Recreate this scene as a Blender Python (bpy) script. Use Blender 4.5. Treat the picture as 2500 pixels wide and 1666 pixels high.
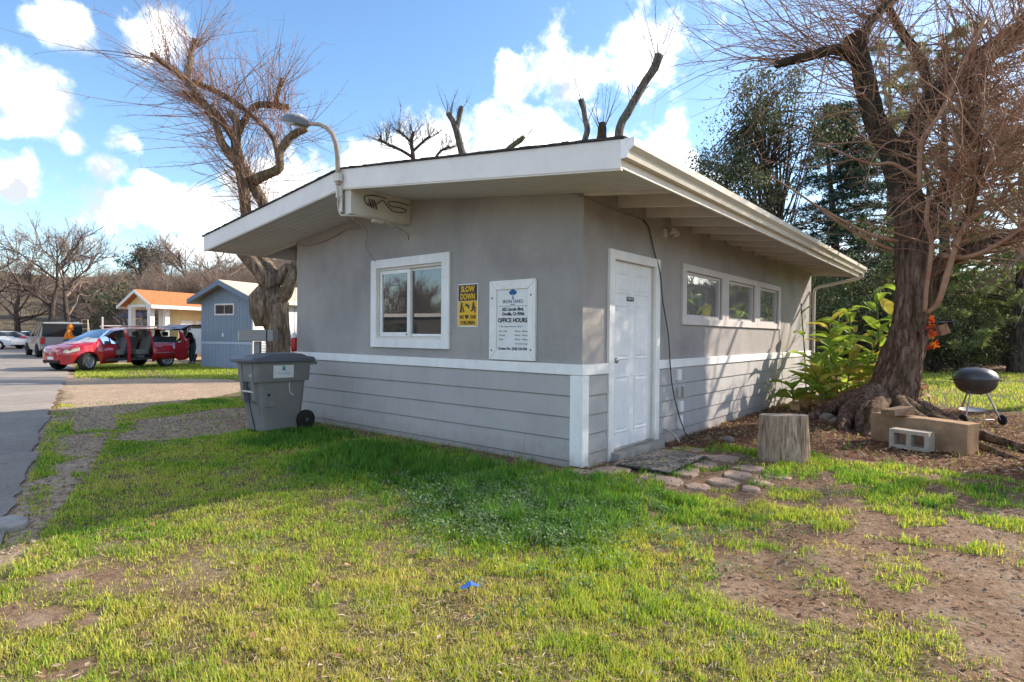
import bpy, bmesh, math, random
import numpy as np
from mathutils import Vector, Matrix, noise

random.seed(11)
RNG = np.random.default_rng(11)
SC = bpy.context.scene
for _o in list(bpy.data.objects):
    bpy.data.objects.remove(_o)
COL = SC.collection

# ---------------------------------------------------------------- camera
# World frame: the office's near corner is the origin, its front wall runs along -x
# (facing -y), its door side along +y (facing +x).  Units are metres.
CAM = Vector((3.3241, -5.1758, 1.38))
YAW, PITCH, ROLL = 0.6911, -0.0102, -0.0084
_fw = Vector((-math.sin(YAW), math.cos(YAW), 0)); _rt = Vector((math.cos(YAW), math.sin(YAW), 0)); _up = Vector((0, 0, 1))
_F = _fw * math.cos(PITCH) + _up * math.sin(PITCH)
_U = -_fw * math.sin(PITCH) + _up * math.cos(PITCH)
_R = _rt * math.cos(ROLL) - _U * math.sin(ROLL)
_U = _rt * math.sin(ROLL) + _U * math.cos(ROLL)
cd = bpy.data.cameras.new('camera'); cam = bpy.data.objects.new('camera', cd); COL.objects.link(cam)
cd.sensor_width = 36.0; cd.lens = 36.0 * 1422.9 / 2500.0; cd.clip_start = 0.05; cd.clip_end = 3000
cam.matrix_world = Matrix(((_R.x, _U.x, -_F.x, CAM.x), (_R.y, _U.y, -_F.y, CAM.y), (_R.z, _U.z, -_F.z, CAM.z), (0, 0, 0, 1)))
SC.camera = cam

# ---------------------------------------------------------------- light
SUN = Vector((1.0, 1.72, 1.08)).normalized()          # towards the sun
SUN_EL = math.asin(SUN.z); SUN_AZ = math.atan2(SUN.x, SUN.y)
sd = bpy.data.lights.new('sun', 'SUN'); sd.energy = 2.5; sd.angle = math.radians(0.53); sd.color = (1.0, 0.88, 0.73)
so = bpy.data.objects.new('sun', sd); COL.objects.link(so)
so.rotation_euler = SUN.to_track_quat('Z', 'Y').to_euler(); so.location = (10, 20, 20)

W = bpy.data.worlds.new('World'); SC.world = W; W.use_nodes = True
wn = W.node_tree.nodes; wl = W.node_tree.links
for n_ in list(wn): wn.remove(n_)
def N(tree, kind, **kw):
    n = tree.nodes.new(kind)
    for k, v in kw.items():
        if k == 'inp':
            for a, b in v.items(): n.inputs[a].default_value = b
        else: setattr(n, k, v)
    return n
def mth(tree, op, a, b=None, c=None, clamp=False):
    n = tree.nodes.new('ShaderNodeMath'); n.operation = op; n.use_clamp = clamp
    for i, x in enumerate((a, b, c)):
        if x is None: continue
        if isinstance(x, (int, float)): n.inputs[i].default_value = x
        else: tree.links.new(x, n.inputs[i])
    return n.outputs[0]
T = W.node_tree
sky = N(T, 'ShaderNodeTexSky', sky_type='NISHITA', sun_disc=False, sun_elevation=SUN_EL, sun_rotation=SUN_AZ, air_density=1.0, dust_density=0.6, ozone_density=1.6, altitude=100)
tc = N(T, 'ShaderNodeTexCoord')
sep = N(T, 'ShaderNodeSeparateXYZ'); wl.new(tc.outputs['Generated'], sep.inputs[0])
az = mth(T, 'MULTIPLY', mth(T, 'ARCTAN2', sep.outputs[0], sep.outputs[1]), 57.2958)
el = mth(T, 'MULTIPLY', mth(T, 'ARCSINE', sep.outputs[2]), 57.2958)
def wnoise(scale, detail, rough=0.55, dist=0.0):
    n = N(T, 'ShaderNodeTexNoise', inp={'Scale': scale, 'Detail': detail, 'Roughness': rough, 'Distortion': dist})
    wl.new(tc.outputs['Generated'], n.inputs['Vector']); return n.outputs['Fac']
nA = wnoise(9.0, 7, 0.58, 0.25); nB = wnoise(26.0, 5, 0.6, 0.1); nC = wnoise(2.2, 4, 0.5)
# cumulus banks: centre azimuth, centre elevation, half width, half height (degrees of sky)
BANKS = [(-27.5, 24.6, 4.6, 4.6), (-33.6, 22.6, 5.8, 5.2), (-40.3, 23.8, 1.8, 2.6), (-38.0, 18.6, 8.6, 4.6), (-46.5, 17.0, 7.6, 4.0),
         (-52.5, 15.8, 4.8, 3.4), (-31.0, 16.5, 9.0, 5.2), (-25.2, 17.0, 4.2, 4.2), (-22.2, 12.5, 4.2, 3.4),
         (-79.6, 17.0, 4.6, 2.9), (-77.2, 22.4, 2.6, 1.9), (-71.2, 23.2, 3.4, 3.0), (-80.3, 11.3, 2.0, 2.4), (-76.6, 14.4, 1.2, 1.2), (-80.8, 14.6, 1.4, 1.0),
         (-69.0, 10.6, 8.6, 3.0), (-62.0, 12.4, 6.0, 4.8), (-66.0, 7.0, 8.0, 1.8), (-74.5, 12.8, 2.0, 1.6), (-73.2, 15.2, 2.2, 1.4), (-17, 9.0, 3.0, 2.0), (-11, 6.5, 3.5, 1.6)]
fld = None; und = None
for (a, e, w_, h_) in BANKS:
    da = mth(T, 'MULTIPLY', mth(T, 'SUBTRACT', az, a), 1.0 / w_)
    de = mth(T, 'MULTIPLY', mth(T, 'SUBTRACT', el, e), 1.0 / h_)
    r = mth(T, 'SQRT', mth(T, 'MULTIPLY_ADD', da, da, mth(T, 'MULTIPLY', de, de)))
    v = mth(T, 'SUBTRACT', 1.0, r)
    fld = v if fld is None else mth(T, 'SMOOTH_MAX', fld, v, 0.12)
vc = N(T, 'ShaderNodeVectorMath', operation='DOT_PRODUCT'); wl.new(tc.outputs['Generated'], vc.inputs[0]); vc.inputs[1].default_value = tuple((_F * 0.96 + Vector((0, 0, 0.28))).normalized())
off = N(T, 'ShaderNodeMapRange', interpolation_type='SMOOTHSTEP', inp={'From Min': 0.80, 'From Max': 0.62}); wl.new(vc.outputs['Value'], off.inputs[0])
gen = mth(T, 'MULTIPLY', mth(T, 'SUBTRACT', nC, mth(T, 'MULTIPLY_ADD', off.outputs[0], -0.17, 0.69)), 5.0)             # broken cumulus, made denser outside the view to add fill light
fld = mth(T, 'MAXIMUM', fld, gen)
fld = mth(T, 'MAXIMUM', fld, -1.0)
d1 = mth(T, 'MULTIPLY_ADD', mth(T, 'SUBTRACT', nA, 0.5), 2.3, fld)
d2 = mth(T, 'MULTIPLY_ADD', mth(T, 'SUBTRACT', nB, 0.5), 1.35, d1)
mr = N(T, 'ShaderNodeMapRange', interpolation_type='SMOOTHSTEP', inp={'From Min': 0.04, 'From Max': 0.74}); wl.new(d2, mr.inputs[0])
mask = mr.outputs[0]
above = mth(T, 'GREATER_THAN', el, 1.0)
mask = mth(T, 'MULTIPLY', mask, above)
shade = N(T, 'ShaderNodeMapRange', inp={'From Min': 0.36, 'From Max': 0.72, 'To Min': 0.80, 'To Max': 1.0}); wl.new(wnoise(11.0, 6, 0.55, 0.3), shade.inputs[0])
cw = N(T, 'ShaderNodeMixRGB'); cw.inputs[1].default_value = (1.62, 1.70, 1.83, 1); cw.inputs[2].default_value = (8.0, 7.9, 7.7, 1)
shv = N(T, 'ShaderNodeMapRange', inp={'From Min': 0.80, 'From Max': 1.0}); wl.new(shade.outputs[0], shv.inputs[0]); wl.new(shv.outputs[0], cw.inputs[0])
hsv = N(T, 'ShaderNodeHueSaturation', inp={'Saturation': 1.14, 'Value': 0.56, 'Hue': 0.5}); gmm = N(T, 'ShaderNodeGamma', inp={'Gamma': 1.0}); wl.new(sky.outputs[0], gmm.inputs[0]); wl.new(gmm.outputs[0], hsv.inputs['Color'])
mixc = N(T, 'ShaderNodeMixRGB'); wl.new(mask, mixc.inputs[0]); wl.new(hsv.outputs[0], mixc.inputs[1]); wl.new(cw.outputs[0], mixc.inputs[2])
bg = N(T, 'ShaderNodeBackground', inp={'Strength': 0.15}); wl.new(mixc.outputs[0], bg.inputs['Color'])
wo = N(T, 'ShaderNodeOutputWorld'); wl.new(bg.outputs[0], wo.inputs[0])

SC.render.engine = 'CYCLES'
SC.view_settings.view_transform = 'Standard'; SC.view_settings.look = 'None'; SC.view_settings.gamma = 1.0
SC.view_settings.use_curve_mapping = False; SC.view_settings.exposure = 1.82
SC.cycles.max_bounces = 8; SC.cycles.diffuse_bounces = 4; SC.cycles.glossy_bounces = 3; SC.cycles.transmission_bounces = 6; SC.cycles.transparent_max_bounces = 8

# ---------------------------------------------------------------- helpers
def P(u, v, d):
    """point seen at photo position (u, v) at a depth d in metres"""
    return CAM + (_F + _R * ((u - 1250) / 1422.9) + _U * ((833 - v) / 1422.9)) * d

def root_loc(o):
    l = Vector((0, 0, 0))
    while o is not None:
        l += o.location; o = o.parent
    return l

def thing(name, label, cat, loc=(0, 0, 0), rz=0.0, group=None):
    o = bpy.data.objects.new(name, None); COL.objects.link(o)
    o.location = loc; o.rotation_euler = (0, 0, rz); o.empty_display_size = 0.2
    return tag(o, label, cat, group)
def tag(o, label=None, cat=None, group=None, kind=None):
    if label: o['label'] = label
    if cat: o['category'] = cat
    if group: o['group'] = group
    if kind: o['kind'] = kind
    return o
def copy_tree(o, parent=None):
    c = o.copy(); COL.objects.link(c); c.parent = parent
    for ch in list(o.children): copy_tree(ch, c)
    return c

def finish(me, name, mats, parent, world, smooth, bevel=0.0, autos=None):
    if not isinstance(mats, (list, tuple)): mats = [mats]
    for m in mats: me.materials.append(m)
    if smooth: me.polygons.foreach_set('use_smooth', np.ones(len(me.polygons), dtype=bool))
    o = bpy.data.objects.new(name, me); COL.objects.link(o)
    if parent is not None:
        o.parent = parent
        if world: me.transform(Matrix.Translation(-root_loc(parent)))
    elif world:
        n = len(me.vertices)
        if n:
            co = np.empty(n * 3, dtype=np.float32); me.vertices.foreach_get('co', co); co = co.reshape(-1, 3)
            c = Vector(((co[:, 0].min() + co[:, 0].max()) / 2, (co[:, 1].min() + co[:, 1].max()) / 2, co[:, 2].min()))
            me.transform(Matrix.Translation(-c)); o.location = c
    if bevel:
        b = o.modifiers.new('bevel', 'BEVEL'); b.width = bevel; b.segments = 1 if bevel < 0.006 else 2; b.limit_method = 'ANGLE'; b.angle_limit = math.radians(35)
    if autos:
        me.set_sharp_from_angle(angle=math.radians(autos))
    me.update()
    return o

def np_mesh(name, V, quads=None, tris=None, mi=None, colors=None):
    """mesh from numpy arrays"""
    me = bpy.data.meshes.new(name)
    V = np.asarray(V, dtype=np.float32).reshape(-1, 3)
    nq = 0 if quads is None else len(quads); nt = 0 if tris is None else len(tris)
    me.vertices.add(len(V)); me.vertices.foreach_set('co', V.ravel())
    loops = []
    if nq: loops.append(np.asarray(quads, dtype=np.int32).ravel())
    if nt: loops.append(np.asarray(tris, dtype=np.int32).ravel())
    loops = np.concatenate(loops)
    me.loops.add(len(loops)); me.loops.foreach_set('vertex_index', loops)
    starts = np.concatenate([np.arange(nq) * 4, nq * 4 + np.arange(nt) * 3]).astype(np.int32)
    tot = np.concatenate([np.full(nq, 4), np.full(nt, 3)]).astype(np.int32)
    me.polygons.add(nq + nt); me.polygons.foreach_set('loop_start', starts); me.polygons.foreach_set('loop_total', tot)
    if mi is not None: me.polygons.foreach_set('material_index', np.asarray(mi, dtype=np.int32))
    me.update(calc_edges=True)
    if colors is not None:
        for nm, arr in colors.items():
            a = me.attributes.new(nm, 'FLOAT', 'POINT'); a.data.foreach_set('value', np.asarray(arr, dtype=np.float32))
    return me

class MB:
    """collects primitive shapes and links them as ONE mesh object"""
    def __init__(s): s.v = []; s.f = []; s.m = []; s.mi = 0
    def add(s, vs, fs):
        k = len(s.v); s.v += [tuple(x) for x in vs]
        for f in fs: s.f.append([k + i for i in f]); s.m.append(s.mi)
        return s
    def box(s, x0, x1, y0, y1, z0, z1):
        return s.add([(x0, y0, z0), (x1, y0, z0), (x1, y1, z0), (x0, y1, z0), (x0, y0, z1), (x1, y0, z1), (x1, y1, z1), (x0, y1, z1)],
                     [(3, 2, 1, 0), (4, 5, 6, 7), (0, 1, 5, 4), (1, 2, 6, 5), (2, 3, 7, 6), (3, 0, 4, 7)])
    def obox(s, c, sz, rz=0.0, rx=0.0, ry=0.0):
        R = Matrix.Rotation(rz, 3, 'Z') @ Matrix.Rotation(ry, 3, 'Y') @ Matrix.Rotation(rx, 3, 'X'); c = Vector(c); h = [x / 2 for x in sz]
        vs = [c + R @ Vector((a * h[0], b * h[1], d * h[2])) for d in (-1, 1) for (a, b) in ((-1, -1), (1, -1), (1, 1), (-1, 1))]
        return s.add(vs, [(3, 2, 1, 0), (4, 5, 6, 7), (0, 1, 5, 4), (1, 2, 6, 5), (2, 3, 7, 6), (3, 0, 4, 7)])
    def prism(s, poly, axis, a0, a1):
        """polygon (2D, counter-clockwise) extruded along axis; the 2D axes are the other two in order x, y, z"""
        def pt(p, a):
            q = list(p); q.insert('xyz'.index(axis), a); return q
        n = len(poly); vs = [pt(p, a0) for p in poly] + [pt(p, a1) for p in poly]
        return s.add(vs, [list(range(n))[::-1], list(range(n, 2 * n))] + [(i, (i + 1) % n, n + (i + 1) % n, n + i) for i in range(n)])
    def tube(s, pts, rad, n=8, cap=True):
        pts = [Vector(p) for p in pts]; m = len(pts)
        if not isinstance(rad, (list, tuple)): rad = [rad] * m
        k = len(s.v); prev = None
        for i in range(m):
            t = (pts[min(i + 1, m - 1)] - pts[max(i - 1, 0)]).normalized()
            if prev is None:
                a = Vector((0, 0, 1)) if abs(t.z) < 0.9 else Vector((1, 0, 0)); u = t.cross(a).normalized()
            else:
                u = prev - t * prev.dot(t); u = u.normalized() if u.length > 1e-6 else t.orthogonal().normalized()
            prev = u; w = t.cross(u)
            for j in range(n):
                an = 2 * math.pi * j / n; s.v.append(tuple(pts[i] + (u * math.cos(an) + w * math.sin(an)) * rad[i]))
        for i in range(m - 1):
            for j in range(n):
                s.f.append([k + i * n + j, k + i * n + (j + 1) % n, k + (i + 1) * n + (j + 1) % n, k + (i + 1) * n + j]); s.m.append(s.mi)
        if cap:
            s.f.append([k + j for j in range(n)][::-1]); s.m.append(s.mi); s.f.append([k + (m - 1) * n + j for j in range(n)]); s.m.append(s.mi)
        return s
    def lathe(s, prof, n=24, c=(0, 0, 0), R=None):
        """profile of (radius, height) turned about z (or about R @ z)"""
        c = Vector(c); R = R or Matrix.Identity(3); k = len(s.v); m = len(prof)
        for (r, z) in prof:
            for j in range(n):
                an = 2 * math.pi * j / n; s.v.append(tuple(c + R @ Vector((r * math.cos(an), r * math.sin(an), z))))
        for i in range(m - 1):
            for j in range(n):
                s.f.append([k + i * n + j, k + i * n + (j + 1) % n, k + (i + 1) * n + (j + 1) % n, k + (i + 1) * n + j]); s.m.append(s.mi)
        if prof[0][0] > 1e-4: s.f.append([k + j for j in range(n)][::-1]); s.m.append(s.mi)
        if prof[-1][0] > 1e-4: s.f.append([k + (m - 1) * n + j for j in range(n)]); s.m.append(s.mi)
        return s
    def panel(s, us, vs, holes, t0, t1, put):
        """slab with rectangular holes; put(u, v, t) -> point; faces of the holes are closed"""
        U_ = sorted(set(list(us) + [h[0] for h in holes] + [h[1] for h in holes])); V_ = sorted(set(list(vs) + [h[2] for h in holes] + [h[3] for h in holes]))
        def full(i, j):
            if i < 0 or j < 0 or i >= len(U_) - 1 or j >= len(V_) - 1: return False
            cu = (U_[i] + U_[i + 1]) / 2; cv = (V_[j] + V_[j + 1]) / 2
            return not any(h[0] < cu < h[1] and h[2] < cv < h[3] for h in holes)
        for i in range(len(U_) - 1):
            for j in range(len(V_) - 1):
                if not full(i, j): continue
                a, b, c, d = U_[i], U_[i + 1], V_[j], V_[j + 1]
                s.add([put(a, c, t0), put(b, c, t0), put(b, d, t0), put(a, d, t0)], [(0, 1, 2, 3)])
                s.add([put(a, c, t1), put(b, c, t1), put(b, d, t1), put(a, d, t1)], [(3, 2, 1, 0)])
                for (ok, p, q) in ((full(i - 1, j), (a, c), (a, d)), (full(i + 1, j), (b, d), (b, c)), (full(i, j - 1), (b, c), (a, c)), (full(i, j + 1), (a, d), (b, d))):
                    if not ok: s.add([put(p[0], p[1], t0), put(q[0], q[1], t0), put(q[0], q[1], t1), put(p[0], p[1], t1)], [(0, 1, 2, 3)])
        return s
    def build(s, name, mats, parent=None, world=True, smooth=False, bevel=0.0, autos=None, fix=False):
        me = bpy.data.meshes.new(name); me.from_pydata([tuple(v) for v in s.v], [], s.f)
        me.polygons.foreach_set('material_index', s.m)
        bm = bmesh.new(); bm.from_mesh(me)
        if fix: bmesh.ops.remove_doubles(bm, verts=bm.verts, dist=1e-4)
        bmesh.ops.recalc_face_normals(bm, faces=bm.faces); bm.to_mesh(me); bm.free()
        return finish(me, name, mats, parent, world, smooth, bevel, autos)

def batch_tubes(Pt, Rd, k=3):
    """many thin tubes at once: Pt [n, s, 3], Rd [n, s] -> vertices and quads"""
    n, s_, _ = Pt.shape
    t = np.gradient(Pt, axis=1); t /= np.linalg.norm(t, axis=2, keepdims=True) + 1e-9
    ref = np.where(np.abs(t[..., 2:3]) < 0.85, np.array([0, 0, 1.0]), np.array([1.0, 0, 0]))
    u = np.cross(t, ref); u /= np.linalg.norm(u, axis=2, keepdims=True) + 1e-9; w = np.cross(t, u)
    an = np.arange(k) * 2 * math.pi / k
    V = Pt[:, :, None, :] + Rd[:, :, None, None] * (u[:, :, None, :] * np.cos(an)[None, None, :, None] + w[:, :, None, :] * np.sin(an)[None, None, :, None])
    i = np.arange(n)[:, None, None] * (s_ * k) + np.arange(s_ - 1)[None, :, None] * k
    j = np.arange(k)[None, None, :]; j2 = (j + 1) % k
    Q = np.stack([i + j, i + j2, i + k + j2, i + k + j], axis=-1).reshape(-1, 4)
    return V.reshape(-1, 3), Q

# ---------------------------------------------------------------- materials
def lin(c):
    return tuple(((x / 12.92) if x <= 0.04045 else ((x + 0.055) / 1.055) ** 2.4) for x in c)
def base_mat(name, rough=0.8, spec=0.3, metal=0.0):
    m = bpy.data.materials.new(name); m.use_nodes = True; t = m.node_tree
    b = t.nodes['Principled BSDF']; b.inputs['Roughness'].default_value = rough; b.inputs['Specular IOR Level'].default_value = spec; b.inputs['Metallic'].default_value = metal
    return m, t, b
def tnoise(t, scale, detail=4, rough=0.55, dist=0.0, vec=None, stretch=None, coord='Object'):
    n = t.nodes.new('ShaderNodeTexNoise'); n.inputs['Scale'].default_value = scale; n.inputs['Detail'].default_value = detail; n.inputs['Roughness'].default_value = rough; n.inputs['Distortion'].default_value = dist
    if vec is None:
        c = t.nodes.new('ShaderNodeTexCoord'); vec = c.outputs[coord]
    if stretch:
        mp = t.nodes.new('ShaderNodeMapping'); mp.inputs['Scale'].default_value = stretch; t.links.new(vec, mp.inputs['Vector']); vec = mp.outputs[0]
    t.links.new(vec, n.inputs['Vector']); return n.outputs['Fac']
def ramp(t, fac, stops):
    r = t.nodes.new('ShaderNodeValToRGB'); cr = r.color_ramp
    while len(cr.elements) < len(stops): cr.elements.new(0.5)
    for e, (p, c) in zip(cr.elements, stops): e.position = p; e.color = (*c, 1)
    t.links.new(fac, r.inputs[0]); return r.outputs[0]
def mixc_(t, fac, a, b, mode='MIX'):
    n = t.nodes.new('ShaderNodeMixRGB'); n.blend_type = mode
    for i, x in enumerate((fac, a, b)):
        if isinstance(x, (int, float)): n.inputs[i].default_value = x
        elif isinstance(x, tuple): n.inputs[i].default_value = (*x, 1)
        else: t.links.new(x, n.inputs[i])
    return n.outputs[0]
def bump(t, b, h, strength=0.4, dist=0.02):
    n = t.nodes.new('ShaderNodeBump'); n.inputs['Strength'].default_value = strength; n.inputs['Distance'].default_value = dist
    t.links.new(h, n.inputs['Height']); t.links.new(n.outputs[0], b.inputs['Normal'])
def mk(name, c1, c2=None, rough=0.8, spec=0.3, metal=0.0, scale=6.0, detail=5, bscale=None, bstr=0.3, bdist=0.01, stretch=None, lo=0.35, hi=0.65, coord='Object', island=0.0):
    """plain surface: two tones mixed by noise, optional fine relief"""
    m, t, b = base_mat(name, rough, spec, metal)
    if c2 is None: c2 = tuple(x * 0.86 for x in c1)
    f = tnoise(t, scale, detail, 0.6, 0, None, stretch, coord)
    c = ramp(t, f, [(lo, c1), (hi, c2)])
    if island:
        g = t.nodes.new('ShaderNodeNewGeometry'); c = mixc_(t, 1.0, c, ramp(t, g.outputs['Random Per Island'], [(0, (1 - island,) * 3), (1, (1 + island * 0.6,) * 3)]), 'MULTIPLY')
    t.links.new(c, b.inputs['Base Color'])
    if bscale: bump(t, b, tnoise(t, bscale, 6, 0.6, 0, None, stretch, coord), bstr, bdist)
    return m
# ---------------------------------------------------------------- materials of the office
def stucco_mat():
    m, t, b = base_mat('stucco', 0.93, 0.2)
    big = tnoise(t, 1.1, 6, 0.62, 0.4); streak = tnoise(t, 2.0, 5, 0.6, 0.2, None, (1.6, 1.6, 0.5)); fine = tnoise(t, 95, 4, 0.7); mid = tnoise(t, 22, 5, 0.65)
    c = ramp(t, big, [(0.28, (0.285, 0.266, 0.258)), (0.50, (0.362, 0.337, 0.324)), (0.75, (0.425, 0.390, 0.370))])
    c = mixc_(t, 0.22, c, ramp(t, streak, [(0.32, (0.72, 0.71, 0.72)), (0.62, (1.1, 1.08, 1.05))]), 'MULTIPLY')
    c = mixc_(t, 0.5, c, ramp(t, fine, [(0.3, (0.72, 0.72, 0.72)), (0.7, (1.18, 1.18, 1.18))]), 'MULTIPLY')
    t.links.new(c, b.inputs['Base Color'])
    h = mixc_(t, 0.4, fine, mid); bump(t, b, h, 0.55, 0.012)
    return m
def paint_mat(name, c1, dirt, amt=0.5, rough=0.55, spec=0.35, grain=(1, 1, 1), mud=False):
    """painted wood: slightly uneven, with grime and flecks"""
    m, t, b = base_mat(name, rough, spec)
    f = tnoise(t, 1.6, 6, 0.65, 0.3); g = tnoise(t, 14, 5, 0.7, 0, None, grain); sp = tnoise(t, 60, 3, 0.6)
    c = ramp(t, f, [(0.34, tuple(x * 0.88 for x in c1)), (0.64, c1)])
    c = mixc_(t, ramp(t, g, [(0.56, (0, 0, 0)), (0.80, (amt, amt, amt))]), c, dirt)
    c = mixc_(t, ramp(t, sp, [(0.70, (0, 0, 0)), (0.76, (amt * 0.8,) * 3)]), c, tuple(x * 0.5 for x in dirt))
    if mud:                                                             # splashed soil and rain marks near the ground
        gp_ = t.nodes.new('ShaderNodeNewGeometry'); sz2 = t.nodes.new('ShaderNodeSeparateXYZ'); t.links.new(gp_.outputs['Position'], sz2.inputs[0])
        e = mth(t, 'SUBTRACT', mth(t, 'MULTIPLY_ADD', tnoise(t, 5, 6, 0.7), 0.55, -0.08), sz2.outputs[2]); c = mixc_(t, mth(t, 'MULTIPLY', e, 2.2, clamp=True), c, (0.24, 0.185, 0.135))
        c = mixc_(t, 0.16, c, ramp(t, tnoise(t, 3, 5, 0.65, 0.2, None, (4, 4, 0.5)), [(0.35, (0.70, 0.68, 0.66)), (0.60, (1.06, 1.05, 1.04))]), 'MULTIPLY')
    t.links.new(c, b.inputs['Base Color']); bump(t, b, g, 0.12, 0.004)
    return m
M_STUC = stucco_mat()
M_SIDE = paint_mat('siding_paint', (0.425, 0.408, 0.402), (0.28, 0.25, 0.23), 0.45, 0.6, 0.3, (1, 1, 6), True)
M_WHITE = paint_mat('white_paint', (0.86, 0.85, 0.84), (0.44, 0.39, 0.32), 0.5, 0.55, 0.35, (1, 1, 1), True)
M_DOORW = paint_mat('door_paint', (0.85, 0.85, 0.865), (0.44, 0.40, 0.36), 0.45, 0.45, 0.4, (1, 1, 1), True)
M_OLDW = paint_mat('aged_white_paint', (0.66, 0.62, 0.55), (0.40, 0.31, 0.22), 0.6, 0.6, 0.3)
M_PINKW = paint_mat('pinkish_window_paint', (0.64, 0.585, 0.57), (0.42, 0.36, 0.33), 0.4, 0.55, 0.3)
M_FASC = paint_mat('fascia_paint', (0.78, 0.735, 0.70), (0.50, 0.36, 0.32), 0.25, 0.55, 0.35, (1, 1, 4))
M_SOFF = paint_mat('soffit_paint', (0.64, 0.60, 0.56), (0.26, 0.23, 0.21), 0.3, 0.6)
M_RAFT = paint_mat('rafter_paint', (0.66, 0.59, 0.54), (0.34, 0.28, 0.235), 0.4, 0.65, 0.25)
M_GUTT = paint_mat('gutter_paint', (0.68, 0.63, 0.545), (0.43, 0.33, 0.23), 0.55, 0.5, 0.4, (1, 0.4, 6))
M_SHIN = mk('shingle', (0.035, 0.033, 0.032), (0.085, 0.075, 0.068), 0.95, 0.15, scale=14, bscale=60, bstr=0.6)
M_BLACK = mk('black_rubber', (0.012, 0.012, 0.013), (0.022, 0.022, 0.022), 0.6, 0.3)
M_METAL = mk('worn_metal', (0.42, 0.41, 0.40), (0.30, 0.28, 0.26), 0.4, 0.5, 0.9)
M_WIRE = mk('grey_cable', (0.33, 0.31, 0.29), (0.22, 0.20, 0.19), 0.6)
M_WIRED = mk('dark_cable', (0.075, 0.07, 0.068), (0.05, 0.045, 0.045), 0.6)
M_DARKIN = mk('inner_plaster', (0.62, 0.60, 0.56), (0.54, 0.52, 0.48), 0.9)
M_CONC = mk('concrete', (0.36, 0.34, 0.31), (0.25, 0.23, 0.205), 0.95, 0.2, scale=9, bscale=70, bstr=0.5)

def glass_mat(name, tint=(0.80, 0.84, 0.82), boost=1.9, rough=0.004, dust=0.0):
    m = bpy.data.materials.new(name); m.use_nodes = True; t = m.node_tree
    for n in list(t.nodes): t.nodes.remove(n)
    tr = N(t, 'ShaderNodeBsdfTransparent'); tr.inputs[0].default_value = (*tint, 1)
    gl = N(t, 'ShaderNodeBsdfGlossy'); gl.inputs['Roughness'].default_value = rough; gl.inputs['Color'].default_value = (0.95, 0.96, 1, 1)
    fr = N(t, 'ShaderNodeFresnel'); fr.inputs[0].default_value = 1.5
    f = mth(t, 'MULTIPLY', fr.outputs[0], boost, clamp=True)
    mx = N(t, 'ShaderNodeMixShader'); t.links.new(f, mx.inputs[0]); t.links.new(tr.outputs[0], mx.inputs[1]); t.links.new(gl.outputs[0], mx.inputs[2])
    if dust:                                                            # film of dust on the pane
        df = N(t, 'ShaderNodeBsdfDiffuse'); df.inputs[0].default_value = (0.62, 0.62, 0.60, 1); m2_ = N(t, 'ShaderNodeMixShader'); t.links.new(mth(t, 'MULTIPLY', tnoise(t, 3.0, 5, 0.65), dust * 2), m2_.inputs[0]); t.links.new(mx.outputs[0], m2_.inputs[1]); t.links.new(df.outputs[0], m2_.inputs[2]); mx = m2_
    o = N(t, 'ShaderNodeOutputMaterial'); t.links.new(mx.outputs[0], o.inputs[0]); return m
M_GLASS = glass_mat('window_glass', (0.8, 0.84, 0.82), 2.6, 0.006, 0.16)

# ---------------------------------------------------------------- the office
WX, LY = 5.59, 9.83
RX, RZ, SL = -2.907, 3.406, 0.1113                      # ridge and roof slope
zt = lambda x: RZ - SL * abs(x - RX)
OFF = thing('office_building', 'small grey stucco office with white trim, siding skirt and low gable roof', 'building', (-2.8, 4.9, 0))
def part(mb, name, mat, parent=OFF, **k): return mb.build(name, mat, parent, **k)

w = MB()
w.panel((-WX, 0), (0, 2.8), [(-3.46, -2.09, 1.30, 2.32)], 0.0, 0.12, lambda u, v, t: (u, t, v))
w.prism([(-WX, 2.8), (0, 2.8), (0, zt(0) - 0.205), (RX, RZ - 0.205), (-WX, zt(-WX) - 0.205)], 'y', 0.0, 0.12)
w.panel((0.12, LY), (0, 3.03), [(0.60, 1.66, 0.0, 2.26), (2.60, 4.02, 1.64, 2.30), (4.22, 5.66, 1.64, 2.30), (5.86, 7.10, 1.64, 2.30)], 0.0, -0.12, lambda u, v, t: (t, u, v))
w.panel((0.12, LY), (0, 2.84), [], -WX, -WX + 0.12, lambda u, v, t: (t, u, v))
w.panel((-WX + 0.12, -0.12), (0, 3.0), [], LY - 0.12, LY, lambda u, v, t: (u, t, v))
part(w, 'stucco_wall', M_STUC)
w = MB(); w.box(-WX + 0.125, -0.125, 0.125, LY - 0.125, 0.02, 0.06); part(w, 'floor', M_DARKIN)
w = MB(); w.box(-WX + 0.125, -0.125, 3.2, 3.26, 0.06, 2.9); part(w, 'inner_wall', M_DARKIN)

# lapped siding boards on the lower wall, each a board of its own
def lap(axis, a0, a1, z0, z1, name='siding_board'):
    b = MB(); j = random.uniform(-0.002, 0.002)
    pr = [(-0.003, z0), (-0.003, z1), (-0.010 + j, z1), (-0.026 + j, z0 + 0.004), (-0.024 + j, z0)]
    if axis == 'x': b.prism(pr, 'x', a0, a1)                       # profile in (y, z)
    else: b.prism([(-p[0], p[1]) for p in pr][::-1], 'y', a0, a1)  # profile in (x, z)
    return part(b, name, M_SIDE)
fz = [0.958, 0.735, 0.508, 0.275, 0.045, -0.19]
for i in range(5):
    cuts = [-WX + 0.06, (-3.1, -1.9, -4.2, -0.75, -2.6)[i], -0.132]
    for a, b_ in zip(cuts[:-1], cuts[1:]): lap('x', a + 0.0015, b_ - 0.0015, fz[i + 1] + 0.004, fz[i] - 0.004)
sz_ = [0.958, 0.738, 0.532, 0.328, 0.121, -0.10]
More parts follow.
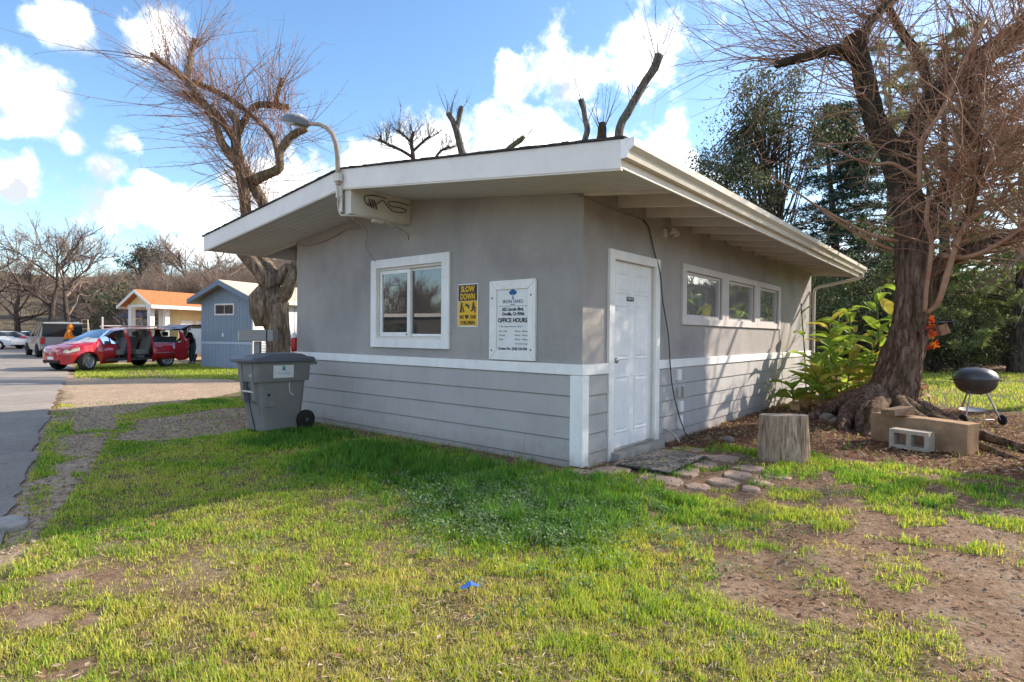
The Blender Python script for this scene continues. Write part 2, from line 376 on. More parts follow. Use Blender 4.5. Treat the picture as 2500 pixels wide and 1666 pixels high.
for i in range(5):
    lap('y', 0.092, 0.494, sz_[i + 1] + 0.004, sz_[i] - 0.004)
    cut = [1.765, 5.66 if i % 2 else 7.2, LY]
    for a, b_ in zip(cut[:-1], cut[1:]): lap('y', a + 0.002, b_ - 0.002, sz_[i + 1] + 0.004, sz_[i] - 0.004)
b = MB(); b.box(-WX - 0.03, 0.034, -0.034, -0.002, 0.962, 1.076); b.box(0.002, 0.034, -0.0015, 0.494, 0.962, 1.076); b.box(0.002, 0.034, 1.765, LY + 0.03, 0.962, 1.076)
part(b, 'trim_band', M_WHITE, bevel=0.003)
for nm, bx in (('corner_board', (-0.13, 0.032, -0.032, -0.002, 0.0, 0.958)), ('corner_board', (0.002, 0.032, -0.0015, 0.09, 0.0, 0.958)), ('corner_board', (-WX - 0.03, -WX + 0.058, -0.032, -0.002, 0.0, 0.958))):
    b = MB(); b.box(*bx); part(b, nm, M_WHITE, bevel=0.003)

# roof
r = MB()
for s in (-1, 1):
    xe = RX + s * 3.80
    ply = [(RX, RZ - 0.05), (xe, zt(xe) - 0.05), (xe, zt(xe) - 0.004), (RX, RZ - 0.004)]
    r.prism(ply if s > 0 else ply[::-1], 'y', -0.95, 9.95)
M_DECK = paint_mat('shaded_deck_paint', (0.30, 0.265, 0.24), (0.2, 0.165, 0.14), 0.4, 0.7, 0.2)  # darker than the rafters: shade of the recesses put into the colour
part(r, 'roof_deck', M_DECK)
r = MB()
for s in (-1, 1):                                                    # ragged shingle covering
    xe = RX + s * 3.93; n = 58
    for k in range(n):
        a = RX + s * (3.93 * k / n); c = RX + s * (3.93 * (k + 1) / n)
        y0 = -0.998 - random.uniform(0.0, 0.012); h = 0.016 + random.uniform(0, 0.006)
        q = [(a, zt(a)), (c, zt(c)), (c, zt(c) + h), (a, zt(a) + h)]
        r.prism(q if s > 0 else q[::-1], 'y', y0, 9.99)
part(r, 'shingle_covering', M_SHIN)
for s in (-1, 1):
    xe = RX + s * 3.888
    q = [(RX, RZ - 0.238), (xe, zt(xe) - 0.238), (xe, zt(xe) - 0.002), (RX, RZ - 0.002)]
    b = MB(); b.prism(q if s > 0 else q[::-1], 'y', -0.985, -0.958); part(b, 'fascia_board', M_FASC, bevel=0.003)
    q = [(RX + s * 0.002, RZ - 0.252), (xe, zt(xe) - 0.252), (xe, zt(xe) - 0.2385), (RX + s * 0.002, RZ - 0.2385)]
    b = MB(); b.prism(q if s > 0 else q[::-1], 'y', -0.979, -0.952); part(b, 'soffit_edge_trim', M_GUTT)
ze = zt(0.984)
b = MB(); b.box(0.958, 0.984, -0.957, 9.96, ze - 0.236, ze - 0.012); part(b, 'eave_fascia', M_GUTT, bevel=0.003)
b = MB(); b.box(-6.795, -6.769, -0.957, 9.96, ze - 0.236, ze - 0.012); part(b, 'eave_fascia', M_FASC, bevel=0.003)
# vinyl soffit planks under the front overhang
for s in (-1, 1):
    xa, xb = (RX + 0.17, 0.955) if s > 0 else (RX + 0.035, -6.765)
    for k in range(9):
        y0 = -0.950 + k * 0.1055
        q = [(xa, zt(xa) - 0.214), (xb, zt(xb) - 0.214), (xb, zt(xb) - 0.203), (xa, zt(xa) - 0.203)]
        b = MB(); b.prism(q if s > 0 else q[::-1], 'y', y0, y0 + 0.0975); part(b, 'soffit_plank', M_SOFF)
    xa, xb = (RX + 0.17, 0.955) if s > 0 else (RX + 0.035, -6.765)
    q = [(xa, zt(xa) - 0.202), (xb, zt(xb) - 0.202), (xb, zt(xb) - 0.196), (xa, zt(xa) - 0.196)]
    b = MB(); b.prism(q if s > 0 else q[::-1], 'y', -0.955, -0.001); part(b, 'soffit_backing', M_BLACK)
# rafters over the door side; the first closes the soffit
for k in range(15):
    y = 0.004 + 0.7 * k + random.uniform(-0.012, 0.012) * (k > 0)
    q = [(0.004, zt(0) - 0.238), (0.956, ze - 0.236), (0.956, ze - 0.055), (0.004, zt(0) - 0.055)]
    b = MB(); b.prism(q, 'y', y, y + 0.042); part(b, 'rafter', M_RAFT)
xa, xb = -WX - 0.004, -6.765
b = MB(); b.prism([(xb, zt(xb) - 0.235), (xa, zt(xa) - 0.235), (xa, zt(xa) - 0.055), (xb, zt(xb) - 0.055)], 'y', 0.004, 0.045); part(b, 'soffit_end_board', M_RAFT)
for k in range(1, 15):
    b = MB(); y = 0.004 + 0.7 * k
    b.prism([(xb, zt(xb) - 0.235), (xa, zt(xa) - 0.235), (xa, zt(xa) - 0.055), (xb, zt(xb) - 0.055)], 'y', y, y + 0.042); part(b, 'rafter', M_RAFT)
# gutter with its end cap, and the downspout at the far corner
gx, gz = 0.986, ze - 0.13
gp = [(gx, gz - 0.03), (gx + 0.055, gz - 0.03), (gx + 0.072, gz + 0.02), (gx + 0.115, gz + 0.055), (gx + 0.120, gz + 0.115), (gx + 0.104, gz + 0.115), (gx + 0.102, gz + 0.07), (gx + 0.062, gz + 0.034), (gx + 0.046, gz - 0.018), (gx + 0.008, gz - 0.018), (gx + 0.004, gz + 0.10), (gx, gz + 0.10)]
g = MB(); k0 = 0
for a, b_ in ((-0.99, 2.3), (2.302, 5.6), (5.602, 9.99)): g.prism(gp, 'y', a, b_)
GUT = part(g, 'gutter', M_GUTT)
g = MB(); cp_ = [(gx, gz - 0.034), (gx + 0.057, gz - 0.034), (gx + 0.076, gz + 0.018), (gx + 0.120, gz + 0.053), (gx + 0.124, gz + 0.118), (gx, gz + 0.118)]
for a in (-0.998, 9.991): g.prism(cp_, 'y', a, a + 0.007)
part(g, 'gutter_cap', M_WHITE, GUT)
for y in (-0.35, 2.3, 5.6, 8.0):
    g = MB(); g.prism([(gx - 0.002, gz + 0.105), (gx + 0.124, gz + 0.117), (gx + 0.124, gz + 0.122), (gx - 0.002, gz + 0.110)], 'y', y, y + 0.02); part(g, 'gutter_strap', M_METAL, GUT)
d = MB(); d.tube([(gx + 0.045, 9.90, gz - 0.02), (gx + 0.045, 9.90, gz - 0.08), (gx - 0.04, 9.895, gz - 0.13), (0.16, 9.86, 2.56), (0.075, 9.85, 2.50), (0.06, 9.85, 2.38), (0.06, 9.85, 0.10), (0.10, 9.87, 0.04), (0.22, 9.9, 0.03)], 0.036, 8)
part(d, 'downspout', M_GUTT, smooth=True, autos=40)
# boxed ridge beam that sticks out of the front wall
b = MB(); b.box(RX + 0.038, RX + 0.165, -0.949, -0.002, 2.848, RZ - 0.225); part(b, 'ridge_beam', M_OLDW, bevel=0.006)
b = MB(); b.box(RX - 0.075, RX + 0.05, -1.004, -0.986, 3.06, 3.20); b.box(RX + 0.0, RX + 0.05, -1.0, -0.986, 2.87, 3.06); part(b, 'ridge_cover_plate', M_OLDW, bevel=0.004)

# front slider window
f = MB()
f.panel((-3.566, -1.968), (1.196, 2.422), [(-3.445, -2.105, 1.315, 2.305)], -0.032, -0.002, lambda u, v, t: (u, t, v))
WIN = part(f, 'window', M_WHITE, bevel=0.004)
f = MB(); f.panel((-3.455, -2.095), (1.305, 2.315), [(-3.415, -2.135, 1.350, 2.270)], -0.001, 0.075, lambda u, v, t: (u, t, v)); part(f, 'track_frame', M_OLDW, WIN)
f = MB(); f.panel((-3.412, -2.765), (1.352, 2.266), [(-3.362, -2.822, 1.405, 2.215)], 0.014, 0.040, lambda u, v, t: (u, t, v)); part(f, 'sash', M_WHITE, WIN, bevel=0.003)
f = MB(); f.panel((-2.82, -2.138), (1.353, 2.267), [(-2.766, -2.168, 1.385, 2.238)], 0.044, 0.068, lambda u, v, t: (u, t, v)); part(f, 'sash', M_WHITE, WIN, bevel=0.003)
M_GLASSF = glass_mat('front_window_glass', (0.9, 0.92, 0.91), 2.3, 0.004, 0.03)
f = MB(); f.box(-3.370, -2.815, 0.026, 0.030, 1.398, 2.222); part(f, 'pane', M_GLASSF, WIN)
f = MB(); f.box(-2.772, -2.162, 0.054, 0.058, 1.380, 2.244); part(f, 'pane', M_GLASSF, WIN)
f = MB(); f.box(-2.838, -2.815, 0.004, 0.013, 1.372, 1.384); part(f, 'latch', M_BLACK, WIN)
f = MB(); f.box(-3.45, -2.10, 0.125, 0.40, 1.345, 1.372); part(f, 'inner_sill', M_OLDW, WIN)

# door side: frame, six-panel door, step
f = MB()
f.panel((0.497, 1.762), (0.03, 2.352), [(0.612, 1.645, -0.1, 2.25)], 0.036, 0.002, lambda u, v, t: (t, u, v))
DF = part(f, 'door_frame', M_WHITE, bevel=0.004)
f = MB(); f.box(-0.115, 0.001, 1.645, 1.657, 0.05, 2.25); f.box(-0.115, 0.001, 0.603, 0.612, 0.05, 2.25); f.box(-0.115, 0.001, 0.6125, 1.6445, 2.25, 2.258); part(f, 'door_jamb', M_OLDW, DF)
f = MB(); f.box(-0.118, -0.03, 0.6125, 1.6445, 0.085, 2.248)
def rpanel(y0, y1, z0, z1):
    x0 = -0.03; a = 0.035; c = 0.065
    V = []
    for (m_, xx) in ((0, x0 + 0.0005), (0.006, x0 + 0.007), (0.018, x0 + 0.008), (a, x0 - 0.006 + 0.007), (c, x0 + 0.009)):
        V += [(xx, y0 + m_, z0 + m_), (xx, y1 - m_, z0 + m_), (xx, y1 - m_, z1 - m_), (xx, y0 + m_, z1 - m_)]
    F_ = []
    for L in range(4):
        for q in range(4): F_.append((L * 4 + q, L * 4 + (q + 1) % 4, L * 4 + 4 + (q + 1) % 4, L * 4 + 4 + q))
    F_.append((16, 17, 18, 19)); return V, F_
DOOR = part(f, 'door', M_DOORW)
for (z0, z1) in ((1.87, 2.13), (1.10, 1.75), (0.25, 0.92)):
    for (y0, y1) in ((0.72, 1.06), (1.20, 1.54)):
        f = MB(); f.add(*rpanel(y0, y1, z0, z1)); part(f, 'door_panel', M_DOORW, DOOR)
f = MB(); f.lathe([(0.030, 0), (0.032, 0.008), (0.014, 0.012), (0.014, 0.03), (0.030, 0.042), (0.032, 0.058), (0.022, 0.068), (0.0, 0.07)], 16, (-0.0295, 0.680, 1.10), Matrix.Rotation(math.pi / 2, 3, 'Y')); part(f, 'door_knob', M_METAL, DOOR, smooth=True)
f = MB(); f.box(-0.0295, -0.026, 1.00, 1.17, 1.795, 1.845); PLQ = part(f, 'nameplate', M_BLACK, DOOR)
f = MB(); f.box(-0.12, 0.14, 0.56, 1.72, -0.1, 0.072); part(f, 'door_step', M_CONC, bevel=0.01)
f = MB(); f.box(-0.10, 0.03, 0.6125, 1.6445, 0.0725, 0.084); part(f, 'threshold', M_METAL, bevel=0.002)

# the row of three side windows
for (a, c) in ((2.464, 4.118), (4.128, 5.742), (5.752, 7.215)):
    f = MB(); f.panel((a, c), (1.546, 2.385), [(a + 0.135, c - 0.135, 1.645, 2.292)], 0.034, 0.001, lambda u, v, t: (t, u, v)); wd = part(f, 'window', M_PINKW, bevel=0.004)
    f = MB(); f.panel((a + 0.138, c - 0.138), (1.648, 2.290), [(a + 0.185, c - 0.185, 1.69, 2.25)], -0.008, -0.045, lambda u, v, t: (t, u, v)); part(f, 'sash', M_PINKW, wd)
    f = MB(); f.box(-0.028, -0.024, a + 0.18, c - 0.18, 1.685, 2.255); part(f, 'pane', M_GLASS, wd)

# flat lettering helper (built-in font, turned into thin mesh)
def text_mesh(body, size, mat, parent, loc, rot, name='lettering', align='CENTER', width=None, bold=0.0, thick=0.0012, spacing=1.0):
    cu = bpy.data.curves.new('lettering', 'FONT'); cu.body = body; cu.size = size; cu.align_x = align; cu.align_y = 'CENTER'; cu.extrude = thick / 2; cu.offset = bold; cu.space_character = spacing; cu.resolution_u = 3
    o = bpy.data.objects.new('lettering', cu); COL.objects.link(o)
    dg = bpy.context.evaluated_depsgraph_get(); me = bpy.data.meshes.new_from_object(o.evaluated_get(dg))
    bpy.data.objects.remove(o)
    if width:
        xs = [v.co.x for v in me.vertices]; k = width / (max(xs) - min(xs)); me.transform(Matrix.Diagonal((k, 1, 1, 1)))
    me.transform(rot.to_4x4()); me.transform(Matrix.Translation(Vector(loc)))
    return finish(me, name, mat, parent, True, False)
ROT_F = Matrix(((1, 0, 0), (0, 0, -1), (0, 1, 0)))       # reads on a wall facing -y
ROT_S = Matrix(((0, 0, 1), (1, 0, 0), (0, 1, 0)))        # reads on a wall facing +x
M_INKW = mk('white_print', (0.75, 0.75, 0.75)); M_INK = mk('black_print', (0.02, 0.02, 0.022)); M_INKY = mk('yellow_print', (0.78, 0.47, 0.02), (0.74, 0.43, 0.02), 0.6)
text_mesh('PRIVATE', 0.040, M_INKW, DOOR, (-0.0254, 1.085, 1.82), ROT_S, width=0.135, bold=0.0006)
# ---------------------------------------------------------------- things fixed to the office
# yellow warning sign
M_SIGNY = mk('sign_yellow', (0.76, 0.44, 0.015), (0.70, 0.39, 0.012), 0.5, 0.4); M_SIGNK = mk('sign_black', (0.035, 0.028, 0.02), None, 0.5, 0.4)
sx0, sx1, sz0, sz1 = -1.835, -1.492, 1.475, 2.005; sc_ = (sx0 + sx1) / 2
SG = thing('warning_sign', 'yellow and black SLOW DOWN sign screwed to the grey front wall', 'sign', (sc_, 0, sz0))
b = MB(); b.box(sx0, sx1, -0.007, -0.0025, sz0, sz1); b.build('sign_plate', M_WHITE, SG, bevel=0.001)
b = MB(); b.box(sx0 + 0.012, sx1 - 0.012, -0.0085, -0.0072, sz0 + 0.015, 1.795); b.build('yellow_field', M_SIGNY, SG)
b = MB(); b.box(sx0 + 0.012, sx1 - 0.012, -0.0085, -0.0072, 1.797, sz1 - 0.012); b.build('black_field', M_SIGNK, SG)
text_mesh('SLOW', 0.100, M_INKY, SG, (sc_, -0.0092, 1.938), ROT_F, width=0.235, bold=0.0035)
text_mesh('DOWN', 0.100, M_INKY, SG, (sc_, -0.0092, 1.845), ROT_F, width=0.245, bold=0.0035)
def heart(mb, cx, cz, s, y):
    pts = []
    for i in range(28):
        t = 2 * math.pi * i / 28
        pts.append((cx + s * 16 * math.sin(t) ** 3 / 17, cz + s * (13 * math.cos(t) - 5 * math.cos(2 * t) - 2 * math.cos(3 * t) - math.cos(4 * t)) / 17))
    mb.prism(pts, 'y', y - 0.0012, y)
text_mesh('WE', 0.060, M_INK, SG, (sc_ - 0.100, -0.0092, 1.595), ROT_F, width=0.075, bold=0.002)
text_mesh('OUR', 0.060, M_INK, SG, (sc_ + 0.092, -0.0092, 1.595), ROT_F, width=0.100, bold=0.002)
text_mesh('CHILDREN', 0.062, M_INK, SG, (sc_, -0.0092, 1.525), ROT_F, width=0.245, bold=0.002)
b = MB(); heart(b, sc_ - 0.012, 1.600, 0.036, -0.0087); b.build('heart', M_SIGNK, SG)
def stick(mb, pts, r, y):
    for (a, c) in zip(pts[:-1], pts[1:]):
        a = Vector((a[0], a[1])); c = Vector((c[0], c[1])); d = (c - a).normalized() * r * 0.5; n_ = Vector((-d.y, d.x)) * 2
        mb.prism([tuple(a - d - n_), tuple(c + d - n_), tuple(c + d + n_), tuple(a - d + n_)], 'y', y - 0.001 - random.random() * 0.0006, y)
b = MB(); ox = sc_ - 0.100                                            # child on a seat / ball
b.prism([(ox + 0.004 + 0.014 * math.cos(a), 1.766 + 0.016 * math.sin(a)) for a in np.linspace(0, 6.28, 13)[:-1]], 'y', -0.0097, -0.0087)
stick(b, [(ox, 1.75), (ox - 0.008, 1.700)], 0.014, -0.0087); stick(b, [(ox, 1.735), (ox + 0.030, 1.715)], 0.007, -0.0087); stick(b, [(ox - 0.006, 1.700), (ox + 0.03, 1.690), (ox + 0.04, 1.662)], 0.010, -0.0087); stick(b, [(ox - 0.008, 1.70), (ox - 0.022, 1.664), (ox + 0.005, 1.664)], 0.010, -0.0087)
ox = sc_ + 0.100                                                      # running child
b.prism([(ox + 0.002 + 0.013 * math.cos(a), 1.766 + 0.015 * math.sin(a)) for a in np.linspace(0, 6.28, 13)[:-1]], 'y', -0.0097, -0.0087)
stick(b, [(ox, 1.752), (ox - 0.002, 1.702)], 0.016, -0.0087); stick(b, [(ox, 1.74), (ox + 0.030, 1.715), (ox + 0.042, 1.695)], 0.007, -0.0087); stick(b, [(ox, 1.74), (ox - 0.024, 1.712)], 0.007, -0.0087); stick(b, [(ox, 1.702), (ox + 0.022, 1.68), (ox + 0.03, 1.655)], 0.010, -0.0087); stick(b, [(ox, 1.702), (ox - 0.02, 1.68), (ox - 0.040, 1.672)], 0.010, -0.0087)
b.build('pictogram', M_SIGNK, SG, bevel=0)
b = MB(); ox = sc_ + 0.004
stick(b, [(ox - 0.032, 1.752), (ox + 0.012, 1.732)], 0.014, -0.0087); stick(b, [(ox - 0.03, 1.752), (ox - 0.036, 1.728)], 0.006, -0.0087); stick(b, [(ox + 0.01, 1.735), (ox + 0.026, 1.702)], 0.006, -0.0087); stick(b, [(ox + 0.012, 1.733), (ox + 0.03, 1.735)], 0.006, -0.0087); stick(b, [(ox - 0.005, 1.738), (ox + 0.008, 1.706)], 0.005, -0.0087)
b.build('pictogram', mk('pictogram_green', (0.03, 0.10, 0.06)), SG)
for (x, z) in ((sx0 + 0.014, sz0 + 0.014), (sx1 - 0.014, sz0 + 0.014), (sx0 + 0.014, sz1 - 0.014), (sx1 - 0.014, sz1 - 0.014)):
    b = MB(); b.lathe([(0.007, 0), (0.005, 0.003), (0, 0.004)], 8, (x, -0.0087, z), Matrix.Rotation(math.pi / 2, 3, 'X')); b.build('screw', M_BLACK, SG)

# framed opening-hours board
bx0, bx1, bz0, bz1 = -1.283, -0.600, 1.092, 2.012; fw_ = 0.105; bc = (bx0 + bx1) / 2
BD = thing('notice_board', 'white mitred frame around a printed opening hours notice beside the corner', 'notice board', (bc, 0, bz0))
for (poly) in ([(bx0, bz0), (bx1, bz0), (bx1 - fw_, bz0 + fw_), (bx0 + fw_, bz0 + fw_)], [(bx1, bz0 + .002), (bx1, bz1 - .002), (bx1 - fw_, bz1 - fw_ - .002), (bx1 - fw_, bz0 + fw_ + .002)],
               [(bx1, bz1), (bx0, bz1), (bx0 + fw_, bz1 - fw_), (bx1 - fw_, bz1 - fw_)], [(bx0, bz1 - .002), (bx0, bz0 + .002), (bx0 + fw_, bz0 + fw_ + .002), (bx0 + fw_, bz1 - fw_ - .002)]):
    b = MB(); cx_ = sum(p[0] for p in poly) / 4; cz_ = sum(p[1] for p in poly) / 4
    b.prism([(cx_ + (p[0] - cx_) * 0.997, cz_ + (p[1] - cz_) * 0.997) for p in poly], 'y', -0.034, -0.003); b.build('frame_board', M_WHITE, BD, bevel=0.002)
b = MB(); b.box(bx0 + 0.08, bx1 - 0.08, -0.016, -0.012, bz0 + 0.08, bz1 - 0.08); b.build('printed_sheet', mk('paper', (0.74, 0.745, 0.75), (0.69, 0.69, 0.68), 0.35, 0.5), BD)
ty = -0.0168
M_BLUE = mk('logo_blue', (0.025, 0.10, 0.27), (0.03, 0.14, 0.33)); M_NAVY = mk('logo_navy', (0.03, 0.07, 0.12))
b = MB(); lg = bc + 0.005; crown = []
for i in range(22):
    a = 2 * math.pi * i / 22; rr = 0.055 * (1 + 0.10 * math.sin(5 * a) + 0.06 * math.sin(9 * a + 1)); z = math.sin(a) * rr * 0.78
    crown.append((lg + math.cos(a) * rr, 1.862 + (z if z > -0.018 else -0.018 + 0.004 * math.sin(7 * a))))
b.prism(crown, 'y', ty - 0.0006, ty + 0.0006)
b.prism([(lg - 0.007, 1.80), (lg + 0.009, 1.80), (lg + 0.006, 1.85), (lg - 0.004, 1.85)], 'y', ty - 0.0004, ty + 0.0008); b.prism([(lg - 0.018, 1.793), (lg + 0.02, 1.793), (lg + 0.008, 1.806), (lg - 0.007, 1.806)], 'y', ty - 0.0005, ty + 0.0007)
b.build('tree_logo', M_BLUE, BD)
def bt(s, size, x, z, wd, al='CENTER', m=M_INK, bold=0.0): text_mesh(s, size, m, BD, (x, ty, z), ROT_F, width=wd, align=al, bold=bold)
bt('IRON OAKS', 0.055, bc + 0.005, 1.765, 0.30, m=M_NAVY, bold=0.0008); bt('village', 0.022, bc, 1.733, 0.07, m=M_NAVY)
b = MB(); b.box(bx0 + fw_ + 0.03, bx1 - fw_ - 0.004, ty - 0.0005, ty + 0.0005, 1.712, 1.716); b.build('rule_line', M_NAVY, BD)
bt('622 Lincoln Blvd,', 0.05, bc + 0.005, 1.676, 0.32, bold=0.0022); bt('Oroville, CA 95966', 0.05, bc + 0.01, 1.622, 0.33, bold=0.0022)
bt('OFFICE HOURS', 0.068, bc, 1.548, 0.44, bold=0.0028)
bt('* By Appointment Only *', 0.024, bc - 0.02, 1.478, 0.36)
for (d_, h_, z) in (('Mon - Wed', '9:00 am - 5:00 pm', 1.424), ('Thursday', '9:00 am - 3:00 pm', 1.377), ('Friday', '9:00 am - 1:00 pm', 1.330), ('', 'Sat & Sun Closed', 1.282)):
    if d_: bt(d_, 0.026, bx0 + fw_ + 0.035, z, None, 'LEFT')
    bt(h_, 0.026, bx1 - fw_ - 0.010, z, None, 'RIGHT')
bt('Contact No.: (530) 533-938', 0.040, bc, 1.222, 0.43, bold=0.0016)
for (x, z) in ((bx0 + 0.045, 1.81), (bx0 + 0.04, 1.20), (bx1 - 0.062, 1.83), (bx1 - 0.06, 1.215)):
    b = MB(); b.lathe([(0.011, 0), (0.009, 0.004), (0, 0.006)], 10, (x, -0.034, z), Matrix.Rotation(math.pi / 2, 3, 'X')); b.build('bolt', M_BLACK, BD, smooth=True)

# gooseneck lamp over the ridge
M_LAMP = mk('bronze_paint', (0.40, 0.29, 0.20), (0.26, 0.19, 0.14), 0.5, 0.4, scale=9); M_LHEAD = mk('lamp_blue_grey', (0.085, 0.10, 0.135), (0.14, 0.13, 0.13), 0.45, 0.4)
LP = thing('street_lamp', 'gooseneck area lamp with cobra head rising from the roof ridge', 'lamp', (-2.89, -1.02, 3.28))
path = [(-2.885, -1.035, 3.20), (-2.885, -1.035, 3.36), (-2.893, -1.035, 3.53), (-2.925, -1.037, 3.70), (-3.00, -1.04, 3.84), (-3.12, -1.045, 3.945), (-3.28, -1.05, 4.02), (-3.44, -1.055, 4.06), (-3.56, -1.06, 4.085)]
b = MB(); b.tube(path, [0.030, 0.030, 0.030, 0.030, 0.029, 0.028, 0.026, 0.022, 0.020], 12); b.build('gooseneck', M_LAMP, LP, smooth=True, autos=50)
b = MB(); b.box(-2.945, -2.83, -1.066, -1.006, 3.24, 3.335); b.build('bracket', M_OLDW, LP, bevel=0.006)
# head: lofted cobra shell, longer than wide
def loft(mb, rings):
    k = len(mb.v); n = len(rings[0])
    for r_ in rings: mb.v += [tuple(p) for p in r_]
    for i in range(len(rings) - 1):
        for j in range(n): mb.f.append([k + i * n + j, k + i * n + (j + 1) % n, k + (i + 1) * n + (j + 1) % n, k + (i + 1) * n + j]); mb.m.append(mb.mi)
    mb.f.append([k + j for j in range(n)][::-1]); mb.m.append(mb.mi); mb.f.append([k + (len(rings) - 1) * n + j for j in range(n)]); mb.m.append(mb.mi)
def headring(s, hw, top, bot, ax=Vector((-3.52, -1.058, 4.085)), dx=Vector((-0.955, -0.06, 0.29))):
    dx = dx.normalized(); sd_ = Vector((0, 0, 1)).cross(dx).normalized(); up_ = dx.cross(sd_); c = ax + dx * s
    return [c + sd_ * (hw * a) + up_ * z for a, z in ((-1, bot), (1, bot), (1.0, top * 0.35), (0.6, top * 0.9), (0, top), (-0.6, top * 0.9), (-1.0, top * 0.35))]
b = MB(); loft(b, [headring(s, a, t_, o) for s, a, t_, o in ((-0.03, 0.03, 0.03, -0.025), (0.06, 0.05, 0.045, -0.03), (0.14, 0.11, 0.075, -0.035), (0.24, 0.13, 0.085, -0.035), (0.38, 0.13, 0.075, -0.035), (0.47, 0.10, 0.045, -0.03), (0.50, 0.06, 0.015, -0.022))]); b.build('lamp_head', M_LHEAD, LP, smooth=True, autos=40)
b = MB(); loft(b, [headring(s, a, -0.034, o) for s, a, o in ((0.15, 0.095, -0.045), (0.22, 0.112, -0.058), (0.36, 0.112, -0.058), (0.44, 0.085, -0.045))]); b.build('lens', mk('lamp_lens', (0.42, 0.39, 0.33), (0.30, 0.27, 0.23), 0.35, 0.5), LP, smooth=True, autos=40)
b = MB(); loft(b, [headring(s, a, t_ + 0.02, t_ - 0.01) for s, a, t_ in ((0.12, 0.075, 0.068), (0.2, 0.085, 0.083), (0.3, 0.085, 0.083))]); b.build('weathered_cap', M_OLDW, LP, smooth=True, autos=40)

def smooth_pts(pts, n=6):
    """Catmull-Rom through the points"""
    pts = [Vector(p) for p in pts]; q = [pts[0] * 2 - pts[1]] + pts + [pts[-1] * 2 - pts[-2]]; out = []
    for i in range(1, len(q) - 2):
        for k in range(n):
            t = k / n; a, b_, c, d = q[i - 1], q[i], q[i + 1], q[i + 2]
            out.append(0.5 * ((2 * b_) + (c - a) * t + (2 * a - 5 * b_ + 4 * c - d) * t * t + (3 * b_ - a - 3 * c + d) * t ** 3))
    out.append(pts[-1]); return out
def cable(label, pts, r, m=None, cat='cable', name='cable'):
    b = MB(); b.tube(smooth_pts(pts), r, 6); return tag(b.build(name, m or M_WIRE, None, smooth=True), label, cat)
cable('thin grey wire stapled under the front soffit, bending round to the door side', [(-2.73, -0.012, 3.165), (-2.62, -0.014, 3.18), (-2.49, -0.014, 3.16), (-1.76, -0.012, 3.075), (-1.02, -0.012, 2.99), (-0.39, -0.012, 2.925), (-0.2, -0.014, 2.90), (-0.02, -0.018, 2.835), (0.016, -0.012, 2.822), (0.014, 0.3, 2.815), (0.014, 0.70, 2.80), (0.016, 1.318, 2.80)], 0.008)
cable('black cable sagging from the rafters past the door frame to the ground', [(0.016, 1.318, 2.79), (0.02, 1.45, 2.72), (0.025, 1.61, 2.42), (0.045, 1.735, 2.17), (0.05, 1.80, 1.844), (0.05, 1.96, 1.45), (0.05, 2.02, 1.2), (0.06, 2.03, 0.969), (0.06, 2.11, 0.689), (0.07, 2.26, 0.379), (0.09, 2.38, 0.16), (0.16, 2.38, 0.03), (0.4, 2.2, 0.012)], 0.0085, M_WIRED)
cable('short grey hose bending out of the siding near the door', [(0.0, 1.905, 0.17), (0.05, 1.93, 0.165), (0.11, 1.97, 0.13), (0.17, 2.0, 0.07), (0.21, 2.0, 0.01)], 0.011, M_METAL)
cable('thick cream cable from the lamp bracket looping under the ridge beam to the wall', [(-2.89, -1.05, 3.24), (-2.885, -1.03, 3.06), (-2.935, -1.0, 2.97), (-2.90, -0.985, 2.85), (-2.82, -0.96, 2.83), (-2.745, -0.85, 2.835), (-2.72, -0.66, 2.83), (-2.72, -0.50, 2.82), (-2.73, -0.3, 2.79), (-2.78, -0.1, 2.76), (-2.79, -0.02, 2.70), (-2.787, -0.015, 2.65)], 0.013, mk('cream_cable', (0.52, 0.47, 0.40), None))
cable('slack pale wire hanging between the ridge beam and the wall corner', [(-2.88, -0.94, 2.84), (-3.2, -0.55, 2.83), (-3.75, -0.1, 2.90), (-4.15, -0.02, 2.95), (-4.45, -0.018, 2.88), (-4.985, -0.018, 2.80), (-5.45, -0.018, 2.82), (-5.585, -0.02, 2.86), (-5.56, -0.02, 2.93), (-5.42, -0.02, 2.97)], 0.007)
cable('hair thin wire hanging from the ridge beam to the window top', [(-2.84, -0.80, 2.845), (-3.3, -0.3, 2.78), (-3.70, -0.03, 2.66), (-3.66, -0.02, 2.58), (-3.53, -0.02, 2.46), (-3.44, -0.04, 2.40)], 0.0035, M_WIRE)
xb_ = RX + 0.178
cable('black looped leads tacked to the side of the ridge beam', [(xb_, -0.42, 3.12), (xb_, -0.565, 3.13), (xb_, -0.738, 3.10), (xb_, -0.754, 3.04), (xb_, -0.71, 2.99), (xb_, -0.634, 3.0), (xb_, -0.564, 3.03), (xb_, -0.476, 3.09), (xb_, -0.40, 3.03), (xb_, -0.31, 2.98), (xb_, -0.14, 2.99), (xb_, -0.09, 3.03), (xb_, -0.2, 3.045), (xb_, -0.348, 3.04), (xb_, -0.385, 3.09), (xb_, -0.237, 3.11), (xb_, -0.05, 3.10)], 0.006, M_WIRED)
t = thing('wire_splitter', 'rusty antenna splitter screwed to the side of the ridge beam', 'splitter', (xb_, -0.64, 3.03))
b = MB(); b.box(RX + 0.166, RX + 0.185, -0.70, -0.58, 3.005, 3.03); b.build('plate', M_LAMP, t)
for k in range(3):
    b = MB(); b.tube([(xb_, -0.69 + k * 0.04, 3.07), (xb_ + 0.012, -0.66 + k * 0.04, 2.96)], 0.008, 6); b.build('connector', M_WIRED, t)
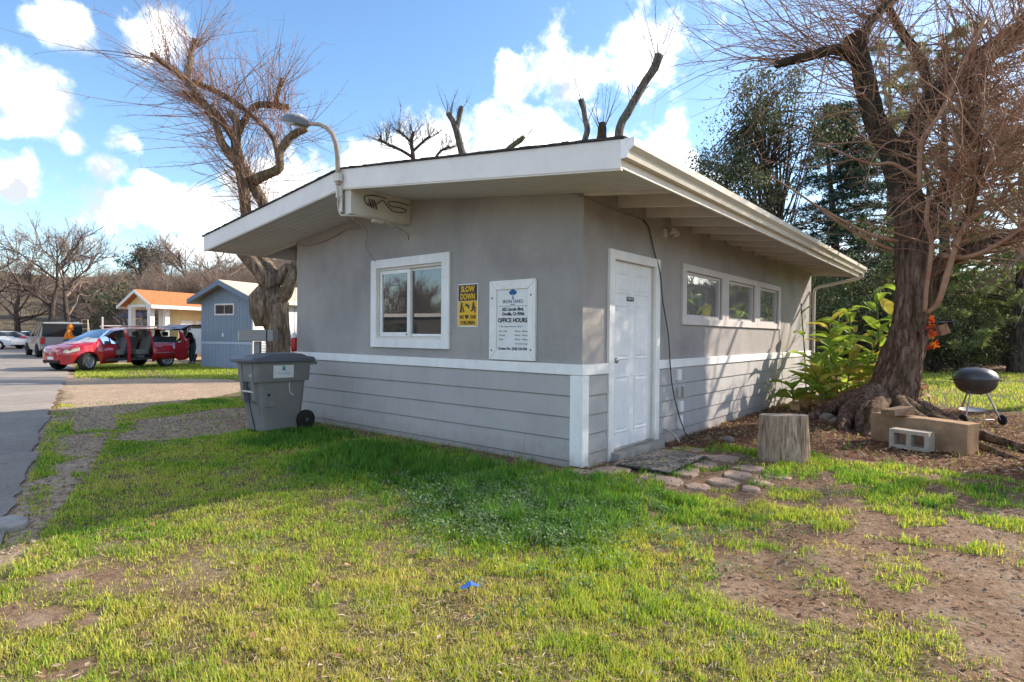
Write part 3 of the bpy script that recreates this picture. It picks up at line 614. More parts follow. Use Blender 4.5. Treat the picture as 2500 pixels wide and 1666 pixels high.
b = MB(); b.obox((-2.725, -0.56, 2.812), (0.05, 0.16, 0.045)); b.obox((-2.70, -0.60, 2.80), (0.02, 0.035, 0.02)); tag(b.build('junction_box', M_OLDW, None, bevel=0.004), 'small cream junction box under the ridge beam', 'junction box')

t = thing('security_light', 'small twin floodlight high on the wall right of the door', 'security light', (0, 1.97, 2.72))
b = MB(); b.box(0.001, 0.035, 1.87, 1.97, 2.67, 2.77); b.build('base', M_PINKW, t, bevel=0.004)
for (y, z) in ((1.99, 2.72), (2.09, 2.70)):
    b = MB(); b.lathe([(0.02, 0), (0.03, 0.03), (0.042, 0.08), (0.040, 0.085), (0, 0.082)], 12, (0.05, y, z), Matrix.Rotation(math.radians(70), 3, 'Y') @ Matrix.Rotation(math.radians(20), 3, 'X')); b.build('lamp_head', M_PINKW, t, smooth=True, autos=40)
for i, (y, z, nm, hh) in enumerate(((2.34, 0.86, 'white utility cover on the siding just under the trim band', 0.15), (2.44, 0.635, 'white utility cover with open flap, second below the trim band', 0.16), (2.42, 0.425, 'white ribbed utility cover, third below the trim band', 0.15), (2.40, 0.215, 'white utility cover nearest the ground on the siding', 0.18))):
    t = thing('utility_cover', nm, 'utility cover', (0.03, y, z - hh / 2), group='utility covers on the siding')
    b = MB(); b.box(0.012, 0.062, y - 0.055, y + 0.055, z - hh / 2, z + hh / 2); b.build('box', M_WHITE, t, bevel=0.005)
    for k in range(4):
        b = MB(); zz = z - hh / 2 + 0.022 + k * (hh - 0.03) / 4; b.box(0.0625, 0.068, y - 0.04, y + 0.04, zz, zz + 0.012); b.build('louvre', M_WHITE, t)
    if i == 1:
        b = MB(); b.obox((0.095, y - 0.085, z), (0.006, 0.09, hh), rz=0.9); b.build('flap', M_OLDW, t)

# things on the inner sill of the front window
M_GLOBE = mk('globe_blue', (0.14, 0.38, 0.58), (0.42, 0.60, 0.62), 0.35, 0.5, scale=14, lo=0.45, hi=0.55)
t = thing('desk_globe', 'pale blue globe on the inner sill of the front window', 'globe', (-2.60, 0.235, 1.373))
b = MB(); b.lathe([(0.05, 0), (0.05, 0.01), (0.012, 0.016), (0.012, 0.03)], 14, (-2.60, 0.235, 1.373)); b.build('base', M_WHITE, t, smooth=True, autos=40)
b = MB(); b.lathe([(0.092 * math.sin(a), 0.105 - 0.092 * math.cos(a)) for a in np.linspace(0.02, 3.12, 12)], 20, (-2.60, 0.235, 1.385)); b.build('ball', M_GLOBE, t, smooth=True)
M_CARD = mk('white_card', (0.86, 0.87, 0.88), (0.70, 0.71, 0.72), 0.5)
for i, (x, wd, h, lab) in enumerate(((-2.735, 0.085, 0.14, 'white card leaning left of the blue globe in the window'), (-2.40, 0.07, 0.13, 'small white card beside the striped flag in the window'), (-2.25, 0.10, 0.12, 'white card in the right corner of the front window'), (-3.02, 0.10, 0.13, 'white folded card behind the sliding sash'), (-3.30, 0.09, 0.15, 'white paper behind the left end of the sliding sash'))):
    b = MB(); b.obox((x, 0.165, 1.373 + h / 2 + 0.002), (wd, 0.006, h), rx=-0.12); b.obox((x + 0.01, 0.19, 1.373 + h / 2 - 0.008), (wd * 0.8, 0.006, h * 0.85), rx=0.25); tag(b.build('card', M_CARD), lab, 'card', 'cards on the window sill')
def flag_mat():
    m, t_, b_ = base_mat('striped_cloth', 0.8); c = t_.nodes.new('ShaderNodeTexCoord'); wv = t_.nodes.new('ShaderNodeTexWave'); wv.inputs['Scale'].default_value = 9; wv.inputs['Distortion'].default_value = 1.2
    mp = t_.nodes.new('ShaderNodeMapping'); mp.inputs['Rotation'].default_value = (0, 0.9, 0); t_.links.new(c.outputs['Object'], mp.inputs[0]); t_.links.new(mp.outputs[0], wv.inputs['Vector'])
    t_.links.new(ramp(t_, wv.outputs['Fac'], [(0.40, (0.62, 0.42, 0.46)), (0.5, (0.10, 0.10, 0.14)), (0.62, (0.70, 0.66, 0.68))]), b_.inputs['Base Color']); return m
b = MB(); fl = [(-2.50, 1.375), (-2.42, 1.375), (-2.34, 1.58), (-2.19, 1.80), (-2.20, 1.97), (-2.33, 1.86), (-2.44, 1.66)]
b.prism(fl, 'y', 0.20, 0.206); tag(b.build('small_flag', flag_mat()), 'striped cloth flag draped behind the right pane of the front window', 'flag')
t = thing('window_poster', 'dark green poster with pale lettering behind the front window', 'poster', (-2.45, 0.32, 1.55))
b = MB(); b.box(-2.78, -2.18, 0.33, 0.336, 1.55, 1.95); b.build('sheet', mk('poster_green', (0.035, 0.09, 0.075), (0.05, 0.07, 0.06), 0.5), t)
text_mesh('OFFICE', 0.10, M_INKW, t, (-2.50, 0.329, 1.86), ROT_F, width=0.36, bold=0.001); text_mesh('2', 0.22, M_INKW, t, (-2.60, 0.329, 1.68), ROT_F, width=0.12)
b = MB(); b.box(-2.34, -2.14, 0.26, 0.36, 1.373, 1.53); tag(b.build('red_box', mk('red_carton', (0.45, 0.05, 0.03), (0.38, 0.04, 0.03), 0.6)), 'red carton on the sill in the right corner of the front window', 'box')
b = MB(); b.lathe([(0.04, 0), (0.045, 0.02), (0.045, 0.12), (0.03, 0.15), (0, 0.155)], 16, (-3.10, 0.18, 1.78), Matrix.Rotation(0.0, 3, 'X')); tag(b.build('paper_oval', M_GLOBE, None, smooth=True), 'small pale blue rounded ornament hanging behind the sliding sash', 'ornament')
b = MB(); b.lathe([(0.0, 0), (0.055, 0.0), (0.055, 0.28), (0.02, 0.28), (0.02, 0.0)], 18, (-0.22, 3.92, 1.62)); b.box(-0.30, -0.125, 3.75, 4.05, 1.60, 1.618); tag(b.build('paper_towel_roll', M_CARD, None, smooth=True, autos=40), 'white paper towel roll standing inside the first side window', 'paper roll')

# ---------------------------------------------------------------- wheeled bin
M_BIN = mk('bin_plastic', (0.175, 0.172, 0.172), (0.21, 0.203, 0.198), 0.5, 0.35, scale=5, bscale=120, bstr=0.08); M_LID = mk('bin_lid_plastic', (0.085, 0.095, 0.115), (0.105, 0.112, 0.13), 0.45, 0.4, scale=5)
BN = thing('wheeled_bin', 'grey wheeled rubbish bin with hinged lid in front of the wall', 'bin', (-4.60, -0.92, 0))
def rrect(cx, cy, hx, hy, r, z, n=4):
    out = []
    for (sx, sy, a0) in ((1, 1, 0), (-1, 1, 90), (-1, -1, 180), (1, -1, 270)):
        for k in range(n + 1):
            a = math.radians(a0 + 90 * k / n); out.append((cx + sx * (hx - r) + r * math.cos(a), cy + sy * (hy - r) + r * math.sin(a), z))
    return out
cx, cy = -4.60, -0.92
b = MB(); rings = []
for (z, hx, hy, dy) in ((0.015, 0.225, 0.275, 0.0), (0.03, 0.24, 0.29, 0.0), (0.40, 0.262, 0.325, 0.0), (0.70, 0.280, 0.352, 0.0), (0.705, 0.315, 0.395, 0.0), (0.72, 0.320, 0.400, 0.0), (0.955, 0.330, 0.415, 0.0), (0.96, 0.338, 0.424, 0.0), (0.985, 0.338, 0.424, 0.0)):
    rings.append(rrect(cx, cy + dy, hx, hy, 0.07, z))
loft(b, rings); BODY = b.build('body', M_BIN, BN, smooth=True, autos=35)
b = MB()
loft(b, [rrect(cx, cy + d_, hx, hy, 0.07, z) for z, hx, hy, d_ in ((0.975, 0.365, 0.47, -0.01), (0.988, 0.375, 0.485, -0.012), (1.018, 0.375, 0.485, -0.012), (1.040, 0.355, 0.455, 0.0), (1.052, 0.30, 0.36, 0.03), (1.085, 0.24, 0.27, 0.06), (1.098, 0.15, 0.17, 0.07))]); LID = b.build('lid', M_LID, BN, smooth=True, autos=30)
b = MB(); b.box(cx - 0.16, cx + 0.16, cy - 0.38, cy - 0.10, 1.040, 1.056); b.build('lid_panel', M_LID, LID, bevel=0.006)
b = MB(); b.tube([(cx - 0.30, cy + 0.50, 0.95), (cx + 0.30, cy + 0.50, 0.95)], 0.02, 10)
for s in (-1, 1): b.box(cx + s * 0.27 - 0.02, cx + s * 0.27 + 0.02, cy + 0.40, cy + 0.52, 0.925, 0.975)
b.build('handle', M_BIN, BN, bevel=0.005)
# front catch recess with lift bar and side ribs
b = MB(); b.box(cx - 0.13, cx + 0.13, cy - 0.345, cy - 0.30, 0.42, 0.94); b.build('front_recess', M_LID, BN, bevel=0.004)
b = MB()
for s in (-1, 1): b.prism([(cy - 0.275, 0.03), (cy - 0.26, 0.03), (cy - 0.36, 0.95), (cy - 0.43, 0.94), (cy - 0.385, 0.45), (cy - 0.34, 0.40)], 'x', cx + s * 0.17 - 0.045, cx + s * 0.17 + 0.045)
b.build('front_rib', M_BIN, BN, bevel=0.012)
b = MB(); b.tube([(cx - 0.19, cy - 0.385, 0.57), (cx + 0.19, cy - 0.385, 0.57)], 0.014, 10); b.build('lift_bar', M_OLDW, BN, smooth=True, autos=40)
b = MB(); b.tube(smooth_pts([(cx + 0.04, cy - 0.385, 0.83), (cx - 0.005, cy - 0.39, 0.81), (cx - 0.015, cy - 0.375, 0.6), (cx + 0.0, cy - 0.34, 0.3), (cx + 0.03, cy - 0.29, 0.02)]), 0.007, 6); b.build('cord', M_BLACK, BN, smooth=True)
# raised square plate low on the side, label high on the side
b = MB(); b.prism([(cy - 0.27, 0.36), (cy - 0.11, 0.36), (cy - 0.11, 0.58), (cy - 0.27, 0.60)], 'x', cx + 0.256, cx + 0.279); b.build('side_boss', M_BIN, BN, bevel=0.004)
b = MB(); b.lathe([(0.02, 0), (0.02, 0.004), (0, 0.004)], 12, (cx + 0.2785, cy - 0.215, 0.525), Matrix.Rotation(math.pi / 2, 3, 'Y')); b.build('pivot_hole', M_BLACK, BN)
b = MB(); b.obox((cx + 0.3305, cy - 0.025, 0.845), (0.004, 0.30, 0.175), ry=0.035); LB = b.build('label', mk('bin_label', (0.66, 0.68, 0.68), (0.56, 0.59, 0.60), 0.5), BN)
M_TEAL = mk('teal_print', (0.02, 0.24, 0.22)); M_SLATE = mk('slate_print', (0.22, 0.30, 0.42))
text_mesh('R', 0.085, M_TEAL, BN, (cx + 0.3345, cy - 0.02, 0.885), ROT_S, bold=0.004); text_mesh('Recology', 0.036, M_SLATE, BN, (cx + 0.3335, cy - 0.015, 0.820), ROT_S, width=0.17)
text_mesh('323', 0.045, M_INKW, BN, (cx + 0.175, cy - 0.431, 0.80), ROT_F, width=0.07)
b = MB(); pts = smooth_pts([(cy + 0.09, 0.70), (cy + 0.085, 0.62), (cy + 0.10, 0.55), (cy + 0.13, 0.515), (cy + 0.155, 0.50), (cy + 0.145, 0.53)], 4)
b.tube([(cx + 0.272 + 0.055 * (p.y - 0.40), p.x, p.y) for p in [Vector((q[0], q[1], 0)) for q in [(float(a[0]), float(a[1])) for a in [(p_.x, p_.y) for p_ in [Vector((q_[0], q_[1], 0)) for q_ in pts]]]]] if False else [(cx + 0.268 + 0.06 * (z_ - 0.40), y_, z_) for (y_, z_) in ((cy + 0.09, 0.70), (cy + 0.085, 0.62), (cy + 0.10, 0.55), (cy + 0.13, 0.515), (cy + 0.155, 0.50))], 0.0045, 5); b.build('chalk_mark', M_INKW, BN)
RYW = Matrix.Rotation(math.pi / 2, 3, 'Y')
for s in (1, -1):
    b = MB(); wx = cx + s * 0.285 - 0.04
    b.lathe([(0.085, 0), (0.128, 0.004), (0.138, 0.02), (0.138, 0.06), (0.128, 0.076), (0.085, 0.080)], 28, (wx, cy + 0.34, 0.138), RYW); wh = b.build('wheel', M_BLACK, BN, smooth=True, autos=35)
    b = MB(); b.lathe([(0.0, 0.066), (0.086, 0.066), (0.086, 0.072), (0.03, 0.074), (0.028, 0.086), (0, 0.087)], 24, (wx, cy + 0.34, 0.138), RYW)
    for k in range(8):
        a = k * math.pi / 4; b.obox((wx + 0.074, cy + 0.34 + 0.055 * math.cos(a), 0.138 + 0.055 * math.sin(a)), (0.008, 0.06, 0.010), rx=a)
    b.build('hub', mk('wheel_dark', (0.03, 0.045, 0.05), (0.02, 0.03, 0.035), 0.4, 0.5), wh, smooth=True, autos=35)
    b = MB(); b.lathe([(0.012, 0), (0.012, 0.006), (0, 0.007)], 10, (wx + 0.0865, cy + 0.34, 0.138), RYW); b.build('axle_cap', M_METAL, wh)

BN.scale = (0.90, 1.0, 1.0)
# mailbox behind the bin
MX, MY = -5.634, -0.646
MBX = thing('mailbox', 'grey weathered mailbox on a square post behind the bin', 'mailbox', (MX, MY, 0), math.radians(40.5))
M_MAIL = paint_mat('mailbox_grey', (0.30, 0.285, 0.27), (0.18, 0.165, 0.15), 0.5)
b = MB(); b.box(-0.045, 0.045, -0.045, 0.045, 0, 1.245); b.build('post', M_MAIL, MBX, False, bevel=0.004)
b = MB(); b.box(-0.245, 0.175, -0.11, 0.11, 1.25, 1.43); b.build('box', M_MAIL, MBX, False, bevel=0.008)
b = MB(); b.box(0.192, 0.285, -0.11, 0.11, 1.25, 1.43); b.build('box_end', M_MAIL, MBX, False, bevel=0.008)
b = MB(); b.box(0.172, 0.195, -0.10, 0.10, 1.26, 1.42); b.build('dark_gap', M_BLACK, MBX, False)
b = MB(); b.box(-0.262, -0.247, -0.105, 0.105, 1.255, 1.40); b.build('door', M_OLDW, MBX, False, bevel=0.004)

# red feeder at the far corner
FD = thing('hummingbird_feeder', 'red and white hummingbird feeder hanging beside the far wall corner', 'bird feeder', (-5.68, 0.02, 1.05))
c = (-5.675, 0.0, 0)
b = MB(); b.lathe([(0.03, 1.07), (0.046, 1.09), (0.050, 1.12), (0.050, 1.29), (0.046, 1.305)], 18, c); b.build('reservoir', mk('red_nectar', (0.55, 0.012, 0.025), (0.45, 0.01, 0.02), 0.25, 0.5), FD, smooth=True, autos=40)
b = MB(); b.lathe([(0.052, 1.306), (0.050, 1.33), (0.03, 1.365), (0.012, 1.385), (0, 1.39)], 18, c); b.build('cap', M_WHITE, FD, smooth=True, autos=40)
b = MB(); b.lathe([(0.02, 1.035), (0.056, 1.045), (0.056, 1.068), (0.03, 1.07)], 18, c); b.build('dish', M_OLDW, FD, smooth=True, autos=40)
b = MB(); b.tube([(c[0], c[1], 1.385), (c[0], c[1] + 0.03, 2.88)], 0.004, 5); b.build('hanger', M_BLACK, FD)

# doormat and flagstones
def mat_mat():
    m, t_, b_ = base_mat('doormat_weave', 0.95, 0.1); f = tnoise(t_, 26, 4, 0.7, 1.2, None, (1, 1, 1)); g = tnoise(t_, 160, 2)
    c = ramp(t_, f, [(0.44, (0.045, 0.040, 0.036)), (0.54, (0.30, 0.265, 0.235))]); c = mixc_(t_, 0.5, c, ramp(t_, g, [(0.3, (0.6, 0.6, 0.6)), (0.7, (1.2, 1.2, 1.2))]), 'MULTIPLY')
    t_.links.new(c, b_.inputs['Base Color']); bump(t_, b_, g, 0.8, 0.01); return m
t = thing('doormat', 'worn brown and cream doormat below the door step', 'doormat', (0.55, 0.78, 0.012))
b = MB(); b.obox((0.55, 0.80, 0.027), (0.56, 1.02, 0.016), rz=0.02); b.build('pile', mat_mat(), t, bevel=0.004)
b = MB(); b.obox((0.55, 0.80, 0.017), (0.60, 1.06, 0.010), rz=0.02); b.build('rubber_edge', M_BLACK, t)
PTH = tag(bpy.data.objects.new('path', None), 'flagstone path from the door step into the grass', None, None, 'structure'); COL.objects.link(PTH); PTH.location = (0.8, 0.9, 0)
M_FLAG = mk('flagstone', (0.47, 0.34, 0.255), (0.32, 0.225, 0.17), 0.95, 0.15, scale=4, bscale=40, bstr=0.5)
def paver(cx_, cy_, rx, ry, rot, z=-0.001):
    n = random.choice((6, 7, 8)); pts = []
    for k in range(n):
        a = 2 * math.pi * k / n + random.uniform(-0.22, 0.22); q = random.uniform(0.84, 1.06); sq = 1.0 / max(abs(math.cos(a)), abs(math.sin(a))) ** 0.75
        x, y = math.cos(a) * rx * q * sq * 0.86, math.sin(a) * ry * q * sq * 0.86; pts.append((cx_ + x * math.cos(rot) - y * math.sin(rot), cy_ + x * math.sin(rot) + y * math.cos(rot)))
    b = MB(); b.prism(pts, 'z', -0.06, z + random.uniform(-0.007, 0.005)); return b.build('paver', M_FLAG, PTH, bevel=0.009)
for (x, y, rx, ry, ro) in ((0.30, 0.12, .20, .20, .1), (0.36, 0.52, .26, .19, 0), (0.40, 0.93, .28, .21, .05), (0.42, 1.36, .26, .2, -.05), (0.92, 0.12, .20, .19, .1), (0.72, 0.20, .16, .20, 0), (0.88, 0.56, .22, .22, .2), (0.90, 1.02, .22, .22, -.1), (0.93, 1.48, .23, .20, .1), (1.34, 0.42, .19, .16, .3), (1.36, 0.80, .20, .18, .1), (1.35, 1.20, .19, .19, -.2), (1.22, 0.10, .13, .13, .1), (1.63, 0.62, .13, .12, .2), (1.66, 1.02, .16, .14, .4), (0.10, -0.16, .18, .12, 0), (0.62, -0.15, .16, .11, .2), (0.44, 1.76, .25, .16, .1), (1.62, 0.34, .10, .09, 0)):
    paver(x, y, rx, ry, ro)

# ---------------------------------------------------------------- log stump
def wood_mat(name, c1, c2, stretch, scale=7, end=False):
    m, t_, b_ = base_mat(name, 0.9, 0.15); f = tnoise(t_, scale, 7, 0.68, 1.5, None, stretch); g = tnoise(t_, scale * 4, 5, 0.7, 0.4, None, stretch)
    c = ramp(t_, f, [(0.30, c1), (0.62, c2)]); c = mixc_(t_, 0.65, c, ramp(t_, g, [(0.35, (0.55, 0.53, 0.5)), (0.6, (1.1, 1.1, 1.1))]), 'MULTIPLY'); t_.links.new(c, b_.inputs['Base Color']); bump(t_, b_, g, 0.7, 0.02); return m
def log_mat():
    m, t_, b_ = base_mat('stump_wood', 0.9, 0.15); c = t_.nodes.new('ShaderNodeTexCoord'); mp = t_.nodes.new('ShaderNodeMapping'); mp.inputs['Rotation'].default_value = (0.35, 0.6, 0.2); mp.inputs['Scale'].default_value = (7, 7, 0.9); t_.links.new(c.outputs['Object'], mp.inputs[0])
    f = tnoise(t_, 1.6, 7, 0.7, 1.0, mp.outputs[0]); g = tnoise(t_, 6, 6, 0.7, 0.6, mp.outputs[0])
    cc = ramp(t_, f, [(0.30, (0.19, 0.125, 0.085)), (0.5, (0.44, 0.325, 0.235)), (0.68, (0.60, 0.475, 0.355))]); cc = mixc_(t_, 0.75, cc, ramp(t_, g, [(0.38, (0.38, 0.36, 0.34)), (0.58, (1.12, 1.1, 1.08))]), 'MULTIPLY')
    t_.links.new(cc, b_.inputs['Base Color']); bump(t_, b_, g, 0.9, 0.025); return m
def end_mat():
    m, t_, b_ = base_mat('end_grain', 0.9, 0.15); c = t_.nodes.new('ShaderNodeTexCoord'); wv = t_.nodes.new('ShaderNodeTexWave'); wv.wave_type = 'RINGS'; wv.rings_direction = 'Z'; wv.inputs['Scale'].default_value = 9; wv.inputs['Distortion'].default_value = 2.5; wv.inputs['Detail'].default_value = 3
    t_.links.new(c.outputs['Object'], wv.inputs['Vector']); cc = ramp(t_, wv.outputs['Fac'], [(0.2, (0.26, 0.21, 0.165)), (0.7, (0.40, 0.34, 0.275))]); t_.links.new(cc, b_.inputs['Base Color']); return m
ST = thing('log_stump', 'pale barkless log stump standing upright on the path edge', 'stump', (1.46, 1.97, 0))
b = MB(); rings = []; n = 36
for i in range(9):
    z = -0.02 + 0.51 * i / 8; r_ = []
    for j in range(n):
        a = 2 * math.pi * j / n; rr = 0.262 - 0.020 * (i / 8) + 0.014 * math.sin(2 * a + 0.9) + 0.012 * math.sin(3 * a + 0.5) + 0.006 * math.sin(7 * a + i * 0.25) + 0.004 * math.sin(13 * a - i * 0.4)
        r_.append((1.46 + rr * math.cos(a), 1.97 + rr * math.sin(a), z + (0.016 * math.cos(a + 0.6) if i == 8 else 0)))
    rings.append(r_)
loft(b, rings); b.build('log', log_mat(), ST, smooth=True, autos=50)
b = MB(); top = [(1.46 + (p[0] - 1.46) * 0.985, 1.97 + (p[1] - 1.97) * 0.985, p[2] + 0.001) for p in rings[-1]]
mid = [(1.46 + (p[0] - 1.46) * 0.5, 1.97 + (p[1] - 1.97) * 0.5, p[2] + 0.006 + 0.004 * random.random()) for p in rings[-1]]
low = [(p[0], p[1], p[2] - 0.004) for p in top]
loft(b, [low, top, mid]); b.build('cut_face', end_mat(), ST, smooth=True, autos=50)

# concrete beam, cinder block, wood block
BM = thing('concrete_beam', 'long tan weathered block lying at the foot of the big tree', 'block', (2.62, 4.02, 0), math.radians(-25))
M_BEAM = mk('tan_block', (0.42, 0.275, 0.170), (0.28, 0.175, 0.105), 0.95, 0.15, scale=4.5, bscale=35, bstr=0.6)
bmx = bmesh.new(); bmesh.ops.create_cube(bmx, size=1); bmesh.ops.subdivide_edges(bmx, edges=bmx.edges, cuts=9, use_grid_fill=True)
for v in bmx.verts:
    v.co.x *= 1.16; v.co.y *= 0.27; v.co.z = (v.co.z + 0.5) * 0.375 - 0.02
    nz = noise.noise_vector(v.co * 4.0); v.co += Vector(nz) * 0.012
me = bpy.data.meshes.new('block'); bmx.to_mesh(me); bmx.free(); o = finish(me, 'block', M_BEAM, BM, False, True, 0.006, 40)
b = MB(); b.lathe([(0.018, 0), (0.015, 0.012), (0, 0.013)], 10, (0.30, -0.132, 0.20), Matrix.Rotation(math.pi / 2, 3, 'X')); b.build('knot', M_BEAM, BM, False)
CB = thing('cinder_block', 'grey two hole cinder block lying against the tan block', 'cinder block', (2.545, 3.62, 0), math.radians(-14))
M_CIND = mk('cinder', (0.50, 0.43, 0.36), (0.38, 0.325, 0.275), 0.97, 0.1, scale=12, bscale=90, bstr=0.9)
b = MB(); b.panel((-0.215, 0.215), (0.0, 0.235), [(-0.168, -0.026, 0.045, 0.190), (0.026, 0.168, 0.045, 0.190)], -0.10, 0.10, lambda u, v, t: (u, t, v)); b.build('block', M_CIND, CB, False, bevel=0.006)
M_SPLIT = wood_mat('split_wood', (0.19, 0.12, 0.075), (0.37, 0.25, 0.165), (6, 1, 6), 5)
WB = MB(); R_ = Matrix.Rotation(math.radians(-30), 4, 'Z') @ Matrix.Rotation(math.radians(0), 4, 'X')
for p_, z0_, hh in (((2.36, 4.00), 0.372, 0.10),):
    q = [(-0.10, -0.19, 0), (0.10, -0.19, 0.0), (0.10, 0.17, 0), (-0.09, 0.17, 0), (-0.10, -0.20, hh * 0.65), (0.085, -0.19, hh * 0.8), (0.10, 0.18, hh * 1.15), (-0.085, 0.165, hh * 1.05)]
    WB.add([(p_[0] + (R_ @ Vector(v)).x, p_[1] + (R_ @ Vector(v)).y, z0_ + v[2]) for v in q], [(3, 2, 1, 0), (4, 5, 6, 7), (0, 1, 5, 4), (1, 2, 6, 5), (2, 3, 7, 6), (3, 0, 4, 7)])
tag(WB.build('wood_block', M_SPLIT, None, bevel=0.006), 'split brown wood block resting across the end of the tan block', 'wood block')
# stones by the roots
M_ROCK = mk('rock', (0.32, 0.27, 0.23), (0.22, 0.18, 0.15), 0.95, 0.15, scale=7, bscale=25, bstr=0.7)
def stone(x, y, s, seed, lab):
    bm = bmesh.new(); bmesh.ops.create_icosphere(bm, subdivisions=3, radius=1)
    for v in bm.verts:
        q = v.co * 1.1 + Vector((seed * 3.7, 0, 0)); d = 1 + 0.35 * noise.noise(q) + 0.15 * noise.noise(q * 2.7)
        v.co = Vector((v.co.x * d * s, v.co.y * d * s * 0.75, v.co.z * d * s * 0.6))
    me = bpy.data.meshes.new('stone'); bm.to_mesh(me); bm.free(); o = finish(me, 'stone', M_ROCK, None, False, True); o.location = (x, y, s * 0.25); tag(o, lab, 'stone', 'stones near the tree roots')
for i, (x, y, s, lab) in enumerate(((1.18, 5.75, 0.13, 'pale rounded stone among the mulch below the leafy plants'), (1.36, 5.45, 0.10, 'small tan stone between the plants and the tree roots'), (0.62, 2.60, 0.075, 'flat grey stone by the wall beyond the door'), (1.02, 6.1, 0.09, 'brown stone half buried under the canna leaves'), (-0.6, -0.22, 0.045, 'tiny stone by the siding near the corner'))): stone(x, y, s, i + 1, lab)

# ---------------------------------------------------------------- kettle grill
GX, GY = 3.10, 6.97
GR = thing('kettle_grill', 'black kettle grill on tripod legs with two small wheels', 'grill', (GX, GY, 0))
M_ENAM = mk('grey_enamel', (0.055, 0.060, 0.066), (0.075, 0.078, 0.08), 0.32, 0.5, scale=4); M_ENAMD = mk('sooty_enamel', (0.035, 0.033, 0.032), (0.085, 0.07, 0.055), 0.42, 0.45, scale=3)
b = MB(); b.lathe([(0.02, 0.475), (0.10, 0.482), (0.19, 0.520), (0.255, 0.585), (0.288, 0.660), (0.296, 0.735), (0.290, 0.737)], 40, (GX, GY, 0)); b.build('bowl', M_ENAMD, GR, smooth=True, autos=60)
b = MB(); b.lathe([(0.306, 0.728), (0.307, 0.752), (0.297, 0.775), (0.262, 0.835), (0.20, 0.882), (0.12, 0.908), (0.04, 0.917), (0, 0.918)], 40, (GX, GY, 0)); LDG = b.build('lid', M_ENAM, GR, smooth=True, autos=60)
b = MB(); b.tube(smooth_pts([(GX - 0.07, GY, 0.908), (GX - 0.06, GY, 0.955), (GX + 0.06, GY, 0.955), (GX + 0.07, GY, 0.908)], 4), 0.010, 8); b.build('lid_handle', M_BLACK, LDG, smooth=True)
b = MB(); b.obox((GX - 0.31, GY - 0.10, 0.71), (0.06, 0.10, 0.018), rz=0.3); b.obox((GX + 0.31, GY + 0.10, 0.71), (0.06, 0.10, 0.018), rz=0.3); b.build('side_handle', M_BLACK, GR, bevel=0.004)
wl_, wr_, lf = Vector((2.98, 6.68, 0.085)), Vector((3.42, 7.02, 0.085)), Vector((2.86, 7.28, 0.0))
for (foot, top) in ((wl_, (3.045, 6.84, 0.52)), (wr_, (3.24, 7.03, 0.52)), (lf, (3.0, 7.08, 0.52))):
    b = MB(); b.tube([foot, top], 0.013, 10); b.build('leg', M_METAL, GR, smooth=True, autos=50)
ax = (wr_ - wl_).normalized(); RW = Vector((0, 0, 1)).rotation_difference(ax).to_matrix()
for w_, s in ((wl_, -1), (wr_, 1)):
    b = MB(); b.lathe([(0.0, -0.022), (0.06, -0.024), (0.078, -0.018), (0.084, -0.006), (0.084, 0.010), (0.074, 0.020), (0.03, 0.024), (0, 0.024)], 24, w_ + ax * s * 0.03, RW); b.build('wheel', M_BLACK, GR, smooth=True, autos=40)
b = MB(); b.tube([wl_, wr_], 0.007, 8); b.build('axle', M_METAL, GR, smooth=True)
b = MB(); cc = Vector((3.06, 7.03, 0.20)); b.lathe([(0.0, -0.012), (0.10, -0.01), (0.165, 0.012), (0.172, 0.022), (0.165, 0.018), (0.10, -0.004), (0, -0.006)], 28, cc, Matrix.Rotation(0.12, 3, 'X')); b.build('ash_catcher', M_METAL, GR, smooth=True, autos=60)
# ---------------------------------------------------------------- ground masks (all in world metres)
_tab = np.random.default_rng(5).random((256, 256))
def vnoise(x, y, f, s=0):
    x = np.asarray(x, float) * f + s * 17.3; y = np.asarray(y, float) * f + s * 9.1
    i = np.floor(x).astype(int); j = np.floor(y).astype(int); fx = x - i; fy = y - j
    fx = fx * fx * (3 - 2 * fx); fy = fy * fy * (3 - 2 * fy); i0 = i & 255; j0 = j & 255; i1 = (i + 1) & 255; j1 = (j + 1) & 255
    return (_tab[i0, j0] * (1 - fx) + _tab[i1, j0] * fx) * (1 - fy) + (_tab[i0, j1] * (1 - fx) + _tab[i1, j1] * fx) * fy
def fbm(x, y, f, s=0, o=4):
    a = 0; w = 1; tot = 0
    for k in range(o): a = a + w * vnoise(x, y, f * 2 ** k, s + k); tot += w; w *= 0.55
    return a / tot
def sstep(a, b, x): t = np.clip((x - a) / (b - a), 0, 1); return t * t * (3 - 2 * t)
def inpoly(x, y, poly):
    x = np.asarray(x); y = np.asarray(y); r = np.zeros(x.shape, bool); n = len(poly)
    for i in range(n):
        (x1, y1), (x2, y2) = poly[i], poly[(i + 1) % n]
        if y1 == y2: continue
        c = ((y1 > y) != (y2 > y)) & (x < (x2 - x1) * (y - y1) / (y2 - y1) + x1); r ^= c
    return r
ROAD_EDGE = [(9.0, -7.3), (3.0, -5.65), (0.2, -4.95), (-1.83, -4.36), (-3.65, -3.88), (-7.04, -3.05), (-10.3, -2.25), (-17.2, -0.45), (-22.2, 0.85), (-30.0, 2.6), (-45.0, 5.9), (-75.0, 12.5)]
def road_edge_y(x):
    e = ROAD_EDGE[::-1]; return np.interp(x, [p[0] for p in e], [p[1] for p in e])
GRAVEL = [(-4.9, -3.3), (-5.75, -2.6), (-8.2, -1.85), (-9.1, -0.5), (-10.4, 1.3), (-12.5, 2.6), (-15.2, 3.0), (-17.9, -0.25), (-10.3, -2.1), (-7.0, -2.95)]
PATCH = [(-5.5, -2.65), (-7.0, -1.9), (-7.6, -0.4), (-7.2, 1.0), (-5.7, 0.2), (-4.95, -0.7), (-4.85, -1.95), (-5.15, -2.5)]
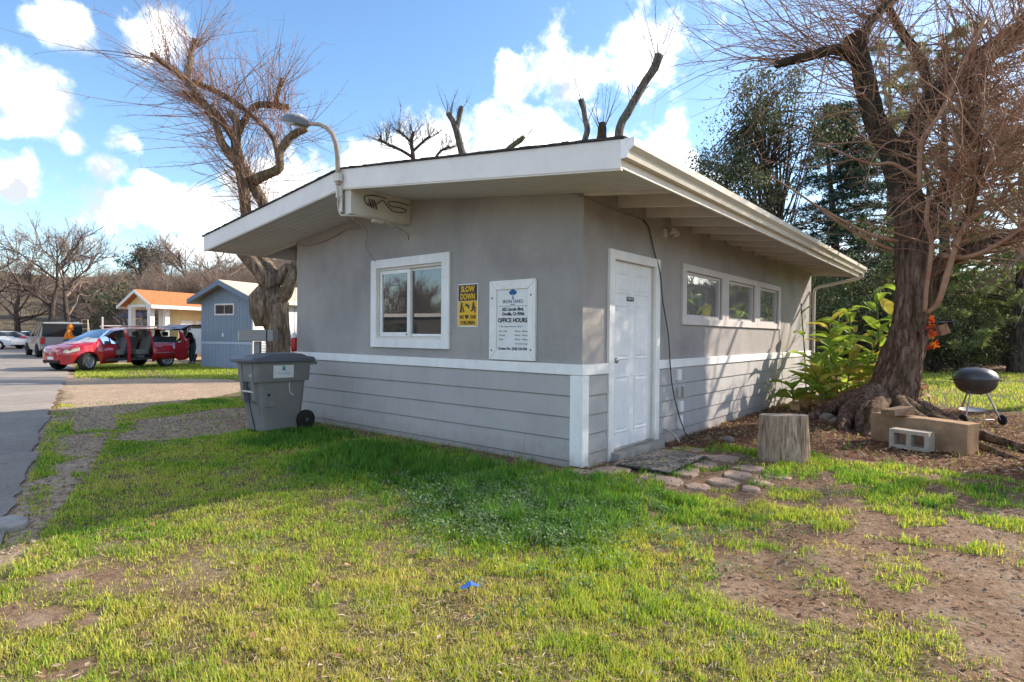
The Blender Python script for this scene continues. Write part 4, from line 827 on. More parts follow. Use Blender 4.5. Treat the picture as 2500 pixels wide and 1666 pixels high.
DIRT = [(1.05, -0.25), (1.15, -0.9), (1.62, -1.75), (2.1, -2.12), (2.69, -2.12), (3.1, -1.90), (3.45, -2.2), (4.5, -2.6), (9, -2), (9, 9.5), (3.4, 9.4), (2.0, 9.6), (0.7, 9.2), (0.0, 9.2), (0.0, 0.2)]
MULCH = [(0.0, 1.65), (1.2, 2.3), (1.9, 2.6), (3.2, 2.5), (9, 3.0), (9, 8.9), (3.5, 9.2), (2.1, 9.4), (0.5, 10.5), (0.0, 10.0)]
def density(x, y):
    """share of ground hidden by grass"""
    e = 0.22 * (fbm(x, y, 1.3, 3) - 0.5) * 2; xe = x + e; ye = y + 0.22 * (fbm(x, y, 1.3, 8) - 0.5) * 2
    d = np.ones(np.shape(x))
    d *= 0.42 + 0.58 * sstep(0.34, 0.54, fbm(x, y, 2.1, 21)) * (0.7 + 0.3 * sstep(0.35, 0.5, fbm(x, y, 7.0, 23)))                       # thin spots
    d = np.where(inpoly(xe, ye, DIRT), sstep(0.44, 0.58, fbm(x, y, 2.6, 5)) * 0.55, d)
    band = inpoly(xe, ye, [(0.75, -0.9), (0.6, -0.1), (1.1, 0.7), (1.8, 1.6), (2.9, 2.2), (3.1, 0.5), (2.5, -0.45), (1.75, -1.0)])
    d = np.where(band, sstep(0.34, 0.54, fbm(x, y, 3.0, 7)) * 0.85, d)
    d = np.where(inpoly(x, y, [(1.8, -1.17), (2.62, -0.46), (3.6, -0.3), (3.9, -2.2), (2.81, -1.9), (2.2, -2.0)]), sstep(0.44, 0.62, fbm(x, y, 3.2, 9)) * 0.45, d)
    d = np.where(inpoly(xe, ye, [(2.77, -1.95), (3.1, -1.80), (3.16, -2.38), (2.59, -2.9), (2.3, -2.54)]), 0.75 * sstep(0.36, 0.5, fbm(x, y, 2.6, 4)), d)
    d = np.where((x > 3.1) & (y < -2.0) & (y > -5), d * 0.25, d)
    d = np.where(inpoly(xe, ye, MULCH), 0.012, d)
    tuft = np.exp(-(((x - 0.95) / 0.36) ** 2 + ((y - 2.15) / 0.22) ** 2)) + 0.8 * np.exp(-(((x - 1.5) / 0.5) ** 2 + ((y - 1.55) / 0.22) ** 2)) + 0.6 * np.exp(-(((x - 1.75) / 0.2) ** 2 + ((y - 2.1) / 0.25) ** 2)); d = np.maximum(d, np.where(tuft > 0.3, tuft, 0))
    d = np.where(inpoly(xe, ye, PATCH) | inpoly(xe * 1.0, ye, GRAVEL), 0.03, d)
    re = road_edge_y(x) - y                                                          # > 0 on the road
    verge = (re > -0.16 - 0.125 * np.clip(-x - 1.0, 0, 7)) & (x > -6.5) & (x < -0.9)
    d = np.where(verge & (re < 0), np.maximum(sstep(0.56, 0.68, fbm(x, y, 2.1, 12)) * 0.7, 0.85 * np.exp(-((re + 0.12) / 0.10) ** 2) * sstep(0.35, 0.5, fbm(x, y, 3, 2))), d)
    d = np.where((x <= -6.5) & (re < 0) & (re > -0.35), 0.5 * sstep(0.4, 0.55, fbm(x, y, 3, 2)), d)
    d = np.where(re > -0.02, 0, d)
    d = np.where(inpoly(x, y, [(-1.4, -4.9), (-1.3, -4.1), (-0.9, -3.85), (0.1, -4.3), (1.2, -4.6), (1.2, -6)]), d * sstep(0.30, 0.44, fbm(x, y, 4.1, 14)), d)
    wall = (x > -5.7) & (x < 0.02) & (y > -0.30 - 0.15 * fbm(x, y, 3, 6)) & (y < LY); d = np.where(wall, 0.06 if np.ndim(d) == 0 else d * 0.10, d)
    d = np.where((x > -5.6) & (x < 0.0) & (y > -0.01) & (y < LY), 0, d)
    inner = (x > 0.05) & (x < 1.5) & (y > -0.28) & (y < 1.75); d = np.where(inner, d * sstep(0.5, 0.62, fbm(x, y, 4, 15)), d)
    d = np.where(((x - 1.46) ** 2 + (y - 1.97) ** 2) < 0.262 ** 2, 0, d)
    return d
def lushness(x, y):
    """1 = tall deep green beside the wall, 0 = short yellowish turf"""
    a = 1.1 * np.exp(-(((x + 1.6) / 3.0) ** 2 + ((y + 1.0) / 0.95) ** 2)) + 0.85 * np.exp(-(((x - 0.55) / 1.1) ** 2 + ((y + 1.45) / 0.85) ** 2)) + 0.45 * np.exp(-(((x - 1.7) / 0.9) ** 2 + ((y + 2.25) / 0.45) ** 2))
    a = a + 0.5 * ((y > -0.6) & (x > 0.3)) + 0.25 * (x < -3.2)
    return np.clip(a * 0.95 + (fbm(x, y, 1.1, 31) - 0.5) * 1.1, 0, 1)

# ---------------------------------------------------------------- ground sheet
def axis_coords(lo, hi, step, far):
    c = list(np.arange(lo, hi + 1e-6, step)); s = step; v = hi
    while v < far: s *= 1.35; v += s; c.append(v)
    s = step; v = lo; pre = []
    while v > -far: s *= 1.35; v -= s; pre.append(v)
    return np.array(pre[::-1] + c)
gxs = axis_coords(-12, 8, 0.10, 1200); gys = axis_coords(-7, 13, 0.10, 1200)
GX_, GY_ = np.meshgrid(gxs, gys, indexing='ij')
def ground_z(x, y):
    z = -0.022 + 0.018 * (fbm(x, y, 0.8, 40) - 0.5) + 0.012 * (fbm(x, y, 4.0, 42) - 0.5)
    z = z + 0.075 * np.exp(-(((x - 1.75) / 0.75) ** 2 + ((y - 6.2) / 0.9) ** 2)) + 0.05 * np.exp(-(((x - 0.4) / 0.5) ** 2 + ((y - 6.5) / 2.5) ** 2))
    re = road_edge_y(x) - y; z = np.where(re > -0.1, -0.035, z)
    return z
GZ = ground_z(GX_, GY_)
nx, ny = GX_.shape
idx = np.arange(nx * ny).reshape(nx, ny)
quads = np.stack([idx[:-1, :-1], idx[1:, :-1], idx[1:, 1:], idx[:-1, 1:]], -1).reshape(-1, 4)
dens = np.clip(density(GX_, GY_), 0, 1); far = (np.abs(GX_) > 14) | (GY_ > 14)
farlawn = (GX_ > -4.0) & (GX_ < 22) & (GY_ > 9.6) & (GY_ < 27)
strip = inpoly(GX_, GY_, [(-26, 1.9), (-17.8, -0.1), (-14.4, 3.0), (-12.3, 2.8), (-10, 6), (-19, 12), (-25, 8)])
dens = np.where(farlawn, 0.75, np.where(far, 0.10, dens)); dens = np.where(strip, 0.65, dens)
mul = inpoly(GX_, GY_, MULCH).astype(float); grv = (inpoly(GX_, GY_, GRAVEL) | inpoly(GX_, GY_, PATCH)).astype(float)
re_ = road_edge_y(GX_) - GY_; grv = np.maximum(grv, ((re_ > -0.16 - 0.125 * np.clip(-GX_ - 1.0, 0, 7)) & (GX_ < -1.2) & (GX_ > -9)).astype(float) * 0.85); grv = np.where(far & (GX_ < -6) & ~strip, 0.9, grv); grv = np.where(GX_ > -1.2, 0, grv)
me = np_mesh('ground', np.stack([GX_, GY_, GZ], -1), quads, colors={'turf': dens.ravel(), 'mulch': mul.ravel(), 'gravel': grv.ravel()})
def ground_mat():
    m, t, b = base_mat('ground_soil', 0.97, 0.12)
    def att(n):
        a = t.nodes.new('ShaderNodeAttribute'); a.attribute_name = n; return a.outputs['Fac']
    n1 = tnoise(t, 1.6, 7, 0.65, 0.3); n2 = tnoise(t, 28, 6, 0.7, 0.4); n3 = tnoise(t, 140, 4, 0.7)
    vo = t.nodes.new('ShaderNodeTexVoronoi'); vo.inputs['Scale'].default_value = 42; c_ = t.nodes.new('ShaderNodeTexCoord'); t.links.new(c_.outputs['Object'], vo.inputs['Vector'])
    soil = ramp(t, n1, [(0.30, (0.135, 0.085, 0.053)), (0.50, (0.265, 0.175, 0.112)), (0.72, (0.385, 0.298, 0.218))])
    soil = mixc_(t, 0.75, soil, ramp(t, n2, [(0.32, (0.30, 0.26, 0.23)), (0.60, (1.12, 1.1, 1.1))]), 'MULTIPLY')
    soil = mixc_(t, ramp(t, n3, [(0.60, (0, 0, 0)), (0.72, (0.55, 0.55, 0.55))]), soil, (0.36, 0.29, 0.22))
    mulch = ramp(t, n2, [(0.30, (0.055, 0.028, 0.018)), (0.5, (0.165, 0.085, 0.052)), (0.68, (0.27, 0.155, 0.10))])
    grav = ramp(t, vo.outputs['Color'], [(0.1, (0.27, 0.190, 0.132)), (0.55, (0.44, 0.325, 0.230)), (0.95, (0.58, 0.455, 0.34))])
    grav = mixc_(t, 0.6, grav, ramp(t, n1, [(0.3, (0.72, 0.70, 0.68)), (0.65, (1.08, 1.05, 1.0))]), 'MULTIPLY')
    turf = ramp(t, n2, [(0.30, (0.045, 0.042, 0.016)), (0.50, (0.125, 0.115, 0.040)), (0.72, (0.30, 0.25, 0.12))])
    def soft(a, w_=0.5): return mth(t, 'MULTIPLY', mth(t, 'SUBTRACT', mth(t, 'MULTIPLY_ADD', mth(t, 'SUBTRACT', n2, 0.5), w_, a), 0.3), 2.6, clamp=True)
    c = mixc_(t, soft(att('mulch')), soil, mulch); c = mixc_(t, soft(att('gravel')), c, grav); c = mixc_(t, mth(t, 'MULTIPLY', soft(att('turf'), 0.8), 0.85), c, turf)
    t.links.new(c, b.inputs['Base Color']); h = mixc_(t, 0.35, n2, n3); bump(t, b, h, 0.9, 0.03); return m
tag(finish(me, 'ground', ground_mat(), None, False, True), 'bare soil, mulch and gravel yard', kind='structure')

# road: asphalt with a broken edge
def asphalt():
    m, t, b = base_mat('asphalt', 0.95, 0.15); f = tnoise(t, 0.7, 6, 0.65, 0.3); g = tnoise(t, 120, 3, 0.7); l = tnoise(t, 2.5, 6, 0.6, 1.5)
    c = ramp(t, f, [(0.32, (0.225, 0.200, 0.178)), (0.66, (0.315, 0.282, 0.250))]); c = mixc_(t, 0.6, c, ramp(t, g, [(0.3, (0.65, 0.65, 0.65)), (0.7, (1.22, 1.2, 1.18))]), 'MULTIPLY')
    c = mixc_(t, ramp(t, l, [(0.485, (0, 0, 0)), (0.50, (0.5, 0.5, 0.5)), (0.515, (0, 0, 0))]), c, (0.09, 0.085, 0.08)); t.links.new(c, b.inputs['Base Color']); bump(t, b, g, 0.5, 0.008); return m
xs = np.concatenate([np.linspace(9, -26, 260), np.linspace(-26.5, -140, 80)]); vs = []; fs = []
for i, x in enumerate(xs):
    e = float(np.interp(x, [-140] + [p[0] for p in ROAD_EDGE[::-1]], [27.0] + [p[1] for p in ROAD_EDGE[::-1]])) + 0.10 * (float(fbm(x, 0.0, 2.2, 50)) - 0.5) * 2
    vs += [(x, e, -0.014), (x, e - 0.05, 0.0), (x, e - 2.2, 0.02), (x, e - 5.5, 0.0), (x, e - 5.6, -0.03)]
for i in range(len(xs) - 1):
    for k in range(4): fs.append((i * 5 + k, i * 5 + k + 1, i * 5 + k + 6, i * 5 + k + 5))
b = MB(); b.add(vs, fs); tag(b.build('road', asphalt(), smooth=True), 'old grey asphalt park road', kind='structure')

# ---------------------------------------------------------------- grass
def leaf_shader(name, stops, rough=0.55, transl=0.35, yellow=None, island=0.35, attr=None):
    m, t, b = base_mat(name, rough, 0.25)
    g = t.nodes.new('ShaderNodeNewGeometry'); rnd = g.outputs['Random Per Island']
    if attr:
        a = t.nodes.new('ShaderNodeAttribute'); a.attribute_name = attr; f = mth(t, 'ADD', a.outputs['Fac'], mth(t, 'MULTIPLY', mth(t, 'SUBTRACT', rnd, 0.5), island), clamp=True)
    else: f = rnd
    c = ramp(t, f, stops)
    hv = t.nodes.new('ShaderNodeHueSaturation'); t.links.new(c, hv.inputs['Color']); t.links.new(mth(t, 'MULTIPLY_ADD', mth(t, 'FRACT', mth(t, 'MULTIPLY', rnd, 37.7)), 0.5, 0.75), hv.inputs['Value'])
    t.links.new(hv.outputs[0], b.inputs['Base Color'])
    tr = N(t, 'ShaderNodeBsdfTranslucent'); t.links.new(mixc_(t, 0.55, hv.outputs[0], (1.0, 0.95, 0.25), 'MULTIPLY') if yellow is None else hv.outputs[0], tr.inputs[0])
    mx = N(t, 'ShaderNodeMixShader', inp={0: transl}); o = t.nodes['Material Output']; t.links.new(b.outputs[0], mx.inputs[1]); t.links.new(tr.outputs[0], mx.inputs[2]); t.links.new(mx.outputs[0], o.inputs[0]); return m
def blades(px, py, h, wd, lush, name, mat, label, lean=0.55, segs=2, z=None):
    n = len(px); r = RNG
    a = r.random(n) * 2 * math.pi; ln = (0.15 + lean * r.random(n) ** 1.3) * h; dx, dy = np.cos(a), np.sin(a); fa = a + math.pi / 2 + (r.random(n) - 0.5); wx, wy = np.cos(fa) * wd / 2, np.sin(fa) * wd / 2
    z0 = (ground_z(px, py) if z is None else z) - 0.006
    hz = np.sqrt(np.maximum(h * h - ln * ln, (0.4 * h) ** 2))
    V = np.zeros((n, 5, 3))
    V[:, 0] = np.stack([px - wx, py - wy, z0], -1); V[:, 1] = np.stack([px + wx, py + wy, z0], -1)
    mx_, my_, mz = px + dx * ln * 0.32, py + dy * ln * 0.32, z0 + hz * 0.60
    V[:, 2] = np.stack([mx_ + wx * 0.8, my_ + wy * 0.8, mz], -1); V[:, 3] = np.stack([mx_ - wx * 0.8, my_ - wy * 0.8, mz], -1)
    V[:, 4] = np.stack([px + dx * ln, py + dy * ln, z0 + hz], -1)
    i = np.arange(n)[:, None] * 5
    me = np_mesh(name, V.reshape(-1, 3), i + np.array([[0, 1, 2, 3]]), i + np.array([[3, 2, 4]]), colors={'lush': np.repeat(lush, 5)})
    return tag(finish(me, name, mat, None, False, False), label, None, None, 'stuff')
M_GRASS = leaf_shader('grass_blade', [(0.0, (0.62, 0.52, 0.19)), (0.22, (0.56, 0.56, 0.105)), (0.5, (0.35, 0.49, 0.060)), (0.8, (0.145, 0.315, 0.042)), (1.0, (0.080, 0.215, 0.036))], 0.6, 0.5, attr='lush', island=0.62)
n = 1350000
r = 1.5 + (14 - 1.5) * RNG.random(n) ** 1.45; th = (RNG.random(n) - 0.5) * math.radians(118)
vx = -math.sin(YAW) * np.cos(th) + math.cos(YAW) * np.sin(th); vy = math.cos(YAW) * np.cos(th) + math.sin(YAW) * np.sin(th)
gx_, gy_ = CAM.x + vx * r, CAM.y + vy * r
clump = fbm(gx_, gy_, 9.0, 60, 3)
keep = RNG.random(n) < density(gx_, gy_) * (0.55 + 0.75 * sstep(0.36, 0.60, clump)) * 0.80
gx_, gy_, r, clump = gx_[keep], gy_[keep], r[keep], clump[keep]
L_ = lushness(gx_, gy_); h = (0.012 + 0.030 * RNG.random(len(gx_)) ** 2 + (0.078 * L_ ** 1.5) * (0.5 + 0.8 * RNG.random(len(gx_)))) * (0.75 + 0.6 * sstep(0.35, 0.62, clump)) * np.where(gx_ < -3.0, 0.8, 1.0)
blades(gx_, gy_, h, np.maximum(0.0036, r * 0.00130) * (0.7 + 0.6 * RNG.random(len(r))), np.clip(L_ * 0.75 + 0.20 + 0.35 * (clump - 0.45) + (fbm(gx_, gy_, 1.3, 70) - 0.5) * 0.95, 0, 1), 'grass', M_GRASS, 'short uneven lawn in front of the office')
# far lawn beyond the tree, and the strip before the blue home
n = 60000; fx = RNG.uniform(-3.5, 16, n); fy = RNG.uniform(9.7, 26.5, n); k = RNG.random(n) < (0.35 + 0.65 * sstep(0.35, 0.55, fbm(fx, fy, 0.8, 33))) * sstep(9.7, 10.6, fy + fbm(fx, fy, 1.5, 3)); fx, fy = fx[k], fy[k]
blades(fx, fy, 0.05 + 0.05 * RNG.random(len(fx)), np.full(len(fx), 0.018), np.clip(0.30 + 0.5 * (fbm(fx, fy, 0.5, 36) - 0.4) + 0.1 * RNG.random(len(fx)), 0, 1), 'grass', M_GRASS, 'sunlit lawn beyond the grill and the big tree')
n = 60000; fx = RNG.uniform(-26, -9, n); fy = RNG.uniform(-1.5, 10, n); k = inpoly(fx + 0.4 * (fbm(fx, fy, 1, 3) - .5), fy, [(-26, 1.9), (-17.8, -0.1), (-14.4, 3.0), (-12.3, 2.8), (-9.2, 4.0), (-10, 6), (-19, 9), (-25, 8)]) & (RNG.random(n) < 0.25 + 0.75 * sstep(0.35, 0.55, fbm(fx, fy, 0.8, 34))) & (fy > road_edge_y(fx) + 0.15); fx, fy = fx[k], fy[k]
blades(fx, fy, 0.05 + 0.04 * RNG.random(len(fx)), np.full(len(fx), 0.02), np.clip(0.34 + 0.5 * (fbm(fx, fy, 0.5, 37) - 0.4), 0, 1), 'grass', M_GRASS, 'grass strip beside the red van and the blue home')

def leaf_cards(C, size, mat, name, label, flat=0.25, kind='stuff', parent=None, curl=0.25, aspect=0.5, world=True, up=None, jit=0.5):
    """many small folded leaves (2 quads... as 4 triangles) at centres C"""
    n = len(C); r = RNG; a = r.random(n) * 2 * math.pi; tilt = (r.random(n) - 0.5) * 2 * flat * math.pi
    d = np.stack([np.cos(a) * np.cos(tilt), np.sin(a) * np.cos(tilt), np.sin(tilt)], -1)
    if up is not None: d = d + up; d /= np.linalg.norm(d, axis=1, keepdims=True)
    s = np.cross(d, np.array([0, 0, 1.0])); s /= np.linalg.norm(s, axis=1, keepdims=True) + 1e-9
    roll = (r.random(n) - 0.5) * 2 * flat * math.pi; nrm = np.cross(s, d); s2 = s * np.cos(roll)[:, None] + nrm * np.sin(roll)[:, None]; n2 = np.cross(s2, d)
    L = (size * (1 - jit + 2 * jit * r.random(n)))[:, None]; w_ = L * aspect / 2
    V = np.stack([C - d * L / 2, C + s2 * w_ + n2 * L * curl * 0.3, C + d * L / 2 + n2 * L * curl * 0.4, C - s2 * w_ + n2 * L * curl * 0.3], 1)
    i = np.arange(n)[:, None] * 4
    me = np_mesh(name, V.reshape(-1, 3), None, np.concatenate([i + np.array([[0, 1, 2]]), i + np.array([[0, 2, 3]])]))
    o = finish(me, name, mat, parent, world and parent is not None, False)
    return tag(o, label, None, None, kind) if (label or kind) else o
# dead thatch and straw lying flat in the turf
M_STRAW = leaf_shader('dead_straw', [(0.0, (0.24, 0.17, 0.095)), (0.6, (0.42, 0.33, 0.20)), (1.0, (0.58, 0.49, 0.34))], 0.9, 0.15, yellow=False)
n = 44000; q_ = 1.5 + 8.5 * RNG.random(n) ** 1.4; th = (RNG.random(n) - 0.5) * math.radians(112); sx_ = CAM.x + (-math.sin(YAW) * np.cos(th) + math.cos(YAW) * np.sin(th)) * q_; sy_ = CAM.y + (math.cos(YAW) * np.cos(th) + math.sin(YAW) * np.sin(th)) * q_
k = (density(sx_, sy_) > 0.02) & (sy_ < road_edge_y(sx_) + 99) & (RNG.random(n) < 0.25 + 0.75 * sstep(0.4, 0.6, fbm(sx_, sy_, 1.6, 91))) & (sy_ > road_edge_y(sx_) + 0.05); sx_, sy_ = sx_[k], sy_[k]
leaf_cards(np.stack([sx_, sy_, ground_z(sx_, sy_) + 0.010 + 0.016 * RNG.random(len(sx_))], -1), np.full(len(sx_), 0.040), M_STRAW, 'dead_grass', 'dead straw and thatch lying flat in the lawn', 0.12, aspect=0.09)
# silvery weeds and broad clumps in the middle of the lawn
M_WEED = leaf_shader('weed_leaf', [(0.0, (0.085, 0.165, 0.050)), (0.6, (0.150, 0.235, 0.095)), (1.0, (0.26, 0.32, 0.19))], 0.85, 0.3, yellow=False)
C = []
for _ in range(560):
    x = random.gauss(0.45, 0.62); y = random.gauss(-1.62, 0.42)
    if random.random() < 0.12: x = random.uniform(-3.6, 3); y = random.uniform(-3.5, -0.5)
    for k in range(random.randint(16, 34)):
        a = random.random() * 6.28; q = random.random() ** 0.6 * 0.085; C.append((x + q * math.cos(a), y + q * math.sin(a), 0.02 + 0.075 * random.random() * (1 - q * 5)))
leaf_cards(np.array(C), np.full(len(C), 0.022), M_WEED, 'weeds', 'low silvery green weeds in the middle of the lawn', 0.3)
# fallen leaves and chips
M_LEAFL = leaf_shader('dry_leaf', [(0.0, (0.13, 0.072, 0.042)), (0.45, (0.28, 0.155, 0.085)), (0.8, (0.40, 0.26, 0.16)), (1.0, (0.52, 0.41, 0.30))], 0.95, 0.25, yellow=False)
n = 52000; lx = RNG.uniform(0.0, 6.5, n); ly = RNG.uniform(-5, 9.6, n); inm = inpoly(lx, ly, MULCH); p_ = np.where(inm, 0.85, 0.12 + 0.5 * (density(lx, ly) < 0.3)); k = (RNG.random(n) < p_) & ~((np.abs(lx - 1.46) < 0.24) & (np.abs(ly - 1.97) < 0.24)); lx, ly = lx[k], ly[k]
leaf_cards(np.stack([lx, ly, ground_z(lx, ly) + 0.008 + 0.016 * RNG.random(len(lx))], -1), np.where(inpoly(lx, ly, MULCH), 0.05, 0.030), M_LEAFL, 'fallen_leaves', 'brown leaf litter and bark chips over the soil', 0.14, curl=0.6)
n = 2600; lx = RNG.uniform(-6, 1.5, n); ly = RNG.uniform(-5, 0.0, n); wallside = ly > -0.35; k = (RNG.random(n) < np.where(wallside, 1.0, 0.18)) & (ly > road_edge_y(lx) + 0.1); lx, ly = lx[k], ly[k]
leaf_cards(np.stack([lx, ly, ground_z(lx, ly) + 0.02 + 0.012 * RNG.random(len(lx))], -1), np.full(len(lx), 0.038), M_LEAFL, 'fallen_leaves', 'scattered brown leaves in the lawn and along the front wall', 0.16, curl=0.6)
# pebbles on the verge and gravel patch
def pebbles(n, x0, x1, y0, y1, cond, s, label, mat):
    px = RNG.uniform(x0, x1, n); py = RNG.uniform(y0, y1, n); k = cond(px, py); px, py = px[k], py[k]; n = len(px)
    o6 = np.array([[1, 0, 0], [0, 1, 0], [-1, 0, 0], [0, -1, 0], [0, 0, 0.75], [0, 0, -0.5]], float); sc = s * (0.4 + RNG.random(n) ** 2 * 1.3)
    a = RNG.random(n) * 6.28; ca, sa = np.cos(a), np.sin(a); J = 0.75 + 0.5 * RNG.random((n, 6, 3)); B = o6[None] * J * sc[:, None, None]
    V = np.stack([B[..., 0] * ca[:, None] - B[..., 1] * sa[:, None] + px[:, None], B[..., 0] * sa[:, None] + B[..., 1] * ca[:, None] + py[:, None], B[..., 2] + (ground_z(px, py) + sc * 0.2)[:, None]], -1)
    T_ = np.array([[0, 1, 4], [1, 2, 4], [2, 3, 4], [3, 0, 4], [1, 0, 5], [2, 1, 5], [3, 2, 5], [0, 3, 5]]); i = np.arange(n)[:, None, None] * 6
    tag(finish(np_mesh('gravel', V.reshape(-1, 3), None, (i + T_).reshape(-1, 3)), 'gravel', mat, None, False, False), label, None, None, 'stuff')
M_PEB = mk('pebble', (0.42, 0.32, 0.235), (0.29, 0.22, 0.16), 0.9, 0.2, scale=30, island=0.4)
pebbles(26000, -9.5, -1.0, -4.6, 1.0, lambda x, y: (inpoly(x, y, PATCH) | inpoly(x, y, GRAVEL) | ((road_edge_y(x) - y > -0.16 - 0.125 * np.clip(-x - 1.0, 0, 7)) & (x < -1.2) & (RNG.random(len(x)) < 0.6))) & (y > road_edge_y(x) + 0.03), 0.013, 'loose gravel on the verge and the drive beside the lawn', M_PEB)
pebbles(5000, 0.6, 6.0, -4.9, 3.0, lambda x, y: (density(x, y) < 0.35) & ~((x < 1.9) & (y > -0.3)), 0.006, 'small stones and crumbs of soil on the bare ground', mk('crumb', (0.36, 0.28, 0.21), (0.26, 0.19, 0.14), 0.95, 0.1, scale=30, island=0.25))
# litter
b = MB(); b.add([(1.165, -2.99, 0.04), (1.225, -2.955, 0.062), (1.245, -2.90, 0.045), (1.19, -2.93, 0.072), (1.16, -2.955, 0.045), (1.205, -2.985, 0.05)], [(0, 1, 3, 4), (1, 2, 3), (0, 5, 1)]); tag(b.build('wrapper', mk('blue_plastic', (0.05, 0.14, 0.42), (0.08, 0.2, 0.5), 0.35, 0.5)), 'crumpled blue wrapper lying in the lawn', 'litter')
b = MB(); b.prism([(-2.10 + 0.17 * math.cos(a) * (1 + .12 * math.sin(3 * a)), -4.26 + 0.11 * math.sin(a)) for a in np.linspace(0, 6.28, 13)[:-1]], 'z', -0.05, 0.02); tag(b.build('kerb_stone', M_CONC, None, bevel=0.012), 'flat pale stone at the road edge by the lawn', 'stone')
# ---------------------------------------------------------------- bark, limbs, shoots
def bark_mat(name, c1, c2, moss=None, vs=2.2, dark_above=None):
    m, t, b = base_mat(name, 0.95, 0.1)
    f = tnoise(t, vs, 8, 0.7, 0.8, None, (5, 5, 0.8)); g = tnoise(t, vs * 3.2, 6, 0.7, 0.5, None, (5, 5, 1.1)); l = tnoise(t, 1.3, 5, 0.6)
    c = ramp(t, f, [(0.34, tuple(x * 0.30 for x in c1)), (0.47, c1), (0.66, c2)]); c = mixc_(t, 0.6, c, ramp(t, g, [(0.36, (0.35, 0.34, 0.33)), (0.58, (1.15, 1.12, 1.1))]), 'MULTIPLY')
    if moss: c = mixc_(t, ramp(t, l, [(0.50, (0, 0, 0)), (0.64, (0.75, 0.75, 0.75))]), c, moss)
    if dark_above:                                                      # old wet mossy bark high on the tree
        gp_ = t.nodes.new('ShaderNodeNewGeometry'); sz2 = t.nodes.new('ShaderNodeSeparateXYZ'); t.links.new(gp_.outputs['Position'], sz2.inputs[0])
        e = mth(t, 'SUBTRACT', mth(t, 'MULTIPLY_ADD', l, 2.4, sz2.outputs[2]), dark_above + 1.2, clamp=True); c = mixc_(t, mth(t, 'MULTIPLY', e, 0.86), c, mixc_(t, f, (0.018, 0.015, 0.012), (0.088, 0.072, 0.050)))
    t.links.new(c, b.inputs['Base Color']); bump(t, b, f, 1.0, 0.08); return m
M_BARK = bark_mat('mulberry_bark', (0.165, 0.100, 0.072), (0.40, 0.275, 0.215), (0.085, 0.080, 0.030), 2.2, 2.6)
M_BARKL = bark_mat('gnarled_bark', (0.170, 0.125, 0.090), (0.40, 0.31, 0.225), (0.12, 0.10, 0.045))
M_BARKD = bark_mat('dark_bark', (0.085, 0.068, 0.058), (0.19, 0.155, 0.135), None)
M_BARKG = bark_mat('grey_bark', (0.14, 0.125, 0.11), (0.27, 0.245, 0.22), (0.12, 0.13, 0.06))
M_SHOOT = mk('red_brown_shoot', (0.265, 0.125, 0.068), (0.44, 0.262, 0.165), 0.6, 0.35, scale=3, island=0.45)
M_SHOOTL = mk('brown_shoot', (0.215, 0.102, 0.065), (0.35, 0.20, 0.135), 0.65, 0.3, scale=2, island=0.45)
M_TWIGG = mk('grey_brown_twig', (0.175, 0.128, 0.100), (0.285, 0.215, 0.172), 0.8, 0.2, scale=0.5, island=0.5)
M_TWIGD = mk('dark_twig', (0.070, 0.052, 0.046), (0.12, 0.092, 0.08), 0.8, 0.2, scale=0.5, island=0.5)

